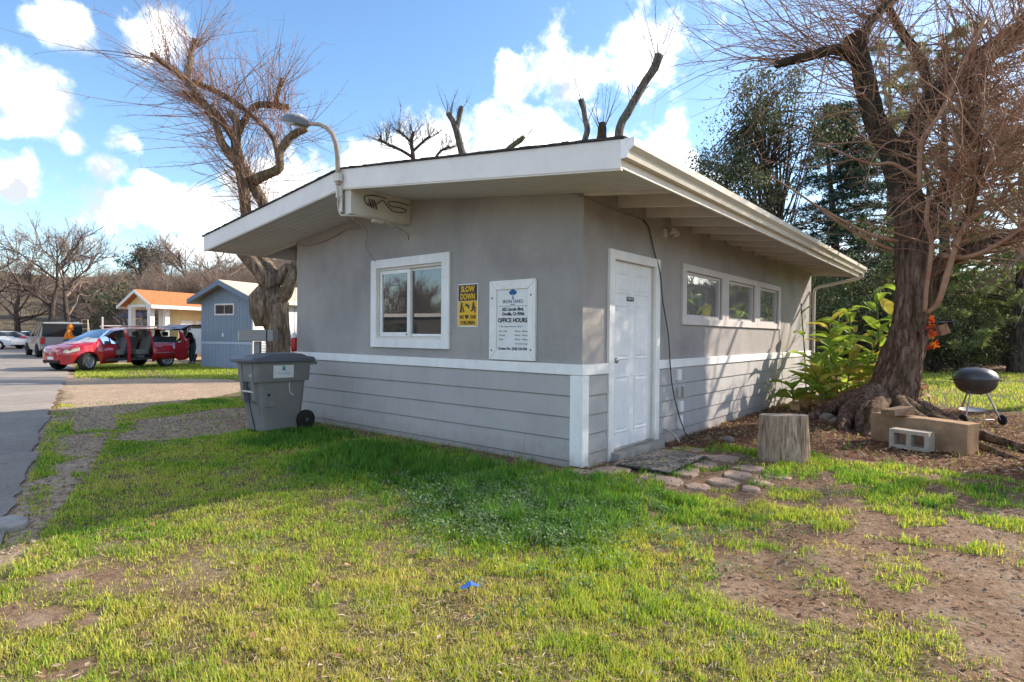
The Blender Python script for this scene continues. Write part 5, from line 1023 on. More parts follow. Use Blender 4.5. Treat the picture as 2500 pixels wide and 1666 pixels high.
def bark_tube(pts, rad, n=26, step=0.05, amp=0.10, seed=0, ridges=9, cap=True, knob=0.0):
    """thick woody limb with furrowed, uneven surface -> V, Q"""
    pts = [Vector(p) for p in pts]; q = [pts[0] * 2 - pts[1]] + pts + [pts[-1] * 2 - pts[-2]]; rr = [rad[0]] + list(rad) + [rad[-1]]
    C, R_ = [], []
    for i in range(1, len(q) - 2):
        m = max(2, int((q[i + 1] - q[i]).length / step))
        for k in range(m):
            t = k / m; a, b_, c, d = q[i - 1], q[i], q[i + 1], q[i + 2]
            C.append(0.5 * ((2 * b_) + (c - a) * t + (2 * a - 5 * b_ + 4 * c - d) * t * t + (3 * b_ - a - 3 * c + d) * t ** 3)); s_ = t * t * (3 - 2 * t); R_.append(rr[i] * (1 - s_) + rr[i + 1] * s_)
    C.append(pts[-1]); R_.append(rad[-1]); C = np.array([tuple(c) for c in C]); R_ = np.array(R_); m = len(C)
    t = np.gradient(C, axis=0); t /= np.linalg.norm(t, axis=1, keepdims=True)
    u = np.zeros_like(C); prev = np.cross(t[0], [0, 0, 1.0]) if abs(t[0][2]) < 0.9 else np.cross(t[0], [1.0, 0, 0])
    for i in range(m):
        prev = prev - t[i] * prev.dot(t[i]); prev /= np.linalg.norm(prev); u[i] = prev
    w_ = np.cross(t, u); an = np.arange(n) * 2 * math.pi / n; ar = np.cumsum(np.r_[0, np.linalg.norm(np.diff(C, axis=0), axis=1)])
    A, S = np.meshgrid(an, ar); tw = 0.5 * np.sin(S * 1.3 + seed)
    d = amp * (0.45 * np.sin(ridges * (A + tw) + 2.2 * np.sin(S * 2.1 + seed)) + 0.35 * np.sin((ridges * 2 - 3) * (A + tw * 0.6) + 3 * np.sin(S * 3.3 + seed * 2)) + 0.9 * (fbm(A * 1.6 + seed, S * 2.3, 1.0, seed + 80, 3) - 0.5) * 2)
    d = d + knob * np.clip(fbm(np.cos(A) * 1.2 + seed * 3, S * 1.4 + np.sin(A), 1.0, seed + 90, 2) - 0.55, 0, 1) * 4
    RR = R_[:, None] * (1 + d)
    V = C[:, None, :] + RR[..., None] * (u[:, None, :] * np.cos(an)[None, :, None] + w_[:, None, :] * np.sin(an)[None, :, None])
    i = np.arange(m - 1)[:, None] * n; j = np.arange(n)[None, :]; j2 = (j + 1) % n
    Q = np.stack([i + j, i + j2, i + n + j2, i + n + j], -1).reshape(-1, 4); V = V.reshape(-1, 3)
    if cap:
        e = len(V); V = np.concatenate([V, C[-1:] + t[-1:] * R_[-1] * 0.15, C[:1]]); b0 = (m - 1) * n
        Q = np.concatenate([Q, np.array([[b0 + k, b0 + (k + 1) % n, e, e] for k in range(n)]), np.array([[(k + 1) % n, k, e + 1, e + 1] for k in range(n)])])
    return V, Q
def split_quads(Q):
    deg = Q[:, 2] == Q[:, 3]; return Q[~deg], Q[deg][:, :3]
def limb_obj(name, pts, rad, mat, parent, **k):
    V, Q = bark_tube(pts, rad, **k); q, t = split_quads(Q); return finish(np_mesh(name, V, q, t if len(t) else None), name, mat, parent, True, True)
def shoot_paths(base, dirs, length, up=0.5, wig=0.12, s=8, droop=0.0):
    n = len(base); Pt = np.zeros((n, s, 3)); Pt[:, 0] = base; d = dirs / np.linalg.norm(dirs, axis=1, keepdims=True); st = (length / (s - 1))[:, None]
    bend = RNG.normal(0, wig, (n, 3))
    for i in range(1, s):
        d = d + bend * 0.5 + RNG.normal(0, wig * 0.6, (n, 3)); d[:, 2] += (up - droop * i / s) / s; d /= np.linalg.norm(d, axis=1, keepdims=True); Pt[:, i] = Pt[:, i - 1] + d * st
    return Pt
def taper(n, s, r0, r1): return r0[:, None] * (1 - np.linspace(0, 1, s)[None]) + r1 * np.linspace(0, 1, s)[None]
def along(limbs, n, w=None, t0=0.15):
    """random points and outward directions on a set of limbs [(pts, rad)]"""
    B, D = [], []
    ln = np.array([sum((Vector(p[i + 1]) - Vector(p[i])).length for i in range(len(p) - 1)) for p, _ in limbs]); pr = ln * (w if w is not None else 1); pr = pr / pr.sum()
    for _ in range(n):
        p, r_ = limbs[RNG.choice(len(limbs), p=pr)]; t = t0 + (1 - t0) * RNG.random() ** 0.7; x = t * (len(p) - 1); i = min(int(x), len(p) - 2); f = x - i
        a, b_ = Vector(p[i]), Vector(p[i + 1]); ax = (b_ - a).normalized(); rd = Vector(RNG.normal(0, 1, 3)); rd = (rd - ax * rd.dot(ax)).normalized(); B.append(tuple(a.lerp(b_, f) + rd * (r_[i] * (1 - f) + r_[i + 1] * f) * 0.7)); D.append(tuple(rd + ax * (0.25 + 0.5 * RNG.random())))
    return np.array(B), np.array(D)
def twig_mesh(sets, k=3):
    Vs, Qs, o = [], [], 0
    for Pt, Rd in sets:
        V, Q = batch_tubes(Pt, Rd, k); Vs.append(V); Qs.append(Q + o); o += len(V)
    return np.concatenate(Vs), np.concatenate(Qs)
def side_twigs(Pt, per, lmin, lmax, r, spread=0.8, up=0.25, s=5, t0=1):
    n, s_, _ = Pt.shape; i = RNG.integers(0, n, n * per); j = RNG.integers(t0, s_ - 1, n * per); f = RNG.random(n * per)[:, None]
    b = Pt[i, j] * (1 - f) + Pt[i, j + 1] * f; d = Pt[i, j + 1] - Pt[i, j]; d /= np.linalg.norm(d, axis=1, keepdims=True) + 1e-9
    d = d + RNG.normal(0, spread, d.shape); L_ = RNG.uniform(lmin, lmax, len(b)); P2 = shoot_paths(b, d, L_, up, 0.10, s); return P2, taper(len(b), s, np.full(len(b), r), r * 0.4)

# ---------------------------------------------------------------- the big tree on the right
def px_limb(lst, D):
    return [P(u, v, D + dd) for (u, v, wd, dd) in lst], [wd * (D + dd) / 1422.9 / 2 for (u, v, wd, dd) in lst]
TR = thing('bare_tree', 'big leaning bare tree with rough bark and orange shoots beside the leafy plants', 'tree', (1.9, 6.2, 0))
D0 = 9.75
trunk = px_limb([(2150, 1035, 190, 0), (2163, 1000, 150, 0), (2176, 970, 116, 0), (2200, 880, 100, 0), (2221, 800, 96, 0), (2234, 720, 100, 0.02), (2232, 650, 100, 0.05), (2226, 560, 84, 0.05), (2212, 480, 82, 0.05), (2192, 420, 84, 0.05), (2168, 357, 70, 0.1), (2138, 300, 66, 0.15), (2114, 214, 66, 0.2), (2096, 130, 58, 0.25), (2082, 88, 66, 0.28)], D0)
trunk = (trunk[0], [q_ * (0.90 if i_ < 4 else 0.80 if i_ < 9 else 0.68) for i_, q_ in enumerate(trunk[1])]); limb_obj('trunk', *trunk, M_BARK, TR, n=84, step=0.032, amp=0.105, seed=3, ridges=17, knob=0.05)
limbsR = [trunk]
for i, (lst, w_) in enumerate((
    ([(2200, 430, 60, 0.1), (2232, 330, 58, 0.3), (2290, 235, 54, 0.5), (2375, 160, 50, 0.7), (2460, 95, 50, 0.9), (2600, 0, 46, 1.1)], 1.0),
    ([(2245, 590, 58, 0.0), (2300, 490, 44, -0.1), (2348, 390, 40, 0.0), (2372, 290, 38, 0.15), (2384, 180, 36, 0.5)], 1.0),
    ([(2240, 690, 70, 0.0), (2295, 645, 50, -0.25), (2370, 612, 40, -0.55), (2450, 588, 36, -0.8), (2580, 560, 30, -1.0)], 1.0),
    ([(2110, 160, 44, 0.2), (2050, 122, 34, 0.1), (1985, 135, 30, 0.0), (1895, 158, 24, -0.1)], 1.0),
    ([(2245, 315, 34, 0.4), (2265, 240, 30, 0.7), (2250, 150, 32, 1.0), (2190, 60, 26, 1.3), (2140, -40, 22, 1.5)], 1.0),
    ([(2096, 130, 40, 0.25), (2120, 60, 28, 0.5), (2180, 0, 24, 0.8), (2260, -60, 20, 1.0)], 1.0),
    ([(2290, 720, 40, -0.05), (2335, 600, 26, -0.5), (2362, 520, 22, -0.7), (2388, 440, 20, -0.8), (2395, 330, 16, -0.8)], 1.0))):
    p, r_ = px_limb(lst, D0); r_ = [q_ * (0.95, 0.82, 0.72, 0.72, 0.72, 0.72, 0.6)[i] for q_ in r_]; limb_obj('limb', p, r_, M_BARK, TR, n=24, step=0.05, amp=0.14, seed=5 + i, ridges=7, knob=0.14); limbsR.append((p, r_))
# roots flaring over the ground
for i, pts in enumerate(([(1.78, 5.95, 0.42), (1.62, 5.35, 0.22), (1.60, 4.95, 0.08), (1.66, 4.65, -0.04)], [(1.9, 5.9, 0.40), (1.98, 5.2, 0.24), (2.02, 4.75, 0.10), (2.0, 4.4, -0.05)], [(2.1, 6.0, 0.36), (2.42, 5.4, 0.20), (2.75, 4.9, 0.13), (3.15, 4.3, 0.06), (3.65, 3.75, -0.04)], [(2.15, 6.05, 0.32), (2.6, 5.75, 0.16), (3.1, 5.15, 0.09), (3.6, 4.6, 0.03), (4.2, 4.0, -0.05)], [(1.6, 6.2, 0.35), (1.2, 5.9, 0.16), (0.95, 5.55, -0.02)], [(2.2, 6.3, 0.35), (2.7, 6.4, 0.12), (3.1, 6.3, -0.04)], [(1.85, 5.9, 0.46), (1.80, 5.45, 0.36), (1.82, 5.1, 0.18), (1.85, 4.75, -0.02)])):
    pts = [(x_ - 0.04, y_ + (0.12, 0.08, 0.04, 0.0, 0.0)[k_], z_) for k_, (x_, y_, z_) in enumerate(pts)]; limb_obj('root', pts, [0.20, 0.14, 0.10, 0.06, 0.035][:len(pts)] if i < 2 or i > 5 else [0.17, 0.11, 0.075, 0.05, 0.03][:len(pts)], M_BARK, TR, n=26, step=0.045, amp=0.13, seed=20 + i, ridges=7, knob=0.12)
B, Dr = along(limbsR[1:] + [(limbsR[0][0][8:], limbsR[0][1][8:])], 230, w=np.array([1.0, 1.0, 1.0, 1.6, 1.2, 1.2, 0.9, 1.2]))
Dr[:, 2] += 0.15
P1 = shoot_paths(B, Dr, RNG.uniform(0.8, 2.9, len(B)), 0.35, 0.15, 9, droop=0.5); R1 = taper(len(B), 9, RNG.uniform(0.007, 0.016, len(B)), 0.0025)
rt_ = np.array(_rt); fw2 = np.array(_fw)
n = 120; b2, _d = along([limbsR[4], limbsR[6], (limbsR[0][0][10:], limbsR[0][1][10:])], n); d2 = -rt_[None] * RNG.uniform(0.6, 1.4, n)[:, None] + np.array([0, 0, 1])[None] * RNG.uniform(-0.15, 0.8, n)[:, None] + fw2[None] * RNG.normal(0, 0.5, n)[:, None]
P2 = shoot_paths(b2, d2, RNG.uniform(1.2, 3.5, n), 0.05, 0.13, 9, droop=0.25); R2 = taper(n, 9, RNG.uniform(0.005, 0.012, n), 0.002)
n = 430; b3, _d = along([limbsR[1], limbsR[2], limbsR[3], limbsR[7]], n, t0=0.05); d3 = rt_[None] * RNG.normal(0.15, 0.9, n)[:, None] + np.array([0, 0, 1])[None] * RNG.normal(0.1, 0.55, n)[:, None] - fw2[None] * RNG.uniform(0.0, 0.9, n)[:, None]
P3 = shoot_paths(b3, d3, RNG.uniform(0.9, 2.8, n), 0.05, 0.18, 9, droop=0.5); R3 = taper(n, 9, RNG.uniform(0.007, 0.019, n), 0.003)
ok1 = P1[:, :, 2].min(1) > 2.5; ok3 = P3[:, :, 2].min(1) > 2.5; P1, R1, P3, R3 = P1[ok1], R1[ok1], P3[ok3], R3[ok3]
sets = [(P1, R1), (P2, R2), (P3, R3), side_twigs(P1, 4, 0.2, 1.0, 0.0042), side_twigs(P2, 4, 0.2, 0.9, 0.0030, 0.5), side_twigs(P3, 5, 0.2, 0.9, 0.0045)]
sets += [side_twigs(sets[3][0], 2, 0.08, 0.4, 0.0028, 0.8, 0.2, 4), side_twigs(sets[5][0], 2, 0.08, 0.4, 0.0030, 0.8, 0.2, 4)]
V, Q = twig_mesh(sets, 4); tag(finish(np_mesh('shoots', V, Q), 'shoots', M_SHOOT, TR, True, True), None, kind='stuff')
for lst in ([(2258, 762, 9, -0.42), (2262, 700, 10, -0.45), (2275, 600, 11, -0.50), (2262, 540, 10, -0.55), (2268, 480, 9, -0.6)], [(2262, 765, 9, -0.42), (2290, 738, 13, -0.5), (2318, 650, 14, -0.6), (2350, 560, 13, -0.7), (2400, 500, 11, -0.75)], [(2300, 625, 14, -0.4), (2360, 628, 12, -0.7), (2430, 600, 11, -0.9), (2520, 540, 9, -1.0)], [(2245, 465, 10, -0.4), (2246, 380, 13, -0.5), (2252, 340, 12, -0.5), (2300, 270, 10, -0.5), (2340, 180, 9, -0.5), (2410, 40, 7, -0.5)], [(2246, 440, 9, -0.4), (2180, 400, 9, -0.35), (2120, 400, 7, -0.3), (2000, 350, 5, -0.3)], [(2190, 590, 10, -0.35), (2130, 575, 9, -0.4), (2060, 540, 7, -0.4), (1990, 500, 5, -0.4)], [(2180, 612, 10, -0.3), (2120, 585, 9, -0.3), (2050, 545, 7, -0.3), (1960, 480, 5, -0.2), (1880, 430, 4, -0.2)]):
    p, r_ = px_limb(lst, D0); b = MB(); pp = smooth_pts(p, 5); rr = list(np.interp(np.linspace(0, len(r_) - 1, len(pp)), range(len(r_)), r_)); b.tube(pp, rr, 8); b.build('sucker', M_SHOOT, TR, smooth=True)

# orange silk flowers and tilted birdhouse on the trunk
BH = thing('birdhouse', 'tilted dark roofed birdhouse fixed to the right side of the big trunk', 'birdhouse', tuple(P(2296, 800, 9.28)))
c0 = P(2296, 800, 9.28); Mx = Matrix((( _rt.x, _fw.x, 0), (_rt.y, _fw.y, 0), (0, 0, 1)))
def bh(name, c, sz, mat, ang):
    R_ = Mx @ Matrix.Rotation(ang, 3, 'Y'); vs = []
    for z in (-1, 1):
        for (a, d) in ((-1, -1), (1, -1), (1, 1), (-1, 1)): vs.append(c0 + R_ @ Vector((c[0] + a * sz[0] / 2, c[1] + d * sz[1] / 2, c[2] + z * sz[2] / 2)))
    b = MB(); b.add(vs, [(3, 2, 1, 0), (4, 5, 6, 7), (0, 1, 5, 4), (1, 2, 6, 5), (2, 3, 7, 6), (3, 0, 4, 7)]); b.build(name, mat, BH, bevel=0.003)
M_BHW = wood_mat('birdhouse_wood', (0.24, 0.13, 0.07), (0.42, 0.25, 0.15), (4, 4, 1), 4)
bh('box', (0.0, 0.0, -0.03), (0.15, 0.15, 0.17), M_BHW, -0.35); bh('roof_panel', (0.02, -0.01, 0.085), (0.26, 0.22, 0.016), mk('dark_roofing', (0.055, 0.055, 0.065), (0.09, 0.09, 0.10), 0.7), -0.10); bh('roof_panel', (0.125, -0.01, 0.03), (0.016, 0.22, 0.13), M_SHIN, -0.30); bh('bracket', (-0.14, 0.03, -0.02), (0.18, 0.04, 0.04), M_BARKD, -0.2)
FL = thing('silk_flowers', 'bunch of orange and red flowers hanging on the big trunk', 'flowers', tuple(P(2276, 815, 9.02)))
M_FLO = [leaf_shader('orange_petal', [(0, (0.62, 0.10, 0.015)), (1, (0.75, 0.24, 0.02))], 0.6, 0.3, yellow=False), leaf_shader('red_petal', [(0, (0.48, 0.03, 0.02)), (1, (0.62, 0.09, 0.02))], 0.6, 0.3, yellow=False)]
for k in range(13):
    c = P(2276 + random.gauss(0, 8) + (6 if k > 8 else 0), 775 + 6.2 * k + random.gauss(0, 4), 9.02 + random.uniform(-0.06, 0.03)); m = 11
    C = np.array(c)[None] + RNG.normal(0, 0.018, (m, 3)); o = leaf_cards(C, np.full(m, 0.05), M_FLO[k % 2], 'blossom', None, 0.5, None, FL, aspect=0.7)
b = MB(); b.tube(smooth_pts([P(2272, 770, 9.05), P(2280, 800, 9.0), P(2284, 850, 9.05)]), 0.006, 5); b.build('stem', M_TWIGD, FL)

# ---------------------------------------------------------------- the pollarded tree on the left
TL = thing('bare_tree', 'gnarled pollarded bare tree behind the bin with knobbly fork and reddish shoots', 'tree', (-13.2, 4.2, 0))
DL = 17.9
lt_ = px_limb([(682, 945, 100, 0), (682, 920, 84, 0), (680, 860, 72, 0), (678, 810, 74, 0), (672, 775, 84, 0), (668, 745, 92, 0), (662, 715, 66, 0), (660, 690, 58, 0.05), (655, 660, 52, 0.1), (640, 640, 44, 0.2), (632, 610, 40, 0.2), (615, 560, 36, 0.15), (602, 525, 34, 0.1), (597, 480, 34, 0), (592, 440, 34, 0), (582, 395, 36, -0.05), (576, 345, 28, -0.1), (578, 300, 22, -0.1), (560, 275, 20, -0.1)], DL)
lt = (lt_[0], [q_ * 0.74 for q_ in lt_[1]]); limb_obj('trunk', *lt, M_BARKL, TL, n=44, step=0.06, amp=0.085, seed=2, ridges=9, knob=0.08)
limbsL = [(lt[0][10:], lt[1][10:])]
for i, lst in enumerate((
    [(652, 735, 50, -0.2), (636, 720, 64, -0.25), (634, 755, 60, -0.25), (640, 795, 40, -0.2)],
    [(660, 705, 48, -0.15), (640, 670, 46, -0.25), (616, 640, 44, -0.3), (596, 620, 36, -0.35), (575, 600, 26, -0.4)],
    [(668, 735, 50, -0.1), (692, 722, 44, -0.1), (708, 690, 36, -0.1), (722, 650, 34, 0.0), (728, 615, 30, 0.1), (716, 595, 30, 0.1), (722, 570, 28, 0.15)],
    [(678, 690, 46, 0.1), (690, 670, 36, 0.1), (700, 655, 32, 0.1), (716, 655, 24, 0.15), (726, 640, 20, 0.2)],
    [(668, 560, 34, 0.3), (648, 508, 32, 0.25), (625, 465, 32, 0.2), (606, 430, 32, 0.1), (592, 405, 30, 0.05)],
    [(582, 400, 30, -0.1), (560, 375, 26, -0.2), (540, 345, 24, -0.3), (525, 300, 22, -0.35), (500, 258, 21, -0.4), (470, 215, 21, -0.45), (435, 178, 20, -0.5), (400, 155, 17, -0.5), (370, 132, 14, -0.5)],
    [(576, 345, 24, 0), (545, 300, 22, 0.1), (515, 268, 21, 0.2), (480, 240, 20, 0.3), (448, 225, 14, 0.35)],
    [(578, 330, 24, 0.1), (600, 290, 20, 0.2), (625, 258, 19, 0.3), (665, 258, 19, 0.35), (705, 262, 18, 0.4)],
    [(622, 440, 30, 0.0), (655, 425, 26, -0.1), (682, 410, 25, -0.15), (684, 372, 24, -0.2), (710, 335, 24, -0.25), (748, 314, 22, -0.3)],
    [(678, 385, 16, -0.1), (668, 340, 16, 0.0), (640, 305, 15, 0.1), (605, 275, 16, 0.15), (560, 242, 18, 0.2), (510, 215, 18, 0.3), (470, 200, 16, 0.35)],
    [(457, 195, 18, -0.4), (464, 150, 15, -0.35), (470, 115, 14, -0.3), (478, 96, 16, -0.3)],
    [(672, 258, 14, 0.35), (680, 220, 13, 0.3), (690, 192, 12, 0.3)])):
    p, r_ = px_limb(lst, DL); r_ = [q_ * (0.78 if i < 5 else 0.76) for q_ in r_]; limb_obj('limb', p, r_, M_BARKL, TL, n=18, step=0.10, amp=0.12, seed=40 + i, ridges=6, knob=0.14)
    if i > 3: limbsL.append((p, r_))
B, Dr = along(limbsL, 640, t0=0.12); Dr = Dr * 0.75 + np.array([[0, 0, 0.35]]) - rt_[None] * 0.22; P1 = shoot_paths(B, Dr, RNG.uniform(0.8, 2.6, len(B)), 0.5, 0.12, 7); R1 = taper(len(B), 7, RNG.uniform(0.007, 0.014, len(B)), 0.003)
n = 50; b2, _d = along([limbsL[0], limbsL[2], limbsL[3]], n, t0=0.0); d2 = -rt_[None] * RNG.uniform(0.7, 1.3, n)[:, None] + np.array([0, 0, 1])[None] * RNG.uniform(-0.35, 0.45, n)[:, None] + fw2[None] * RNG.normal(0, 0.5, n)[:, None]
P2 = shoot_paths(b2, d2, RNG.uniform(1.5, 4.2, n), 0.15, 0.06, 9, droop=0.25); R2 = taper(n, 9, RNG.uniform(0.010, 0.018, n), 0.0035)
n = 26; b3, _d = along([limbsL[6], limbsL[1]], n, t0=0.0); d3 = rt_[None] * RNG.uniform(0.2, 1.2, n)[:, None] + np.array([0, 0, 1])[None] * RNG.uniform(-0.5, 1.2, n)[:, None]; P3 = shoot_paths(b3, d3, RNG.uniform(1.0, 3.0, n), 0.1, 0.07, 9, droop=0.3); R3 = taper(n, 9, RNG.uniform(0.009, 0.014, n), 0.0035)
V, Q = twig_mesh([(P1, R1), (P2, R2), (P3, R3), side_twigs(P1, 4, 0.10, 0.55, 0.0042, 0.8), side_twigs(P2, 6, 0.1, 0.5, 0.0045, 0.7), side_twigs(P3, 5, 0.1, 0.5, 0.0045)], 3); tag(finish(np_mesh('shoots', V, Q), 'shoots', M_SHOOTL, TL, True, True), None, kind='stuff')

# ---------------------------------------------------------------- cut tree tops showing over the roof
DS = 21.0
def stub(label, limbs, shoots_n, lmin, lmax, mat=M_BARKG, upv=0.8, dens=3, tw=M_TWIGD):
    base = P(limbs[0][0][0], limbs[0][0][1], DS + limbs[0][0][3]); t = thing('bare_tree', label, 'tree', (base.x, base.y, 0), group='cut tree tops showing over the roof'); L_ = []
    p0 = [Vector((base.x, base.y, -0.05)), Vector((base.x + 0.1, base.y, base.z * 0.5)), base]; limb_obj('trunk', p0, [0.3, 0.25, limbs[0][0][2] * DS / 2846 + 0.02], mat, t, n=14, step=0.25, amp=0.08, seed=len(label))
    for k, l in enumerate(limbs):
        p, r_ = px_limb(l, DS); limb_obj('limb', p, r_, mat, t, n=12, step=0.10, amp=0.14, seed=k + len(label), ridges=5, knob=0.35); L_.append((p, r_))
    if shoots_n:
        B, Dd = along(L_, shoots_n, t0=0.35); Dd = Dd * 0.6; Dd[:, 2] += upv; P1 = shoot_paths(B, Dd, RNG.uniform(lmin, lmax, len(B)), 0.3, 0.07, 7); V, Q = twig_mesh([(P1, taper(len(B), 7, RNG.uniform(0.009, 0.016, len(B)), 0.004)), side_twigs(P1, dens, 0.08, 0.5, 0.005)], 3); tag(finish(np_mesh('shoots', V, Q), 'shoots', tw, t, True, True), None, kind='stuff')
stub('forked stub of a cut bare tree over the left half of the roof', [[(1135, 395, 18, 0), (1122, 350, 17, 0), (1114, 318, 16, 0), (1102, 290, 13, 0), (1093, 277, 12, 0)], [(1114, 320, 13, 0), (1120, 290, 12, 0), (1125, 268, 13, 0), (1126, 260, 9, 0)]], 14, 0.3, 1.2)
stub('small leaning stub just above the middle of the roof edge', [[(1225, 385, 10, 0), (1250, 358, 12, 0), (1270, 343, 13, 0), (1280, 334, 9, 0)]], 9, 0.3, 1.3)
stub('crooked bare pole of a cut tree over the roof, without side branches', [[(1425, 350, 14, 0), (1434, 318, 15, 0), (1428, 290, 12, 0), (1424, 265, 11, 0), (1418, 244, 13, 0)]], 6, 0.3, 1.6)
stub('stubby pale tree top with upright shoots beside the roof corner', [[(1468, 345, 26, 0), (1470, 322, 22, 0), (1472, 300, 14, 0)]], 14, 0.9, 3.2, M_BARK)
stub('long leaning cut limb with a brush of shoots above the roof corner', [[(1510, 340, 22, 0), (1516, 305, 20, 0), (1540, 262, 19, 0), (1572, 205, 18, 0), (1598, 165, 19, 0), (1610, 136, 22, 0)]], 34, 0.7, 2.4)
stub('spreading fine twigged bare tree beside the lamp over the roof', [[(1010, 400, 12, 0), (1007, 370, 10, 0), (1004, 345, 9, 0), (1010, 322, 7, 0)], [(1008, 385, 8, 0), (980, 368, 7, 0), (945, 352, 6, 0), (925, 340, 5, 0)], [(1006, 372, 7, 0), (1035, 345, 6, 0), (1050, 332, 5, 0)], [(1004, 350, 6, 0), (985, 330, 5, 0), (970, 318, 4, 0)], [(1060, 392, 8, 0), (1075, 370, 6, 0), (1098, 358, 5, 0)]], 120, 0.3, 0.9, M_BARKD, 0.5, 6)

# ---------------------------------------------------------------- generic bare trees for the background
def bare_tree_mesh(seed, H=9.0, spread=0.75, levels=(9, 6, 6, 5), r0=0.22, lean=0.0, thick=1.0):
    g = np.random.default_rng(seed); global RNG; old = RNG; RNG = g
    tr = [Vector((0, 0, -0.1)), Vector((0.1 + lean * 0.3, 0.05, H * 0.18)), Vector((0.0 + lean, -0.1, H * 0.36)), Vector((0.15 + lean * 1.4, 0.1, H * 0.55)), Vector((lean * 1.6, 0.1, H * 0.75))]
    V0, Q0 = bark_tube(tr, [r0 * 1.2, r0, r0 * 0.8, r0 * 0.5, r0 * 0.25], n=9, step=0.6, amp=0.10, seed=seed, ridges=4, cap=False)
    base = np.array([tuple(p) for p in tr]); t = g.uniform(0.28, 0.98, levels[0]) * 4; i = np.minimum(t.astype(int), 3); f = (t - i)[:, None]; b = base[i] * (1 - f) + base[i + 1] * f
    a = np.arange(levels[0]) * 2.4 + g.random(levels[0]); d = np.stack([np.cos(a) * spread, np.sin(a) * spread, g.uniform(0.35, 0.95, levels[0])], -1)
    P1 = shoot_paths(b, d, H * g.uniform(0.34, 0.56, levels[0]) * (1.15 - 0.4 * t / 4), 0.35, 0.12, 8); sets = [(P1, taper(len(b), 8, r0 * 0.50 * (1.2 - 0.6 * t / 4) * thick, 0.02 * thick))]
    def nxt(Pt, per, l0, l1, r, up, s): return side_twigs(Pt, per, l0, l1, r, 0.55, up, s, t0=1)
    P2, R2 = nxt(P1, levels[1], H * 0.12, H * 0.28, r0 * 0.16 * thick, 0.5, 6); P3, R3 = nxt(P2, levels[2], H * 0.05, H * 0.14, r0 * 0.07 * thick, 0.4, 5); P4, R4 = nxt(P3, levels[3], H * 0.025, H * 0.075, r0 * 0.040 * thick, 0.3, 3)
    V, Q = twig_mesh(sets + [(P2, R2)], 5); V2, Q2 = twig_mesh([(P3, R3), (P4, R4)], 3); RNG = old
    q0, _t = split_quads(Q0)
    return np_mesh('trunk', V0, q0), np_mesh('limbs', V, Q), np_mesh('twigs', V2, Q2)
def bare_tree(label, meshes, loc, rz, s, mats, group=None, name='bare_tree'):
    t = thing(name, label, 'tree', loc, rz, group); t.scale = (s, s, s)
    for nm, me, m in zip(('trunk', 'limbs', 'twigs'), meshes, mats):
        if not me.materials: me.materials.append(m)
        o = bpy.data.objects.new(nm, me); COL.objects.link(o); o.parent = t
        if nm == 'twigs': o['kind'] = 'stuff'
    return t
BT = [bare_tree_mesh(s_, 9.0, sp, lv, r_, le) for s_, sp, lv, r_, le in ((101, 0.85, (10, 7, 6, 5), 0.25, 0.4), (102, 0.7, (9, 7, 6, 5), 0.21, -0.3), (103, 1.0, (11, 6, 6, 5), 0.24, 0.0))]

bare_tree('bare tree standing off the right side of the yard beyond the grill', BT[1], (4.9, 12.3, -0.05), 2.2, 0.86, (M_BARKD, M_TWIGG, M_TWIGG))
# ---------------------------------------------------------------- leafy trees and shrubs
M_OAK = leaf_shader('oak_leaf', [(0.0, (0.050, 0.060, 0.034)), (0.6, (0.120, 0.132, 0.075)), (1.0, (0.23, 0.235, 0.15))], 0.55, 0.3)
M_CONIF = leaf_shader('conifer_needle', [(0.0, (0.024, 0.058, 0.046)), (0.6, (0.058, 0.110, 0.084)), (1.0, (0.12, 0.175, 0.125))], 0.5, 0.25)
M_PINE = leaf_shader('pine_needle', [(0.0, (0.12, 0.165, 0.055)), (0.6, (0.21, 0.265, 0.10)), (1.0, (0.36, 0.40, 0.18))], 0.4, 0.5)
M_SHRUB = leaf_shader('shrub_leaf', [(0.0, (0.040, 0.060, 0.026)), (0.6, (0.105, 0.135, 0.055)), (1.0, (0.25, 0.26, 0.15))], 0.5, 0.35)
M_EUC = leaf_shader('eucalyptus_leaf', [(0.0, (0.045, 0.060, 0.040)), (1.0, (0.11, 0.125, 0.085))], 0.5, 0.2)
def clumps(c, rad, n, per, spread, shell=0.5):
    """leaf centres gathered into clumps spread through an uneven ellipsoid"""
    g = RNG; d = g.normal(0, 1, (n, 3)); d /= np.linalg.norm(d, axis=1, keepdims=True); rr = (shell + (1 - shell) * g.random(n)) * (0.72 + 0.5 * (fbm(d[:, 0] * 2 + c[0], d[:, 1] * 2 + d[:, 2] * 3, 1.0, 7, 3)))
    cc = np.array(c)[None] + d * rr[:, None] * np.array(rad)[None]; C = np.repeat(cc, per, 0) + g.normal(0, 1, (n * per, 3)) * np.repeat(spread * (0.6 + 0.8 * g.random(n)), per)[:, None]
    return cc, C
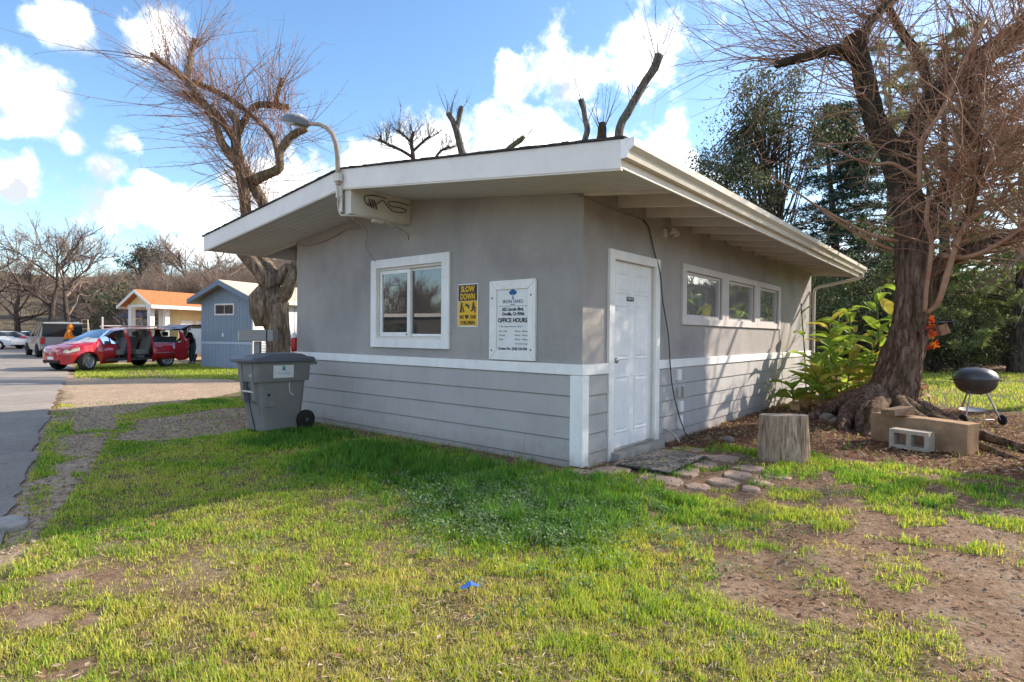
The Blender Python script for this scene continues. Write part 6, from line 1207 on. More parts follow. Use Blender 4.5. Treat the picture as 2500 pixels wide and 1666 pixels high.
def leafy_tree(label, loc, trunkpts, rad, crowns, mat, leaf, per, spread, bark=M_BARKD, name='evergreen_tree', flat=0.4, aspect=0.45, group=None, twigs=True):
    t = thing(name, label, 'tree', loc, 0, group); limb_obj('trunk', trunkpts, rad, bark, t, n=16, step=0.2, amp=0.09, seed=len(label), ridges=6)
    Cs = []; ends = []
    for (c, r_, n) in crowns:
        cc, C = clumps(c, r_, n, per, spread); Cs.append(C); ends.append(cc)
    C = np.concatenate(Cs); cc = np.concatenate(ends); C = C[C[:, 2] > 0.2]
    tag(leaf_cards(C, np.full(len(C), leaf), mat, 'crown', None, flat, None, t, aspect=aspect), None, kind='stuff')
    if twigs:
        tp = np.array([tuple(p) for p in trunkpts]); i = RNG.integers(max(1, len(tp) // 3), len(tp), len(cc)); s_ = tp[i]; k = np.linspace(0, 1, 6)[None, :, None]; mid = RNG.normal(0, 0.25, (len(cc), 1, 3)) * np.sin(k * math.pi)
        Pt = s_[:, None] * (1 - k) + cc[:, None] * k + mid + np.array([0, 0, 0.35]) * np.sin(k * math.pi); V, Q = twig_mesh([(Pt, taper(len(cc), 6, np.full(len(cc), 0.045), 0.008))], 4); finish(np_mesh('limbs', V, Q), 'limbs', bark, t, True, True)
    return t
def V3(*a): return Vector(a)
# live oak whose grey-green sprays reach over the roof from the right
b = P(1850, 815, 26); c = [(P(1810, 470, 24), (1.7, 1.7, 1.5), 46), (P(1770, 400, 25), (1.5, 1.4, 1.2), 34), (P(1850, 300, 24.5), (1.8, 1.8, 1.2), 40), (P(1880, 215, 25), (1.5, 1.5, 0.9), 26), (P(1960, 330, 25.5), (1.8, 1.8, 1.6), 36), (P(1790, 540, 25), (1.1, 1.1, 0.7), 20)]
leafy_tree('grey green live oak with open sprays behind the roof eave', (b.x, b.y, 0), [V3(b.x, b.y, -0.1), V3(b.x + 0.3, b.y, 2.6), P(1900, 560, 26), P(1870, 420, 25.5), P(1840, 300, 25)], [0.32, 0.27, 0.20, 0.12, 0.05], c, M_OAK, 0.12, 120, 0.28, name='oak_tree')
# dark blue-green conifer
b = P(2040, 820, 31); top = P(2010, 250, 31); t = thing('conifer_tree', 'dark blue green conifer standing behind the big bare tree', 'tree', (b.x, b.y, 0)); limb_obj('trunk', [V3(b.x, b.y, -0.1), V3(b.x, b.y, 5), V3(top.x, top.y, top.z)], [0.32, 0.22, 0.04], M_BARKD, t, n=14, step=0.4, amp=0.08)
Pts, n = [], 230; zz = 0.9 + (top.z - 1.2) * RNG.random(n) ** 0.8; a = RNG.random(n) * 6.283; ln = (4.9 * (1 - zz / top.z) ** 0.75 + 0.35) * (0.75 + 0.45 * RNG.random(n)); dd = np.stack([np.cos(a), np.sin(a), np.full(n, 0.12)], -1); bb = np.stack([np.full(n, b.x), np.full(n, b.y), zz], -1)
Pt = shoot_paths(bb, dd, ln, -0.35, 0.05, 8); k = RNG.random((n, 170)) ** 0.6 * 6.99; i = k.astype(int); f = (k - i)[..., None]; r_ = np.arange(n)[:, None]; C = (Pt[r_, i] * (1 - f) + Pt[r_, np.minimum(i + 1, 7)] * f).reshape(-1, 3) + RNG.normal(0, 1, (n * 170, 3)) * np.array([0.20, 0.20, 0.10])
tag(leaf_cards(C, np.full(len(C), 0.26), M_CONIF, 'crown', None, 0.25, None, t, aspect=0.22), None, kind='stuff'); V, Q = twig_mesh([(Pt, taper(n, 8, np.full(n, 0.04), 0.01))], 3); finish(np_mesh('limbs', V, Q), 'limbs', M_BARKD, t, True, True)
# long needled pine with hanging boughs on the right edge
def needle_tufts(C, L_, per, mat, parent, wd=0.0075):
    n = len(C); d = RNG.normal(0, 1, (n, per, 3)); d[..., 2] += 0.25; d /= np.linalg.norm(d, axis=2, keepdims=True); s_ = np.cross(d, RNG.normal(0, 1, (n, per, 3))); s_ /= np.linalg.norm(s_, axis=2, keepdims=True); c = C[:, None, :] + RNG.normal(0, 0.03, (n, per, 3)); ll = L_ * (0.6 + 0.6 * RNG.random((n, per, 1)))
    V = np.stack([c - s_ * wd, c + s_ * wd, c + d * ll], 2).reshape(-1, 3); T_ = np.arange(n * per)[:, None] * 3 + np.array([[0, 1, 2]])
    return tag(finish(np_mesh('crown', V, None, T_), 'crown', mat, parent, True, False), None, kind='stuff')
def pine(label, b, H, zlo, reach, n, per, seed):
    t = thing('pine_tree', label, 'tree', (b.x, b.y, 0), group=None); limb_obj('trunk', [V3(b.x, b.y, -0.1), V3(b.x + 0.2, b.y, H * 0.4), V3(b.x, b.y + 0.1, H)], [0.3, 0.22, 0.05], M_BARKD, t, n=14, step=0.4, amp=0.1, seed=seed)
    z = zlo + (H - zlo) * RNG.random(n); a = RNG.random(n) * 6.283; ln = reach * (1.05 - 0.75 * (z - zlo) / (H - zlo)) * (0.6 + 0.5 * RNG.random(n)); Pt = shoot_paths(np.stack([np.full(n, b.x), np.full(n, b.y), z], -1), np.stack([np.cos(a), np.sin(a), np.full(n, 0.25)], -1), ln, -0.6, 0.08, 9)
    P2, R2 = side_twigs(Pt, 7, 0.3, 1.0, 0.012, 0.6, 0.05, 5, t0=2); m = len(P2); k = RNG.random((m, per)) * 3.99; i = k.astype(int); f = (k - i)[..., None]; r_ = np.arange(m)[:, None]; C = (P2[r_, i] * (1 - f) + P2[r_, i + 1] * f).reshape(-1, 3); C = C[C[:, 2] > 0.35]
    needle_tufts(C, 0.24, 15, M_PINE, t, 0.010); V, Q = twig_mesh([(Pt, taper(n, 9, np.full(n, 0.05), 0.012)), (P2, R2)], 4); finish(np_mesh('limbs', V, Q), 'limbs', M_BARKD, t, True, True)
pine('long needled pine with drooping sunlit boughs at the far side of the lawn', P(2480, 826, 24.5), 10.5, 0.9, 6.4, 80, 11, 3)
pine('tall pine half hidden behind the bare limbs of the big tree', P(2290, 826, 29), 16.5, 1.6, 5.6, 95, 10, 4)
pine('broad pine filling the sky between the forked limbs of the big tree', P(2160, 826, 36), 19, 2.0, 5.8, 90, 9, 6)
# dense evergreen shrubs closing the lawn
def shrub(label, loc, r_, n, per, leaf, mat=M_SHRUB, group='dense shrubs beyond the lawn', sp=0.2, name='shrub'):
    t = thing(name, label, 'shrub', loc, 0, group); cc, C = clumps((loc[0], loc[1], r_[2] * 0.95), r_, n, per, sp, 0.25); C = C[C[:, 2] > 0.05]
    tag(leaf_cards(C, np.full(len(C), leaf), mat, 'foliage', None, 0.45, None, t, aspect=0.5), None, kind='stuff'); m = min(len(cc), 60); k = np.linspace(0, 1, 5)[None, :, None]; Pt = np.array([loc[0], loc[1], -0.05])[None, None] * (1 - k) + cc[:m, None] * k + RNG.normal(0, 0.15, (m, 1, 3)) * np.sin(k * math.pi)
    V, Q = twig_mesh([(Pt, taper(m, 5, np.full(m, 0.03), 0.008))], 3); finish(np_mesh('stems', V, Q), 'stems', M_BARKD, t, True, True); return t
for (u, D, rx, rz, n, lab) in ((2150, 33, 3.2, 4.6, 120, 'tall bright shrub mass behind the big trunk'), (2390, 31, 3.4, 4.2, 120, 'tall leafy shrub closing the lawn behind the grill'), (2280, 24.0, 1.6, 1.5, 60, 'small bright shrub at the lawn edge right of the trunk'), (1990, 24, 1.9, 2.6, 90, 'dark glossy shrub filling the gap past the downspout'), (2075, 27, 2.2, 3.4, 90, 'tall dark shrub behind the leafy plants'), (2210, 29, 2.6, 2.9, 90, 'dark shrub behind the big trunk across the lawn'), (2340, 25.5, 2.2, 1.9, 80, 'low dark rounded shrub behind the grill'), (2470, 27, 2.4, 2.8, 90, 'dark shrub at the edge of the lawn past the grill'), (2640, 25, 2.4, 3.0, 60, 'dark shrub under the long needled pine'), (1900, 33, 2.4, 4.0, 70, 'tall shrub behind the back of the office roof')):
    p = P(u, 822, D); shrub(lab, (p.x, p.y, 0), (rx, rx, rz), n, 95, 0.10)
p = Vector((4.48, 3.72, 0)); shrub('round shrub out of view, added to cast a round shadow on the yard edge', (p.x, p.y, 0), (0.85, 0.85, 0.95), 110, 70, 0.06, sp=0.09, group=None)  # unseen, added for the round shadow it throws on the ground

# ---------------------------------------------------------------- wooded hill
def hill_z(x, y):
    d = np.hypot(x - 3.3, y + 5.2); a = np.degrees(np.arctan2(x, y + 5.2)); rise = sstep(62, 150, d) * (8.5 + 6.0 * sstep(-69, -60, a)) + sstep(150, 420, d) * 22
    return rise * (0.75 + 0.5 * fbm(x, y, 0.012, 3, 3)) - 0.6
rr_ = 56 * np.power(1.12, np.arange(26)); aa_ = np.radians(np.linspace(-118, 70, 120)); RRr, AAa = np.meshgrid(rr_, aa_, indexing='ij'); HX, HY = 3.3 + RRr * np.sin(AAa), -5.2 + RRr * np.cos(AAa); HZ = hill_z(HX, HY); ii = np.arange(HX.size).reshape(HX.shape)
qq = np.stack([ii[:-1, :-1], ii[:-1, 1:], ii[1:, 1:], ii[1:, :-1]], -1).reshape(-1, 4)
tag(finish(np_mesh('hillside', np.stack([HX, HY, HZ], -1), qq), 'hillside', mk('hill_brush', (0.085, 0.065, 0.045), (0.155, 0.125, 0.085), 1.0, 0.05, scale=0.25, detail=8, bscale=1.2, bstr=1.0, bdist=0.6), None, False, True), 'low brown wooded hill', kind='structure')
# brush and crowns on the hill, read as one mass
def hidden_obj(nm, me, m):
    if not me.materials: me.materials.append(m)
    return bpy.data.objects.new(nm, me)
def bush_mesh(seed, R_=2.0):
    g = np.random.default_rng(seed); n = 260; d = g.normal(0, 1, (n, 3)); d[:, 2] = np.abs(d[:, 2]) + 0.35; d /= np.linalg.norm(d, axis=1, keepdims=True); global RNG; old = RNG; RNG = g; P1 = shoot_paths(np.zeros((n, 3)), d, R_ * (0.6 + 0.6 * g.random(n)), 0.2, 0.14, 6); V, Q = twig_mesh([(P1, taper(n, 6, np.full(n, 0.020), 0.008)), side_twigs(P1, 7, 0.15, 0.6, 0.010, 0.6, 0.2, 3)], 3); RNG = old; return np_mesh('brush', V, Q)
def leafball(seed, R_=2.2):
    global RNG; old = RNG; RNG = np.random.default_rng(seed); cc, C = clumps((0, 0, R_ * 0.9), (R_, R_, R_), 70, 50, 0.24, 0.3); RNG = old; me_o = leaf_cards(C, np.full(len(C), 0.20), M_OAK, 'leafball', None, 0.45, None); me = me_o.data; bpy.data.objects.remove(me_o); return me
WC = bpy.data.collections.new('woodland_stock')
stock = []
for k in range(3):
    v0, v1, v2 = bare_tree_mesh(140 + k, 8.0, 1.0, (12, 8, 7, 5), 0.15, 0, 0.9); bm = bmesh.new()
    for m_ in (v0, v1, v2): bm.from_mesh(m_)
    me = bpy.data.meshes.new('woodland_tree'); bm.to_mesh(me); bm.free(); stock.append(hidden_obj('woodland_tree', me, M_TWIGG))
stock += [hidden_obj('brush', bush_mesh(7), M_TWIGG), hidden_obj('brush', bush_mesh(8), M_TWIGG), hidden_obj('leafy_bush', leafball(9), M_OAK)]
for o in stock: WC.objects.link(o)
def scatter(name, label, pts, kinds, scales, rots):
    me = bpy.data.meshes.new(name); me.from_pydata([tuple(p) for p in pts], [], [])
    for nm, ty, ar in (('pick', 'INT', kinds), ('size', 'FLOAT', scales), ('turn', 'FLOAT', rots)):
        a = me.attributes.new(nm, ty, 'POINT'); a.data.foreach_set('value', np.asarray(ar, dtype=np.int32 if ty == 'INT' else np.float32))
    o = bpy.data.objects.new(name, me); COL.objects.link(o); ng = bpy.data.node_groups.new('scatter', 'GeometryNodeTree'); ng.interface.new_socket('Geometry', in_out='INPUT', socket_type='NodeSocketGeometry'); ng.interface.new_socket('Geometry', in_out='OUTPUT', socket_type='NodeSocketGeometry')
    A = ng.nodes.new; gi, go = A('NodeGroupInput'), A('NodeGroupOutput'); ci = A('GeometryNodeCollectionInfo'); ci.inputs['Collection'].default_value = WC; ci.inputs['Separate Children'].default_value = True; ci.inputs['Reset Children'].default_value = True
    ip = A('GeometryNodeInstanceOnPoints'); ip.inputs['Pick Instance'].default_value = True
    def na(n_, t_):
        q = A('GeometryNodeInputNamedAttribute'); q.data_type = t_; q.inputs['Name'].default_value = n_; return next(s_ for s_ in q.outputs if s_.name == 'Attribute' and s_.enabled)
    cb = A('ShaderNodeCombineXYZ'); L_ = ng.links.new; L_(na('turn', 'FLOAT'), cb.inputs[2]); L_(gi.outputs[0], ip.inputs['Points']); L_(ci.outputs[0], ip.inputs['Instance']); L_(na('pick', 'INT'), ip.inputs['Instance Index']); L_(cb.outputs[0], ip.inputs['Rotation']); L_(na('size', 'FLOAT'), ip.inputs['Scale']); L_(ip.outputs[0], go.inputs[0])
    md = o.modifiers.new('scatter', 'NODES'); md.node_group = ng; return tag(o, label, None, None, 'stuff')
n = 2500; d = 47 + 160 * RNG.random(n) ** 2.0; a = np.radians(RNG.uniform(-96, -46, n)); wx_, wy_ = 3.3 + d * np.sin(a), -5.2 + d * np.cos(a)
k = (wy_ > np.interp(wx_, [-140, -75, -45], [33, 16, 10])); wx_, wy_, d = wx_[k], wy_[k], d[k]; n = len(wx_)
# collection children come in alphabetical order: brush, brush.001, leafy_bush, woodland_tree(.001, .002)
kd = np.where(RNG.random(n) < 0.42, RNG.integers(0, 2, n), np.where(RNG.random(n) < 0.14, 2, RNG.integers(3, 6, n)))
sc = np.where(kd < 2, RNG.uniform(1.0, 2.0, n), np.where(kd == 2, RNG.uniform(0.8, 1.5, n), RNG.uniform(0.50, 0.85, n)))
scatter('woodland', 'brown bare woodland and brush on the far hill', np.stack([wx_, wy_, hill_z(wx_, wy_) - 0.1], -1), kd, sc, RNG.random(n) * 6.28)
n = 420; d = 40 + 60 * RNG.random(n); a = np.radians(RNG.uniform(-46, 42, n)); wx_, wy_ = 3.3 + d * np.sin(a), -5.2 + d * np.cos(a); kd = np.where(RNG.random(n) < 0.45, 2, np.where(RNG.random(n) < 0.5, RNG.integers(0, 2, n), RNG.integers(3, 6, n)))
scatter('woodland', 'mixed bare and evergreen woodland behind the office', np.stack([wx_, wy_, hill_z(wx_, wy_) - 0.1], -1), kd, np.where(kd == 2, RNG.uniform(0.9, 1.8, n), RNG.uniform(0.6, 0.95, n)), RNG.random(n) * 6.28)
n = 150; d = 34 + 60 * RNG.random(n) ** 1.3; a = np.radians(RNG.uniform(-190, -104, n)); wx_, wy_ = 3.3 + d * np.sin(a), -5.2 + d * np.cos(a); kd = np.where(RNG.random(n) < 0.4, 2, RNG.integers(3, 6, n))
scatter('woodland', 'bare woodland across the road mirrored in the front window', np.stack([wx_, wy_, np.zeros(n) - 0.1], -1), kd, RNG.uniform(0.5, 0.85, n), RNG.random(n) * 6.28)

# ---------------------------------------------------------------- single trees one can tell apart in the distance
MT = (M_BARKD, M_TWIGD, M_TWIGG)
def far_tree(u, D, s, k, rz, label):
    p = P(u, 830, D); bare_tree(label, BT[k], (p.x, p.y, -0.2), rz, s, MT, 'bare trees at the foot of the hill')
far_tree(122, 46, 1.02, 0, 0.3, 'large dark limbed bare tree behind the silver pickup')
far_tree(168, 50, 1.12, 1, 2.0, 'bare tree with high crown just right of the large dark limbed one')
far_tree(40, 54, 1.0, 2, 1.1, 'leaning pale bare tree above the red parked car')
far_tree(228, 56, 0.95, 2, 4.1, 'spreading bare tree left of the yellow porch roof')
far_tree(-60, 50, 1.1, 0, 2.6, 'bare tree beyond the white parked car')
far_tree(300, 62, 0.9, 1, 5.0, 'slender bare tree behind the yellow porch gable')
far_tree(470, 58, 1.15, 0, 3.4, 'broad bare tree rising behind the blue home roof')
far_tree(560, 60, 1.1, 1, 0.9, 'bare tree above the pale roof of the blue home')
far_tree(720, 48, 0.9, 2, 2.9, 'bare tree seen through the fork of the gnarled tree')
# eucalyptus pair on the saddle
for (u, D, H, lab) in ((338, 82, 14.5, 'tall feathery evergreen with slim trunk on the skyline, left of its twin'), (378, 84, 14.0, 'tall feathery evergreen with slim trunk on the skyline, right of its twin')):
    p = P(u, 700, D); z0 = float(hill_z(p.x, p.y)); zt_ = 1.38 + (813 - 590) / 1422.9 * D
    leafy_tree(lab, (p.x, p.y, z0), [V3(p.x, p.y, z0 - 0.3), V3(p.x + 0.5, p.y, z0 + (zt_ - z0) * 0.5), V3(p.x + 0.2, p.y + 0.2, zt_ - 1.5)], [0.3, 0.2, 0.08], [((p.x + ox, p.y + oy, zt_ - 1.6 + oz), (1.3, 1.3, 1.1), 18) for ox, oy, oz in ((0, 0, 0), (1.2, 1.0, -1.0), (-1.0, -1.2, -1.3), (0.3, 0.3, -3.0))], M_EUC, 0.30, 34, 0.34, group='tall evergreens on the skyline')
# hanging wires across the left distance
b = MB()
PW = thing('power_line', 'two thin overhead wires crossing the trees on the left', 'power line', (-70, 12, 0))
A_, B_ = P(-260, 712, 62), P(760, 742, 56)
for (q, h) in ((A_, 0), (B_, 0)):
    b = MB(); b.tube([(q.x, q.y, -0.2), (q.x, q.y, q.z + 0.7)], 0.14, 8); b.build('pole', M_BARKD, PW)
for dz in (0.0, -0.62):
    pts = [A_.lerp(B_, t_) + V3(0, 0, dz - 0.9 * (1 - (2 * t_ - 1) ** 2)) for t_ in np.linspace(0, 1, 14)]; b = MB(); b.tube(pts, 0.028, 4); b.build('wire', M_WIRE, PW)

# ---------------------------------------------------------------- canna plants
M_CAN = leaf_shader('canna_leaf', [(0.0, (0.13, 0.23, 0.045)), (0.55, (0.25, 0.37, 0.07)), (1.0, (0.44, 0.50, 0.13))], 0.5, 0.58)
M_CANY = leaf_shader('yellow_canna_leaf', [(0.0, (0.30, 0.30, 0.05)), (1.0, (0.46, 0.36, 0.07))], 0.4, 0.42, yellow=False)
M_CAND = leaf_shader('dry_canna_leaf', [(0.0, (0.26, 0.12, 0.05)), (0.5, (0.40, 0.23, 0.11)), (1.0, (0.50, 0.38, 0.26))], 0.8, 0.25, yellow=False)
M_CANS = mk('canna_stem', (0.10, 0.15, 0.035), (0.17, 0.17, 0.06), 0.5)
def canna_leaf(seed, bend, mat):
    g = np.random.default_rng(seed); n, V, Q = 9, [], []; L_ = 0.55
    ang = 0.15; x = z = 0.0
    for i in range(n):
        t = i / (n - 1); w_ = 0.085 * (math.sin(math.pi * min(1, t ** 0.75)) ** 0.8) * (1 if t < 0.98 else 0.1) + (0.008 if t < 0.1 else 0.002); wv = 0.014 * math.sin(t * 9 + seed)
        for s_ in (-1, -0.5, 0, 0.5, 1): V.append((x, s_ * w_, z + abs(s_) * w_ * 0.45 + wv * s_ * abs(s_)))
        x += L_ / n * math.cos(ang); z += L_ / n * math.sin(ang); ang -= bend / n
    for i in range(n - 1):
        for k in range(4): Q.append((i * 5 + k, i * 5 + k + 1, i * 5 + k + 6, i * 5 + k + 5))
    me = np_mesh('leaf', V, Q); me.materials.append(mat); me.polygons.foreach_set('use_smooth', np.ones(len(Q), bool)); return me
CL = [canna_leaf(k, bd, M_CAN) for k, bd in enumerate((0.5, 1.0, 1.6, 0.8))]; CY = [canna_leaf(k + 5, 1.0, M_CANY) for k in range(2)]; CD = [canna_leaf(k + 9, 1.9, M_CAND) for k in range(2)]
def canna(x, y, h, nl, label, dry=0.2, lean=(0, 0), size=1.0, yaw0=None):
    t = thing('canna_plant', label, 'plant', (x, y, 0.02), 0, 'canna plants by the office corner')
    st = [Vector((0, 0, 0)), Vector((lean[0] * 0.4, lean[1] * 0.4, h * 0.5)), Vector((lean[0], lean[1], h))]; b = MB(); b.tube(smooth_pts(st, 5), 0.013, 6); b.build('stem', M_CANS, t, False, smooth=True)
    for k in range(nl):
        f = 0.15 + 0.85 * (k + 0.5) / nl; low = f < 0.42; me = random.choice(CD if (low and random.random() < dry * 2) else CY if random.random() < dry * 0.55 else CL); o = bpy.data.objects.new('leaf', me); COL.objects.link(o); o.parent = t
        p = st[0].lerp(st[2], f) if f < 0.5 else st[1].lerp(st[2], (f - 0.5) * 2); o.location = p; a = k * 2.4 + random.uniform(-0.5, 0.5) if yaw0 is None else yaw0 + random.uniform(-0.9, 0.9)
        el_ = random.uniform(0.35, 0.95) if f > 0.8 else (random.uniform(-0.1, 0.7) if not low else random.uniform(-0.7, 0.3)); o.rotation_euler = (random.uniform(-0.5, 0.5), -el_, a); s_ = size * random.uniform(0.75, 1.15); o.scale = (s_, s_ * random.uniform(0.85, 1.25), s_)
    return t
canna(0.34, 8.05, 2.05, 4, 'tall single canna stalk standing against the office wall', 0.0, (-0.05, -0.35), 0.85)
random.seed(77)
for (x, y, h, n, lab, dr) in ((0.62, 7.05, 0.85, 7, 'low canna with hanging leaves nearest the side wall', 0.3), (0.95, 6.75, 0.75, 7, 'short canna at the front of the clump with drooping green leaf', 0.3), (1.22, 6.9, 1.05, 7, 'canna with pale yellow leaves at the front of the clump', 0.6), (0.70, 7.6, 1.55, 8, 'upright canna with broad bright leaf beside the downspout', 0.1), (1.05, 7.45, 1.35, 8, 'canna with wide arching leaves in the middle of the clump', 0.2), (1.42, 7.35, 1.30, 8, 'canna with long leaves crossing the trunk edge', 0.2), (0.85, 8.3, 1.7, 8, 'tall canna at the back of the clump near the wall corner', 0.1), (1.25, 8.1, 1.85, 8, 'tall canna reaching above the clump with a raised leaf', 0.1), (1.62, 8.0, 1.75, 7, 'canna at the back of the clump close behind the trunk', 0.2), (1.50, 6.85, 0.60, 6, 'withered brown canna at the foot of the trunk', 1.0), (1.75, 7.4, 2.1, 6, 'high canna leaves showing at the left edge of the trunk', 0.1), (0.45, 6.6, 0.42, 5, 'little canna shoot at the foot of the wall', 0.1), (1.05, 6.35, 0.5, 8, 'low spreading canna nearest the stump', 0.4), (1.35, 7.9, 1.2, 8, 'mid height canna filling the back of the clump beside the trunk', 0.3), (0.9, 7.1, 1.1, 9, 'leafy canna between the downspout and the pale yellow one', 0.2), (1.55, 7.15, 1.0, 8, 'canna with a browned lower leaf against the trunk base', 0.7)):
    canna(x, y, h * 1.06, n + 6, lab, dr + 0.08, (random.uniform(-0.22, 0.22), random.uniform(-0.25, 0.15)), 1.08)
t = canna(2.22, 8.05, 0.45, 7, 'withered orange canna leaves behind the right side of the trunk', 1.0, (0.1, 0.0), 0.85)
for ch in t.children:
    if ch.name.startswith('leaf') : ch.data = random.choice(CD)
# low rosette beside the grill, metal hoop behind the trunk
M_ROS = leaf_shader('rosette_leaf', [(0, (0.14, 0.24, 0.03)), (1, (0.26, 0.36, 0.06))], 0.45, 0.4)
t = thing('leafy_weed', 'bright green leafy rosette on the ground between roots and grill', 'plant', (2.66, 6.35, 0.0)); rm = canna_leaf(31, 1.2, M_ROS)
for k in range(11):
    o = bpy.data.objects.new('leaf', rm); COL.objects.link(o); o.parent = t; o.rotation_euler = (random.uniform(-.3, .3), -random.uniform(0.2, 0.9), k * 0.58); s_ = random.uniform(0.35, 0.55); o.scale = (s_, s_ * 1.6, s_); o.location = (random.uniform(-.08, .08), random.uniform(-.08, .08), 0.0)
t = thing('metal_hoop', 'thin rusty metal plant hoop standing behind the big trunk', 'plant support', (2.20, 8.4, 0.0)); h0, h1 = P(2228, 938, 11.8), P(2263, 936, 11.4)
M_RUST = mk('rusty_rod', (0.24, 0.13, 0.085), (0.36, 0.24, 0.17), 0.8)
b = MB(); b.tube([(h0.x, h0.y, -0.02), tuple(h0), tuple(h1)], 0.011, 6); b.build('frame', M_RUST, t); b = MB(); b.tube([tuple(h1), (h1.x + 0.05, h1.y - 0.1, 0.2), (h1.x + 0.12, h1.y - 0.3, -0.02)], 0.011, 6); b.build('leg', M_RUST, t)
# ---------------------------------------------------------------- park homes
def plain(name, c, rough=0.6, spec=0.35, **k): return mk(name, c, tuple(x * 0.9 for x in c), rough, spec, scale=2.5, **k)
M_BLUEW = paint_mat('blue_grey_siding', (0.225, 0.275, 0.345), (0.16, 0.19, 0.235), 0.3); M_BLUES = paint_mat('blue_skirt', (0.275, 0.335, 0.425), (0.19, 0.23, 0.29), 0.3); M_SLATE2 = plain('slate_blue_trim', (0.165, 0.205, 0.275))
M_CREAM = mk('cream_roof', (0.66, 0.55, 0.40), (0.56, 0.45, 0.31), 0.7, scale=1.2); M_YEL = paint_mat('yellow_siding', (0.72, 0.56, 0.29), (0.50, 0.34, 0.14), 0.25); M_ORO = mk('orange_shingle', (0.50, 0.185, 0.070), (0.38, 0.13, 0.05), 0.9, scale=7, bscale=26, bstr=0.6)
M_WCOL = plain('white_column', (0.72, 0.70, 0.66)); M_DGLASS = bpy.data.materials.new('dark_glass'); M_DGLASS.use_nodes = True
_b = M_DGLASS.node_tree.nodes['Principled BSDF']; _b.inputs['Base Color'].default_value = (0.02, 0.025, 0.03, 1); _b.inputs['Roughness'].default_value = 0.05; _b.inputs['Specular IOR Level'].default_value = 0.8
HR = math.radians(15.7)
BH_ = thing('park_home', 'blue grey board sided park home with cream roof behind the gnarled tree', 'park home', (-21.22, 4.92, 0), HR)
w_ = 2.83
def hb(bx, nm, m, par=BH_, bev=0.0): b = MB(); b.box(*bx); return b.build(nm, m, par, False, bevel=bev)
b = MB(); nb = 20
for k in range(nb):
    x0, x1 = k * w_ / nb, (k + 1) * w_ / nb; xm = (x0 + x1) / 2; zt2 = 2.74 + (1 - abs(xm - w_ / 2) / (w_ / 2)) * 0.56; b.box(x0 + 0.006, x1 - 0.006, -0.022, 0.0, 1.03, 2.70); b.prism([(x0 + .006, 2.72), (x1 - .006, 2.72), (x1 - .006, 2.74 + (1 - abs(x1 - w_ / 2) / (w_ / 2)) * 0.56), (x0 + .006, 2.74 + (1 - abs(x0 - w_ / 2) / (w_ / 2)) * 0.56)], 'y', -0.02, 0.0)
b.build('wall', M_BLUEW, BH_, False); hb((0.0, w_ - 0.01, 0.001, 0.05, 0.9, 2.74), 'wall_backing', M_SLATE2); hb((-0.01, w_ + 0.01, -0.03, 0.0, 2.695, 2.722), 'belt_trim', M_BLUEW)
b = MB()
for k in range(14): b.box(k * w_ / 14 + 0.005, (k + 1) * w_ / 14 - 0.005, -0.016, 0.0, -0.02, 0.925)
b.build('skirt', M_BLUES, BH_, False); hb((0.0, w_, 0.001, 0.03, 0, 0.9), 'skirt_backing', M_SLATE2); hb((-0.02, w_ + 0.02, -0.035, 0.0, 0.93, 1.025), 'band', plain('pale_blue_band', (0.45, 0.51, 0.60)))
b = MB()
for k in range(11): b.box(w_, w_ + 0.02, 0.02 + k * 0.80, 0.02 + (k + 1) * 0.80 - 0.02, 1.0, 2.74)
b.build('wall', plain('white_panel', (0.72, 0.74, 0.77)), BH_, False); hb((0.02, w_ - 0.001, 0.06, 8.9, 0.02, 2.74), 'body', M_SLATE2)
b = MB()
for k in range(9): b.box(w_ + 0.001, w_ + 0.025, 0.02, 8.8, 0.02 + k * 0.108, 0.02 + k * 0.108 + 0.09)
b.build('skirt', plain('white_skirt', (0.66, 0.68, 0.70)), BH_, False); hb((w_ - 0.03, w_ + 0.03, -0.04, 0.02, 0.0, 2.72), 'corner_trim', M_WCOL)
for s in (-1, 1):
    xe = w_ / 2 + s * (w_ / 2 + 0.32); ze2 = 3.36 - 0.62 * (w_ / 2 + 0.32) / (w_ / 2 + 0.05) * 0.97
    q = [(w_ / 2, 3.36), (xe, ze2), (xe, ze2 + 0.07), (w_ / 2, 3.43)]; q = q if s > 0 else q[::-1]
    b = MB(); b.prism(q, 'y', -0.38, 9.2); b.build('roof', M_CREAM, BH_, False)
    q = [(w_ / 2, 3.22), (xe, ze2 - 0.14), (xe, ze2 + 0.05), (w_ / 2, 3.41)]; b = MB(); b.prism(q if s > 0 else q[::-1], 'y', -0.42, -0.384); b.build('barge_board', M_SLATE2, BH_, False)
    b = MB(); b.box(min(xe, xe + s * 0.06), max(xe, xe + s * 0.06), -0.38, 9.2, ze2 - 0.13, ze2 + 0.04); b.build('gutter', M_WCOL, BH_, False)
f = MB(); f.panel((0.78, 1.86), (2.06, 2.52), [(0.84, 1.80, 2.12, 2.46)], -0.05, -0.024, lambda u, v, t: (u, t, v)); wn2 = f.build('window', M_WCOL, BH_, False)
for a, c in ((0.84, 1.31), (1.33, 1.80)): b = MB(); b.box(a, c, -0.034, -0.028, 2.12, 2.46); b.build('pane', M_DGLASS, wn2, False)
b = MB(); b.box(1.31, 1.33, -0.042, -0.026, 2.12, 2.46); b.build('mullion', M_WCOL, wn2, False)
hb((1.22, 1.30, -0.06, -0.022, 1.22, 1.36), 'outlet_cover', M_WCOL); hb((w_ + 0.03, w_ + 0.16, -0.05, 0.08, 2.50, 2.62), 'wall_lamp', M_BLACK)
b = MB(); b.tube([(w_ + 0.03, 0.0, 1.9), (w_ + 0.05, 1.6, 1.35)], 0.02, 5); b.build('conduit', M_BLACK, BH_, False)

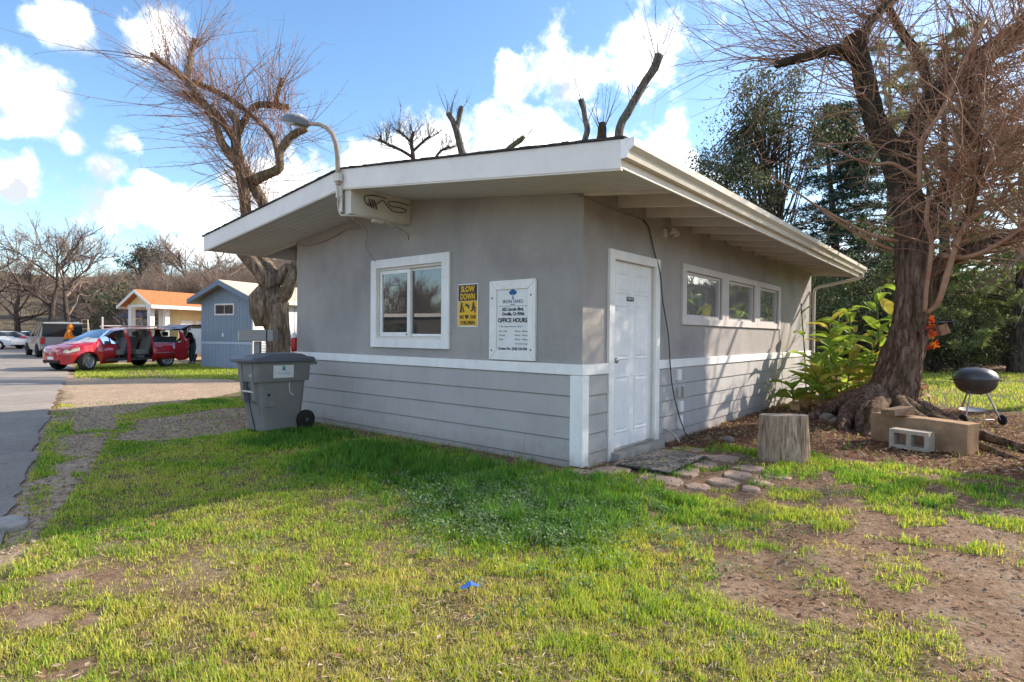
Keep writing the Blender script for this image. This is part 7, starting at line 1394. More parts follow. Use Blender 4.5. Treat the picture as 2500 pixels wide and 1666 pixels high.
yp = P(322, 830, 31.5)
YH = thing('park_home', 'yellow park home with orange roof and white columned porch', 'park home', (yp.x, yp.y, 0), HR)
yb = lambda bx, nm, m, bev=0.0: hb(bx, nm, m, YH, bev)
for (x, y) in ((0, 0), (1.55, 0), (1.55, 0.85), (0, 1.7)):
    yb((x - 0.12, x + 0.12, y - 0.12, y + 0.12, 0.0, 2.60), 'column', M_WCOL); yb((x - 0.16, x + 0.16, y - 0.16, y + 0.16, 2.60, 2.70), 'capital', M_WCOL)
yb((-0.15, 1.70, -0.14, 0.10, 2.705, 2.84), 'porch_beam', M_WCOL); yb((1.46, 1.70, 0.105, 9.0, 2.705, 2.84), 'porch_beam', M_WCOL); yb((-0.1, 1.65, -0.1, 1.75, -0.02, 0.35), 'porch_floor', M_WCOL)
yb((0.02, 1.15, 1.85, 9.0, 0.0, 2.70), 'wall', M_YEL); yb((1.151, 1.58, 3.55, 9.0, 0.0, 2.70), 'wall', M_YEL); yb((1.50, 1.60, 3.44, 3.545, 0, 2.7), 'pilaster', M_WCOL)
b = MB(); b.prism([(-0.15, 2.845), (1.70, 2.845), (0.775, 3.46)], 'y', -0.06, -0.02); b.build('gable', M_YEL, YH, False)
for s in (-1, 1):
    xe = 0.775 + s * 1.36; q = [(0.775, 3.56), (xe, 2.74), (xe, 2.82), (0.775, 3.64)]; b = MB(); b.prism(q if s > 0 else q[::-1], 'y', -0.38, 9.3); b.build('roof', M_ORO, YH, False)
    q = [(0.775, 3.46), (xe, 2.64), (xe, 2.80), (0.775, 3.62)]; b = MB(); b.prism(q if s > 0 else q[::-1], 'y', -0.42, -0.384); b.build('barge_board', M_WCOL, YH, False)
    b = MB(); b.box(min(xe, xe + s * 0.08), max(xe, xe + s * 0.08), -0.42, 9.3, 2.62, 2.80); b.build('gutter', M_WCOL, YH, False)
q = [(2.0, 2.75), (2.7, 2.72), (2.7, 2.84), (2.0, 2.86)]
# arched window and door on the recessed wall
b = MB(); b.box(1.1515, 1.20, 1.95, 2.75, 0.9, 2.05); ar_ = b.build('window', M_WCOL, YH, False)
b = MB(); pts = [(2.03, 0.95), (2.67, 0.95), (2.67, 1.55)] + [(2.35 + 0.32 * math.cos(a), 1.55 + 0.36 * math.sin(a)) for a in np.linspace(0.2, math.pi - 0.2, 8)] + [(2.03, 1.55)]; b.prism(pts, 'x', 1.201, 1.206); b.build('pane', plain('pale_curtain', (0.62, 0.56, 0.52)), ar_, False)
b = MB(); b.box(1.1515, 1.20, 2.92, 3.40, 0.35, 2.05); dr = b.build('door', M_WCOL, YH, False); b = MB(); b.box(1.201, 1.206, 3.08, 3.24, 1.2, 1.85); b.build('pane', M_DGLASS, dr, False)

sp_ = P(298, 830, 40); SHD = thing('garden_shed', 'white shed with dark blue awning roof behind the yellow porch', 'shed', (sp_.x, sp_.y, 0), HR)
hb((0, 2.2, 0, 3.6, 0, 2.30), 'wall', M_WCOL, SHD); hb((0.78, 1.22, -0.02, -0.001, 0.1, 2.05), 'door', plain('brown_door', (0.22, 0.14, 0.09)), SHD); hb((0.46, 0.56, -0.02, -0.001, 0.1, 2.2), 'trim', plain('red_brown_trim', (0.20, 0.10, 0.08)), SHD)
b = MB(); b.prism([(-0.35, 2.32), (2.4, 2.32), (2.3, 2.52), (1.6, 2.70), (0.6, 2.66), (-0.2, 2.48)], 'y', -0.3, 1.8); b.build('roof', plain('navy_roof', (0.055, 0.065, 0.12)), SHD, False); b = MB(); b.prism([(-0.3, 2.32), (2.4, 2.32), (2.3, 2.56), (0.6, 2.68), (-0.2, 2.50)], 'y', 1.802, 3.9); b.build('roof', plain('tan_roof', (0.5, 0.36, 0.2)), SHD, False)
tp_ = P(438, 830, 27.6); TRL = thing('box_trailer', 'white box trailer with black scrawled writing behind the red van', 'trailer', (tp_.x, tp_.y, 0), math.radians(48))
hb((0, 1.7, 0, 2.6, 0.35, 1.72), 'box', plain('trailer_white', (0.74, 0.73, 0.71)), TRL, 0.02)
for (s, x, z, q) in (('PALM', 0.30, 1.52, 0.16), ('C', 0.62, 1.18, 0.15), ('05', 0.66, 1.02, 0.16), ('S', 0.44, 1.30, 0.14)):
    o = text_mesh(s, q, M_INK, TRL, (0, 0, 0), ROT_F, bold=0.004); o.data.transform(Matrix.Translation(Vector((x, -0.004, z)) + TRL.location)); o.data.update()
for x in (0.25, 1.45): b = MB(); b.lathe([(0.0, -0.09), (0.26, -0.09), (0.30, -0.05), (0.30, 0.05), (0.26, 0.09), (0, 0.09)], 20, (x, 1.0, 0.30), Matrix.Rotation(math.pi / 2, 3, 'Y')); b.build('wheel', M_BLACK, TRL, False)

# ---------------------------------------------------------------- cars
def carpaint(name, c, rough=0.22):
    m, t, b = base_mat(name, rough, 0.5); b.inputs['Coat Weight'].default_value = 0.8; b.inputs['Coat Roughness'].default_value = 0.04
    f = tnoise(t, 3, 5); t.links.new(ramp(t, f, [(0.35, tuple(x * 0.9 for x in c)), (0.65, c)]), b.inputs['Base Color']); return m
M_REDV = carpaint('red_van_paint', (0.42, 0.008, 0.020)); M_SILV = carpaint('silver_paint', (0.27, 0.275, 0.28), 0.3); M_REDC = carpaint('red_car_paint', (0.40, 0.02, 0.012)); M_WHTC = carpaint('white_car_paint', (0.70, 0.71, 0.72)); M_TYRE = mk('tyre', (0.018, 0.018, 0.018), (0.035, 0.033, 0.03), 0.9); M_ALLOY = mk('alloy', (0.62, 0.62, 0.63), (0.5, 0.5, 0.5), 0.25, 0.6, 0.9); M_CHROME = mk('chrome', (0.7, 0.7, 0.7), None, 0.12, 0.7, 1.0); M_SEAT = plain('grey_seat', (0.20, 0.20, 0.19), 0.9); M_SEATD = plain('dark_trim', (0.05, 0.052, 0.055), 0.8)
M_LITE = mk('headlamp', (0.62, 0.57, 0.43), (0.52, 0.48, 0.38), 0.2, 0.6); M_TAIL = mk('tail_lamp', (0.45, 0.02, 0.02), None, 0.25, 0.6); M_CARGL = glass_mat('car_glass', (0.45, 0.50, 0.50), 2.2)
BANDS = 4
def car_shell(st, cat, root, mats, arches=(), open_end=False):
    """st: rows (X, zs, zm, zb, zt, zc, ws, wm, wb, wt); cat(x, band, side) -> part key or None"""
    prt = {}
    def arch(X, z):
        for (xc, r_) in arches:
            if abs(X - xc) < r_: z = max(z, 0.30 + math.sqrt(r_ * r_ - (X - xc) ** 2))
        return z
    xs = sorted(set([r_[0] for r_ in st] + [xc + q * r2 for (xc, r2) in arches for q in (-0.995, -0.86, -0.6, -0.3, 0, 0.3, 0.6, 0.86, 0.995)])); A = np.array(st); rows = []
    for X in xs:
        v = [np.interp(X, A[:, 0], A[:, k]) for k in range(10)]; zs = arch(X, v[1]); zm = max(v[2], zs + 0.05); zb = max(v[3], zm + 0.04); rows.append((X, [(v[6], zs), (v[7], zm), (v[8], zb), (v[9], max(v[4], zb + 0.005)), (0.0, max(v[5], zb + 0.006))]))
    for (X0, a), (X1, c) in zip(rows[:-1], rows[1:]):
        for s in (1, -1):
            for k in range(BANDS):
                key = cat((X0 + X1) / 2, k, s)
                if key is None: continue
                mb = prt.setdefault(key, MB()); q = [(-X0, s * a[k][0], a[k][1]), (-X1, s * c[k][0], c[k][1]), (-X1, s * c[k + 1][0], c[k + 1][1]), (-X0, s * a[k + 1][0], a[k + 1][1])]; mb.add(q if s > 0 else q[::-1], [(0, 1, 2, 3)])
    mb = prt['body']; X, a = rows[0]; ring = [(-X, p[0], p[1]) for p in a] + [(-X, -p[0], p[1]) for p in a[:-1][::-1]]; mb.add(ring, [tuple(range(len(ring)))[::-1]])
    if not open_end: X, a = rows[-1]; ring = [(-X, p[0], p[1]) for p in a] + [(-X, -p[0], p[1]) for p in a[:-1][::-1]]; mb.add(ring, [tuple(range(len(ring)))])
    return prt
def split_build(prt, keys, mat, root):
    """each pane of glass becomes a part of its own"""
    for key in keys:
        if key not in prt: continue
        mb = prt[key]; groups = []
        for f in mb.f:
            c = sum((Vector(mb.v[i]) for i in f), Vector()) / len(f); sgn = 0 if 'wind' in key and 'screen' in key or key == 'rear_window' and abs(c.y) < 0.7 else (1 if c.y > 0 else -1); groups.append((sgn, c.x, f))
        for sgn in sorted(set(g_[0] for g_ in groups)):
            row = sorted([g_ for g_ in groups if g_[0] == sgn], key=lambda g_: g_[1]); runs = [[row[0]]]
            for g_ in row[1:]:
                xs0 = max(mb.v[i][0] for i in runs[-1][-1][2]); xs1 = min(mb.v[i][0] for i in g_[2])
                if xs1 > xs0 + 0.01: runs.append([g_])
                else: runs[-1].append(g_)
            for run in runs:
                nb_ = MB()
                for g_ in run: nb_.add([mb.v[i] for i in g_[2]], [tuple(range(len(g_[2])))])
                nb_.build('windscreen' if key == 'windscreen' else 'rear_window' if key == 'rear_window' and sgn == 0 else 'side_window', mat, root, False, smooth=True, fix=True)
def wheel(root, X, y, r_, wd=0.2, rim=M_ALLOY, spokes=6, turn=0.0, zc=None):
    z = zc or r_; R_ = Matrix.Rotation(turn, 3, 'Z') @ Matrix.Rotation(math.pi / 2 * (-1 if y > 0 else 1), 3, 'X'); c = Vector((-X, y, z)); h = wd / 2
    b = MB(); b.lathe([(r_ * 0.66, -h), (r_ * 0.94, -h), (r_, -h * 0.6), (r_, h * 0.6), (r_ * 0.94, h), (r_ * 0.68, h), (r_ * 0.64, h * 0.5)], 26, c, R_); w = b.build('wheel', M_TYRE, root, False, smooth=True, autos=40)
    b = MB(); b.lathe([(r_ * 0.60, h * 0.55), (r_ * 0.67, h * 1.0), (r_ * 0.62, h * 0.95), (r_ * 0.56, h * 0.5)], 26, c, R_)
    for k in range(spokes):
        a = k * 2 * math.pi / spokes; d = Vector((math.cos(a), math.sin(a), 0)); e = Vector((-math.sin(a), math.cos(a), 0)); i0, i1 = d * r_ * 0.10, d * r_ * 0.62; wv = 0.16 * r_
        b.add([c + R_ @ (p + Vector((0, 0, zz))) for p, zz in ((i0 - e * wv * 0.5, h * 0.72), (i1 - e * wv * 0.8, h * 0.85), (i1 + e * wv * 0.8, h * 0.85), (i0 + e * wv * 0.5, h * 0.72), (i0 - e * wv * 0.5, h * 0.5), (i1 - e * wv * 0.8, h * 0.6), (i1 + e * wv * 0.8, h * 0.6), (i0 + e * wv * 0.5, h * 0.5))], [(0, 1, 2, 3), (7, 6, 5, 4), (0, 4, 5, 1), (3, 2, 6, 7), (1, 5, 6, 2)])
    b.lathe([(r_ * 0.16, h * 0.5), (r_ * 0.15, h * 0.85), (0, h * 0.88)], 12, c, R_); b.build('rim', rim, w, False, smooth=True, autos=35)
    b = MB(); b.lathe([(r_ * 0.60, h * 0.3), (0, h * 0.3)], 20, c, R_); b.build('brake_disc', M_SEATD, w, False)
# red minivan, sliding door and tailgate open
VAN = thing('minivan', 'red minivan with open sliding door and raised tailgate beside the blue home', 'van', (-22.48, 2.28, 0.0), math.atan2(-0.96, 0.28))
O = -2.55                                                    # local x = -(X) ; shifted so that the front is at +2.55
vst = [(0.34, .34, .52, .66, .72, .74, .30, .38, .34, .28), (0.39, .26, .52, .74, .82, .84, .50, .58, .54, .46), (0.54, .24, .56, .82, .90, .93, .70, .79, .75, .66), (0.82, .24, .60, .92, .99, 1.03, .91, .965, .92, .83), (1.20, .24, .62, .98, 1.05, 1.09, .93, .98, .94, .85), (1.32, .24, .62, .99, 1.09, 1.13, .93, .98, .94, .84), (1.60, .24, .62, 1.00, 1.28, 1.34, .93, .98, .94, .79), (2.10, .24, .62, 1.01, 1.58, 1.65, .93, .985, .95, .73), (2.50, .24, .62, 1.02, 1.66, 1.73, .93, .985, .95, .72), (3.40, .24, .62, 1.03, 1.68, 1.76, .93, .985, .95, .72), (4.60, .25, .64, 1.04, 1.65, 1.73, .92, .975, .94, .71), (4.88, .28, .66, 1.05, 1.60, 1.67, .90, .95, .92, .69), (5.00, .30, .66, 1.04, 1.30, 1.34, .88, .93, .90, .74), (5.06, .34, .66, 0.80, 0.90, 0.92, .85, .90, .87, .80)]
vst = [(r_[0] + O,) + tuple(z if z < 1 else 1 + (z - 1) * 0.90 for z in r_[1:6]) + r_[6:] for r_ in vst]
def vcat(x, k, s):
    X = x - O
    if k == 3: return 'windscreen' if 1.32 < X < 2.10 else ('body' if X < 4.88 else None)
    if s > 0 and 1.50 < X < 2.42 and k < 3: return 'door_window' if (k == 2 and X > 1.62) else 'driver_door'
    if s > 0 and 2.56 < X < 3.40 and k < 3: return None
    if k == 2 and 1.60 < X < 2.42: return 'side_window'
    if k == 2 and 2.58 < X < 3.38 and s < 0: return 'side_window_b'
    if k == 2 and 3.48 < X < 4.70: return 'rear_window'
    if k == 2 and X > 4.95: return None
    return 'body'
vst += [(q + O,) + tuple(np.interp(q + O, [r_[0] for r_ in vst], [r_[k] for r_ in vst]) for k in range(1, 10)) for q in (1.50, 1.62, 2.42, 2.56, 2.58, 3.38, 3.48, 4.70)]; vst.sort()
prt = car_shell(vst, vcat, VAN, None, ((1.05 + O, 0.385), (4.05 + O, 0.385)), open_end=True)
prt['body'].build('body', M_REDV, VAN, False, smooth=True, autos=35, fix=True)
split_build(prt, ('windscreen', 'side_window', 'side_window_b', 'rear_window'), M_CARGL, VAN)
HX_, HYv = -(1.50 + O), 0.97; Rd = Matrix.Translation((HX_, HYv, 0)) @ Matrix.Rotation(math.radians(24), 4, 'Z') @ Matrix.Translation((-HX_, -HYv, 0))
dd = prt['driver_door'].build('front_door', M_REDV, VAN, False, smooth=True, autos=35, fix=True); dd.data.transform(Rd); sm_ = dd.modifiers.new('thick', 'SOLIDIFY'); sm_.thickness = 0.05
dg_ = prt['door_window'].build('window', M_CARGL, dd, False, smooth=True); dg_.data.transform(Rd)
# sliding door pushed back over the rear quarter
A = np.array(vst); b = MB(); bw = MB()
for (X0, X1) in zip(np.linspace(3.42, 4.34, 7)[:-1], np.linspace(3.42, 4.34, 7)[1:]):
    for k in range(2):
        q = []
        for X, kk in ((X0, k), (X1, k), (X1, k + 1), (X0, k + 1)): q.append((-(X + O), np.interp(X + O, A[:, 0], A[:, 6 + kk]) + 0.055, max(np.interp(X + O, A[:, 0], A[:, 1 + kk]), 0.34)))
        b.add(q, [(0, 1, 2, 3)])
sd2 = b.build('sliding_door', M_REDV, VAN, False, smooth=True, autos=35, fix=True); sm_ = sd2.modifiers.new('thick', 'SOLIDIFY'); sm_.thickness = 0.04
b = MB(); b.box(-(3.75 + O), -(3.50 + O), 1.02, 1.055, 0.86, 0.90); b.build('handle', M_CHROME, sd2, False)
b = MB(); b.box(-(4.30 + O), -(1.55 + O), 0.99, 1.005, 0.60, 0.63) if False else b.box(-(4.30 + O), -(3.45 + O), 1.035, 1.05, 0.61, 0.635); b.build('trim_strip', M_CHROME, sd2, False)
b = MB(); b.box(-(4.75 + O), -(3.42 + O), 0.955, 0.985, 1.03, 1.055); b.build('belt_moulding', M_CHROME, VAN, False)
# interior
b = MB(); b.box(-(4.9 + O), -(1.35 + O), -0.86, 0.86, 0.34, 0.42); b.box(-(1.62 + O), -(1.42 + O), -0.82, 0.82, 0.42, 1.06); b.build('cabin_floor', M_SEATD, VAN, False)
for (X, y) in ((2.25, 0.42), (2.25, -0.42), (3.25, 0.40), (3.25, -0.42), (4.25, 0.0)):
    wd = 0.25 if X < 4 else 0.7
    b = MB(); b.box(-(X + 0.25 + O), -(X - 0.27 + O), y - wd, y + wd, 0.55, 0.76); b.prism([(-(X + 0.10 + O), 0.70), (-(X + 0.26 + O), 0.70), (-(X + 0.42 + O), 1.28), (-(X + 0.30 + O), 1.30)][::-1], 'y', y - wd, y + wd); b.box(-(X + 0.44 + O), -(X + 0.33 + O), y - 0.13, y + 0.13, 1.31, 1.50); b.box(-(X + 0.15 + O), -(X - 0.15 + O), y - 0.15, y + 0.15, 0.42, 0.55); b.build('seat', M_SEAT, VAN, False, bevel=0.03)
# tailgate raised
b = MB(); tx, tz = -(4.84 + O), 1.635
for (x0, z0, x1, z1, w0, w1) in ((tx, tz, tx - 0.45, tz + 0.20, 0.66, 0.72), (tx - 0.45, tz + 0.20, tx - 1.15, tz + 0.22, 0.72, 0.84), (tx - 1.15, tz + 0.22, tx - 1.30, tz + 0.10, 0.84, 0.80)):
    for dz in (0, -0.07): b.add([(x0, -w0, z0 + dz), (x0, w0, z0 + dz), (x1, w1, z1 + dz), (x1, -w1, z1 + dz)], [(0, 1, 2, 3)] if dz == 0 else [(3, 2, 1, 0)])
    for s in (-1, 1): b.add([(x0, s * w0, z0), (x1, s * w1, z1), (x1, s * w1, z1 - 0.07), (x0, s * w0, z0 - 0.07)], [(0, 1, 2, 3)])
b.build('tailgate', mk('navy_tailgate', (0.045, 0.050, 0.075), (0.06, 0.06, 0.09), 0.25, 0.5), VAN, False, fix=True)
for s in (-1, 1): b = MB(); b.tube([(tx - 0.12, s * 0.78, 1.30), (tx - 0.50, s * 0.73, 1.86)], 0.014, 6); b.build('gas_strut', M_METAL, VAN, False)
for y in (0.60, -0.60): b = MB(); b.tube(smooth_pts([(-(2.4 + O), y, 1.64), (-(2.55 + O), y, 1.72), (-(4.5 + O), y, 1.71), (-(4.65 + O), y, 1.63)], 3), 0.022, 6); b.build('roof_rail', M_METAL, VAN, False)
for s in (1, -1):
    wheel(VAN, 1.05 + O, s * 0.83, 0.335, 0.22, turn=0.35); wheel(VAN, 4.05 + O, s * 0.83, 0.335, 0.22)
    b = MB(); b.add([(-(0.42 + O), s * 0.56, 0.70), (-(0.47 + O), s * 0.70, 0.66), (-(0.74 + O), s * 0.915, 0.76), (-(0.77 + O), s * 0.905, 0.88), (-(0.54 + O), s * 0.75, 0.86), (-(0.45 + O), s * 0.60, 0.79)], [(0, 1, 2, 3, 4, 5)]); hl = b.build('headlight', M_LITE, VAN, False); sm_ = hl.modifiers.new('thick', 'SOLIDIFY'); sm_.thickness = 0.05; sm_.offset = 0
    b = MB(); b.obox((-(1.62 + O), s * 1.06, 1.05), (0.12, 0.20, 0.15)); b.build('mirror', M_REDV if s < 0 else M_SEATD, VAN, False, bevel=0.03)
    b = MB(); b.add([(-(4.90 + O), s * 0.955, 0.80), (-(5.08 + O), s * 0.90, 0.82), (-(5.03 + O), s * 0.90, 1.24), (-(4.93 + O), s * 0.945, 1.22)], [(0, 1, 2, 3)]); tl = b.build('tail_light', M_TAIL, VAN, False); sm_ = tl.modifiers.new('thick', 'SOLIDIFY'); sm_.thickness = 0.04; sm_.offset = 0
    b = MB(); b.box(-(0.9 + O) - 0.6, -(0.9 + O) + 0.3, s * 0.35 - 0.3, s * 0.35 + 0.3, 0.28, 0.9); b.build('wheel_well_shade', M_BLACK, VAN, False)  # black block standing in for shade inside the front wheel wells
b = MB()
for k in range(4): b.obox((-(0.365 + O), 0, 0.55 + k * 0.055), (0.05, 0.86 - abs(k - 1.5) * 0.08, 0.030)); 
b.build('grille', M_CHROME, VAN, False, bevel=0.006); b = MB(); b.box(-(0.44 + O), -(0.33 + O), -0.46, 0.46, 0.30, 0.40); b.build('air_intake', M_BLACK, VAN, False); b = MB(); b.box(-(0.345 + O), -(0.315 + O), -0.16, 0.16, 0.43, 0.53); b.build('number_plate', M_WHITE, VAN, False)
VAN.scale = (0.98, 0.97, 0.93)
# silver pickup with canopy, seen from behind
PK = thing('pickup_truck', 'silver pickup with canopy and roof rack parked on the road', 'pickup', (-37.0, 3.55, 0.0), math.radians(176))
pst = [(-2.6, .42, .62, .86, .94, .96, .80, .86, .84, .74), (-2.4, .38, .66, .98, 1.06, 1.10, .90, .94, .90, .80), (-1.1, .38, .68, 1.06, 1.14, 1.18, .92, .96, .92, .84), (-0.95, .38, .68, 1.08, 1.2, 1.24, .92, .96, .92, .82), (-0.35, .38, .68, 1.10, 1.74, 1.80, .92, .96, .93, .70), (0.2, .38, .68, 1.10, 1.82, 1.88, .92, .96, .93, .72), (2.55, .38, .68, 1.10, 1.84, 1.88, .92, .96, .93, .78), (2.62, .42, .68, 1.08, 1.80, 1.84, .90, .94, .91, .77)]
pst += [(q,) + tuple(np.interp(q, [r_[0] for r_ in pst], [r_[k] for r_ in pst]) for k in range(1, 10)) for q in (-0.2, 0.7, 0.82, 1.55, 1.62, 2.42)]; pst.sort()
def pcat(x, k, s):
    if k == 3: return 'windscreen' if -0.95 < x < -0.35 else 'body'
    if k == 2 and (-0.35 < x < 0.7): return 'side_window'
    if k == 2 and (0.82 < x < 1.55 or 1.62 < x < 2.42): return 'canopy_window'
    if k >= 2 and x > 0.7: return 'canopy'
    return 'body'
prt = car_shell(pst, pcat, PK, None, ((-1.65, 0.42), (1.65, 0.42)))
prt['canopy'].build('canopy', mk('canopy_grey', (0.16, 0.165, 0.175), (0.12, 0.12, 0.13), 0.35, 0.5), PK, False, smooth=True, autos=30, fix=True)
prt['body'].build('body', M_SILV, PK, False, smooth=True, autos=30, fix=True)
split_build(prt, ('windscreen', 'side_window', 'canopy_window'), M_DGLASS, PK)
for s in (1, -1):
    wheel(PK, -1.65, s * 0.86, 0.38, 0.24, M_SEATD); wheel(PK, 1.65, s * 0.86, 0.38, 0.24, M_SEATD)
    b = MB(); b.box(-2.66, -2.60, s * 0.83 - 0.09, s * 0.83 + 0.09, 0.72, 1.05); b.build('tail_light', M_TAIL, PK, False)
    b = MB(); b.box(-2.3, 0.3, s * 0.70 - 0.02, s * 0.70 + 0.02, 1.94, 1.98); b.build('roof_rail', M_BLACK, PK, False); b = MB(); b.box(0.9, 1.05, s * 1.0 - 0.08, s * 1.0 + 0.08, 1.12, 1.32); b.build('mirror', M_BLACK, PK, False, bevel=0.02)
for x in (-2.1, -1.0, 0.2): b = MB(); b.box(x - 0.03, x + 0.03, -0.74, 0.74, 1.90, 1.94); b.build('rack_bar', M_BLACK, PK, False)
b = MB(); b.box(-2.645, -2.625, -0.84, 0.84, 1.09, 1.77); b.build('rear_window', M_DGLASS, PK, False); b = MB(); b.box(-2.78, -2.63, -0.90, 0.90, 0.46, 0.62); b.build('bumper', M_CHROME, PK, False, bevel=0.02); b = MB(); b.box(-2.655, -2.63, -0.72, 0.72, 0.68, 1.06); b.build('tailgate', M_SILV, PK, False, bevel=0.01)
def sedan(nm, label, loc, rz, paint):
    t = thing(nm, label, 'car', loc, rz)
    st = [(-2.2, .34, .48, .58, .64, .66, .66, .74, .70, .60), (-1.95, .24, .5, .70, .76, .79, .82, .87, .82, .72), (-0.95, .22, .52, .84, .90, .93, .84, .88, .85, .76), (-0.80, .22, .52, .86, .95, .98, .84, .88, .85, .72), (-0.05, .22, .52, .88, 1.28, 1.34, .84, .88, .86, .60), (0.9, .22, .52, .90, 1.30, 1.36, .84, .88, .86, .60), (1.55, .24, .54, .92, 1.0, 1.05, .84, .88, .85, .68), (2.1, .28, .54, .88, .94, .97, .80, .85, .80, .68), (2.2, .36, .54, .80, .88, .90, .76, .80, .76, .64)]
    st += [(q,) + tuple(np.interp(q, [r_[0] for r_ in st], [r_[k] for r_ in st]) for k in range(1, 10)) for q in (0.38, 0.46, 1.2)]; st.sort()
    def c(x, k, s):
        if k == 3: return 'windscreen' if (-0.80 < x < -0.05) else ('rear_window' if 0.9 < x < 1.55 else 'body')
        if k == 2 and (-0.5 < x < 0.38 or 0.46 < x < 1.2): return 'side_window'
        return 'body'
    p = car_shell(st, c, t, None, ((-1.35, 0.34), (1.35, 0.34))); p['body'].build('body', paint, t, False, smooth=True, autos=35, fix=True)
    split_build(p, ('windscreen', 'rear_window', 'side_window'), M_DGLASS, t)
    for s in (1, -1):
        for X in (-1.35, 1.35): wheel(t, X, s * 0.78, 0.31, 0.2, M_ALLOY, 5)
        b = MB(); b.box(2.06, 2.16, s * 0.6 - 0.14, s * 0.6 + 0.14, 0.60, 0.70); b.build('headlight', M_LITE, t, False); b = MB(); b.box(-2.2, -2.12, s * 0.6 - 0.14, s * 0.6 + 0.14, 0.68, 0.80); b.build('tail_light', M_TAIL, t, False)
    return t
q = P(36, 840, 47); sedan('parked_car', 'red saloon car parked beyond the road, left of the pickup', (q.x, q.y, 0), math.radians(50), M_REDC)
q = P(-16, 840, 44); sedan('parked_car', 'white car cut off by the left picture edge beside the red saloon', (q.x, q.y, 0), math.radians(35), M_WHTC)
q = P(72, 840, 56); sedan('parked_car', 'low white car half hidden behind the red saloon and the pickup', (q.x, q.y, 0), math.radians(40), M_WHTC)

# step ladder and white posts by the pickup
lp = P(207, 858, 34); t = thing('step_ladder', 'pale wooden step ladder standing beside the pickup tailgate', 'ladder', (lp.x, lp.y, 0), 1.1); M_LADW = plain('pale_wood', (0.55, 0.47, 0.36))
for s in (-1, 1):
    b = MB(); b.tube([(s * 0.26, 0.35, 0), (s * 0.14, 0.02, 2.05)], 0.025, 5); b.build('rail', M_LADW, t, False); b = MB(); b.tube([(s * 0.25, -0.35, 0), (s * 0.14, -0.02, 2.05)], 0.02, 5); b.build('rail', M_LADW, t, False)
for k in range(6): z = 0.28 + k * 0.31; b = MB(); y = 0.35 - 0.33 * z / 2.05; hw = 0.26 - 0.12 * z / 2.05; b.box(-hw, hw, y - 0.04, y + 0.04, z, z + 0.03); b.build('step', M_LADW, t, False)
b = MB(); b.box(-0.16, 0.16, -0.08, 0.08, 2.05, 2.08); b.build('top_cap', M_LADW, t, False)
for (u, v0, D, r_, lab) in ((250, 775, 36, 0.05, 'slim white marker post standing alone by the trees'), (186, 787, 40, 0.16, 'thick white pipe post behind the pickup canopy'), (193, 789, 40.5, 0.09, 'thinner white pipe post beside the thick one')):
    p = P(u, v0, D); b = MB(); b.lathe([(r_ * 1.1, -0.02), (r_ * 1.1, 0.06), (r_, 0.08), (r_, p.z - 0.05), (r_ * 1.15, p.z - 0.04), (r_ * 1.15, p.z), (0, p.z + 0.02)], 12, (p.x, p.y, 0)); tag(b.build('marker_post', M_WCOL, None, smooth=True, autos=40), lab, 'post')
t = thing('rack_frame', 'white pipe frame standing at the back of the pickup', 'frame', tuple(P(178, 858, 35)), 0.9); t.location.z = 0
for x in (-0.25, 0.25): b = MB(); b.tube([(x, 0, 0), (x, 0, 1.78)], 0.03, 6); b.build('upright', M_WCOL, t, False)
for z in (1.75, 1.2): b = MB(); b.tube([(-0.25, 0, z), (0.25, 0, z)], 0.025, 6); b.build('rail', M_WCOL, t, False)

# ---------------------------------------------------------------- people
def person(label, loc, rz, J, bones, colour, extra):
    """J: joint -> (position, radius); one continuous skinned body, coloured by nearest bone"""
    names = list(J); me = bpy.data.meshes.new('body'); me.from_pydata([J[n_][0] for n_ in names], [(names.index(a), names.index(b_)) for a, b_ in bones], [])
    o = bpy.data.objects.new('body', me); COL.objects.link(o); sk = o.modifiers.new('skin', 'SKIN'); sk.use_smooth_shade = True
    for i, n_ in enumerate(names):
        v = me.skin_vertices[0].data[i]; r_ = J[n_][1]; v.radius = (r_, r_) if not isinstance(r_, tuple) else r_; v.use_root = (n_ == 'pelvis')
    sb = o.modifiers.new('sub', 'SUBSURF'); sb.levels = 2; sb.render_levels = 2
    m2 = bpy.data.meshes.new_from_object(o.evaluated_get(bpy.context.evaluated_depsgraph_get())); bpy.data.objects.remove(o)
    t = thing('person', label, 'person', loc, rz); keys = list(colour); ms = []; bl = []
    for a, b_ in bones: bl.append((Vector(J[a][0]), Vector(J[b_][0]), next((k for k in keys if b_ in colour[k][1]), keys[0])))
    for p in m2.polygons:
        best = min(bl, key=lambda q_: (p.center - (q_[0] + (q_[1] - q_[0]) * max(0, min(1, (p.center - q_[0]).dot(q_[1] - q_[0]) / (q_[1] - q_[0]).length_squared)))).length); p.material_index = keys.index(best[2]); p.use_smooth = True
    finish(m2, 'body', [colour[k][0] for k in keys], t, False, True)
    for nm, mb, m in extra: mb.build(nm, m, t, False, smooth=True)
    return t
M_SKIN = plain('skin', (0.42, 0.25, 0.17)); M_JACK = plain('dark_jacket', (0.028, 0.022, 0.022), 0.85); M_JEAN = plain('blue_jeans', (0.075, 0.115, 0.17), 0.9); M_SHOE = plain('shoe', (0.30, 0.32, 0.34)); M_ORNG = plain('orange_jacket', (0.62, 0.19, 0.012), 0.7); M_HAIR = plain('dark_hair', (0.03, 0.022, 0.018), 0.8)
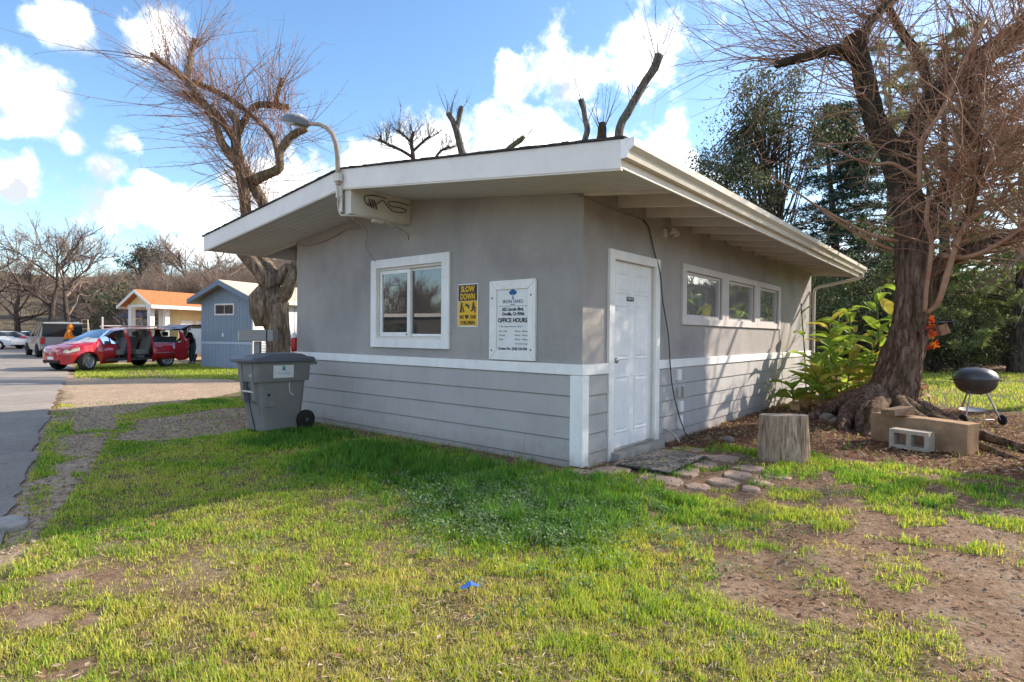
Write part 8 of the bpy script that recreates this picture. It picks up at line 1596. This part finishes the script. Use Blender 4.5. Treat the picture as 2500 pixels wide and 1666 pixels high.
def fingers(J, bones, hand, d):
    """five short tapering fingers leaving the hand joint in direction d"""
    h = Vector(J[hand][0]); d = Vector(d).normalized(); s_ = d.cross(Vector((0.3, 0.2, 1))).normalized(); out = []
    for k in range(5):
        off = (k - 1.8) * 0.019; L_ = (0.055, 0.085, 0.095, 0.088, 0.068)[k]; a = hand + '_f%d' % k; c = hand + '_g%d' % k
        e = d * L_ * 0.55 + s_ * (off * (2.2 if k == 0 else 1.2)); J[a] = (tuple(h + e), 0.010); J[c] = (tuple(h + e + d * L_ * 0.45 + Vector((0, 0, -0.012))), 0.008); bones += [(hand, a), (a, c)]; out += [a, c]
    return out
# leaning into the back of the van: local +x points at the van
J = dict(pelvis=((-0.05, 0, 0.88), 0.155), waist=((0.02, 0, 1.02), 0.150), chest=((0.17, 0, 1.22), 0.175), neck=((0.29, 0, 1.38), 0.065), head=((0.345, 0, 1.45), 0.095), crown=((0.37, 0, 1.53), 0.085),
         shl=((0.22, 0.19, 1.30), 0.085), ell=((0.36, 0.25, 1.06), 0.058), wrl=((0.57, 0.18, 1.00), 0.042), hal=((0.64, 0.17, 0.99), 0.038), shr=((0.22, -0.19, 1.30), 0.085), elr=((0.36, -0.25, 1.06), 0.058), wrr=((0.57, -0.18, 1.00), 0.042), har=((0.64, -0.17, 0.99), 0.038),
         hil=((-0.05, 0.10, 0.82), 0.125), knl=((0.03, 0.12, 0.47), 0.080), anl=((-0.06, 0.13, 0.09), 0.052), tol=((0.12, 0.14, 0.045), 0.042), hir=((-0.05, -0.10, 0.82), 0.125), knr=((-0.02, -0.12, 0.47), 0.080), anr=((-0.16, -0.13, 0.09), 0.052), tor=((0.02, -0.14, 0.045), 0.042))
bones = [('pelvis', 'waist'), ('waist', 'chest'), ('chest', 'neck'), ('neck', 'head'), ('head', 'crown'), ('chest', 'shl'), ('shl', 'ell'), ('ell', 'wrl'), ('wrl', 'hal'), ('chest', 'shr'), ('shr', 'elr'), ('elr', 'wrr'), ('wrr', 'har'), ('pelvis', 'hil'), ('hil', 'knl'), ('knl', 'anl'), ('anl', 'tol'), ('pelvis', 'hir'), ('hir', 'knr'), ('knr', 'anr'), ('anr', 'tor')]
fx_ = fingers(J, bones, 'hal', (1, -0.1, -0.1)) + fingers(J, bones, 'har', (1, 0.1, -0.1))
cap = MB(); cap.lathe([(0.105, -0.02), (0.108, 0.02), (0.095, 0.07), (0.055, 0.105), (0, 0.115)], 16, (0.365, 0, 1.52), Matrix.Rotation(0.35, 3, 'Y')); brim = MB(); brim.lathe([(0.0, 0), (0.09, 0.0), (0.09, 0.012), (0, 0.014)], 14, (0.47, 0, 1.515), Matrix.Rotation(0.3, 3, 'Y')); nose = MB(); nose.lathe([(0.018, 0), (0.012, 0.02), (0, 0.03)], 8, (0.44, 0, 1.47), Matrix.Rotation(math.pi / 2, 3, 'Y'))
vx_ = VAN.location; person('person in dark jacket, cap and blue jeans bending into the back of the van', (-23.22, 5.32, 0), math.atan2(-0.90, 0.43), J, bones, {'jacket': (M_JACK, ('waist', 'chest', 'shl', 'ell', 'wrl', 'shr', 'elr', 'wrr')), 'jeans': (M_JEAN, ('hil', 'knl', 'anl', 'hir', 'knr', 'anr')), 'skin': (M_SKIN, ['neck', 'head', 'crown', 'hal', 'har'] + fx_), 'shoe': (M_SHOE, ('tol', 'tor'))}, [('cap', cap, M_JACK), ('cap_brim', brim, M_JACK), ('nose', nose, M_SKIN)])
J = dict(pelvis=((0, 0, 0.92), 0.150), waist=((0.03, 0, 1.06), 0.155), chest=((0.10, 0, 1.30), 0.180), neck=((0.15, 0, 1.46), 0.075), head=((0.19, 0, 1.55), 0.095), crown=((0.20, 0, 1.64), 0.085),
         shl=((0.11, 0.20, 1.38), 0.090), ell=((0.19, 0.27, 1.12), 0.068), wrl=((0.40, 0.22, 1.05), 0.048), hal=((0.47, 0.21, 1.04), 0.040), shr=((0.11, -0.20, 1.38), 0.090), elr=((0.16, -0.28, 1.10), 0.068), wrr=((0.36, -0.22, 1.00), 0.048), har=((0.43, -0.21, 0.99), 0.040),
         hil=((0, 0.10, 0.85), 0.125), knl=((0.04, 0.12, 0.48), 0.080), anl=((0, 0.13, 0.09), 0.052), tol=((0.17, 0.14, 0.045), 0.042), hir=((0, -0.10, 0.85), 0.125), knr=((0.03, -0.12, 0.48), 0.080), anr=((-0.08, -0.13, 0.09), 0.052), tor=((0.09, -0.14, 0.045), 0.042))
bones = bones[:21]; fx_ = fingers(J, bones, 'hal', (1, -0.1, -0.2)) + fingers(J, bones, 'har', (1, 0.1, -0.2))
hood = MB(); hood.lathe([(0.135, -0.16), (0.140, -0.05), (0.128, 0.05), (0.085, 0.115), (0.0, 0.14)], 16, (0.165, 0, 1.60), Matrix.Rotation(0.12, 3, 'Y'))
p = P(162, 858, 29.5); person('person in bright orange hooded jacket standing behind the red van hood', (p.x, p.y, 0), math.radians(70), J, bones, {'jacket': (M_ORNG, ('waist', 'chest', 'shl', 'ell', 'wrl', 'shr', 'elr', 'wrr', 'neck')), 'trousers': (M_JEAN, ('hil', 'knl', 'anl', 'hir', 'knr', 'anr')), 'skin': (M_SKIN, ['head', 'crown', 'hal', 'har'] + fx_), 'shoe': (M_SHOE, ('tol', 'tor'))}, [('hood', hood, M_ORNG)])
# mobile home across the road, seen only as a reflection in the front window
MH = thing('mobile_home', 'long dark walled mobile home across the road behind the viewer', 'mobile home', (-36, -17.5, 0), math.radians(-14))
hb((0, 16, -4, 0, 0.0, 2.5), 'wall', plain('darkened_wall', (0.11, 0.09, 0.075)), MH); hb((-0.3, 16.3, -4.3, 0.35, 2.5, 2.72), 'roof', M_WCOL, MH)  # wall colour darkened to weaken its reflection in the front window
for k in range(4): hb((1.4 + k * 3.8, 3.0 + k * 3.8, 0.0, 0.04, 1.1, 2.1), 'window', M_DGLASS, MH)
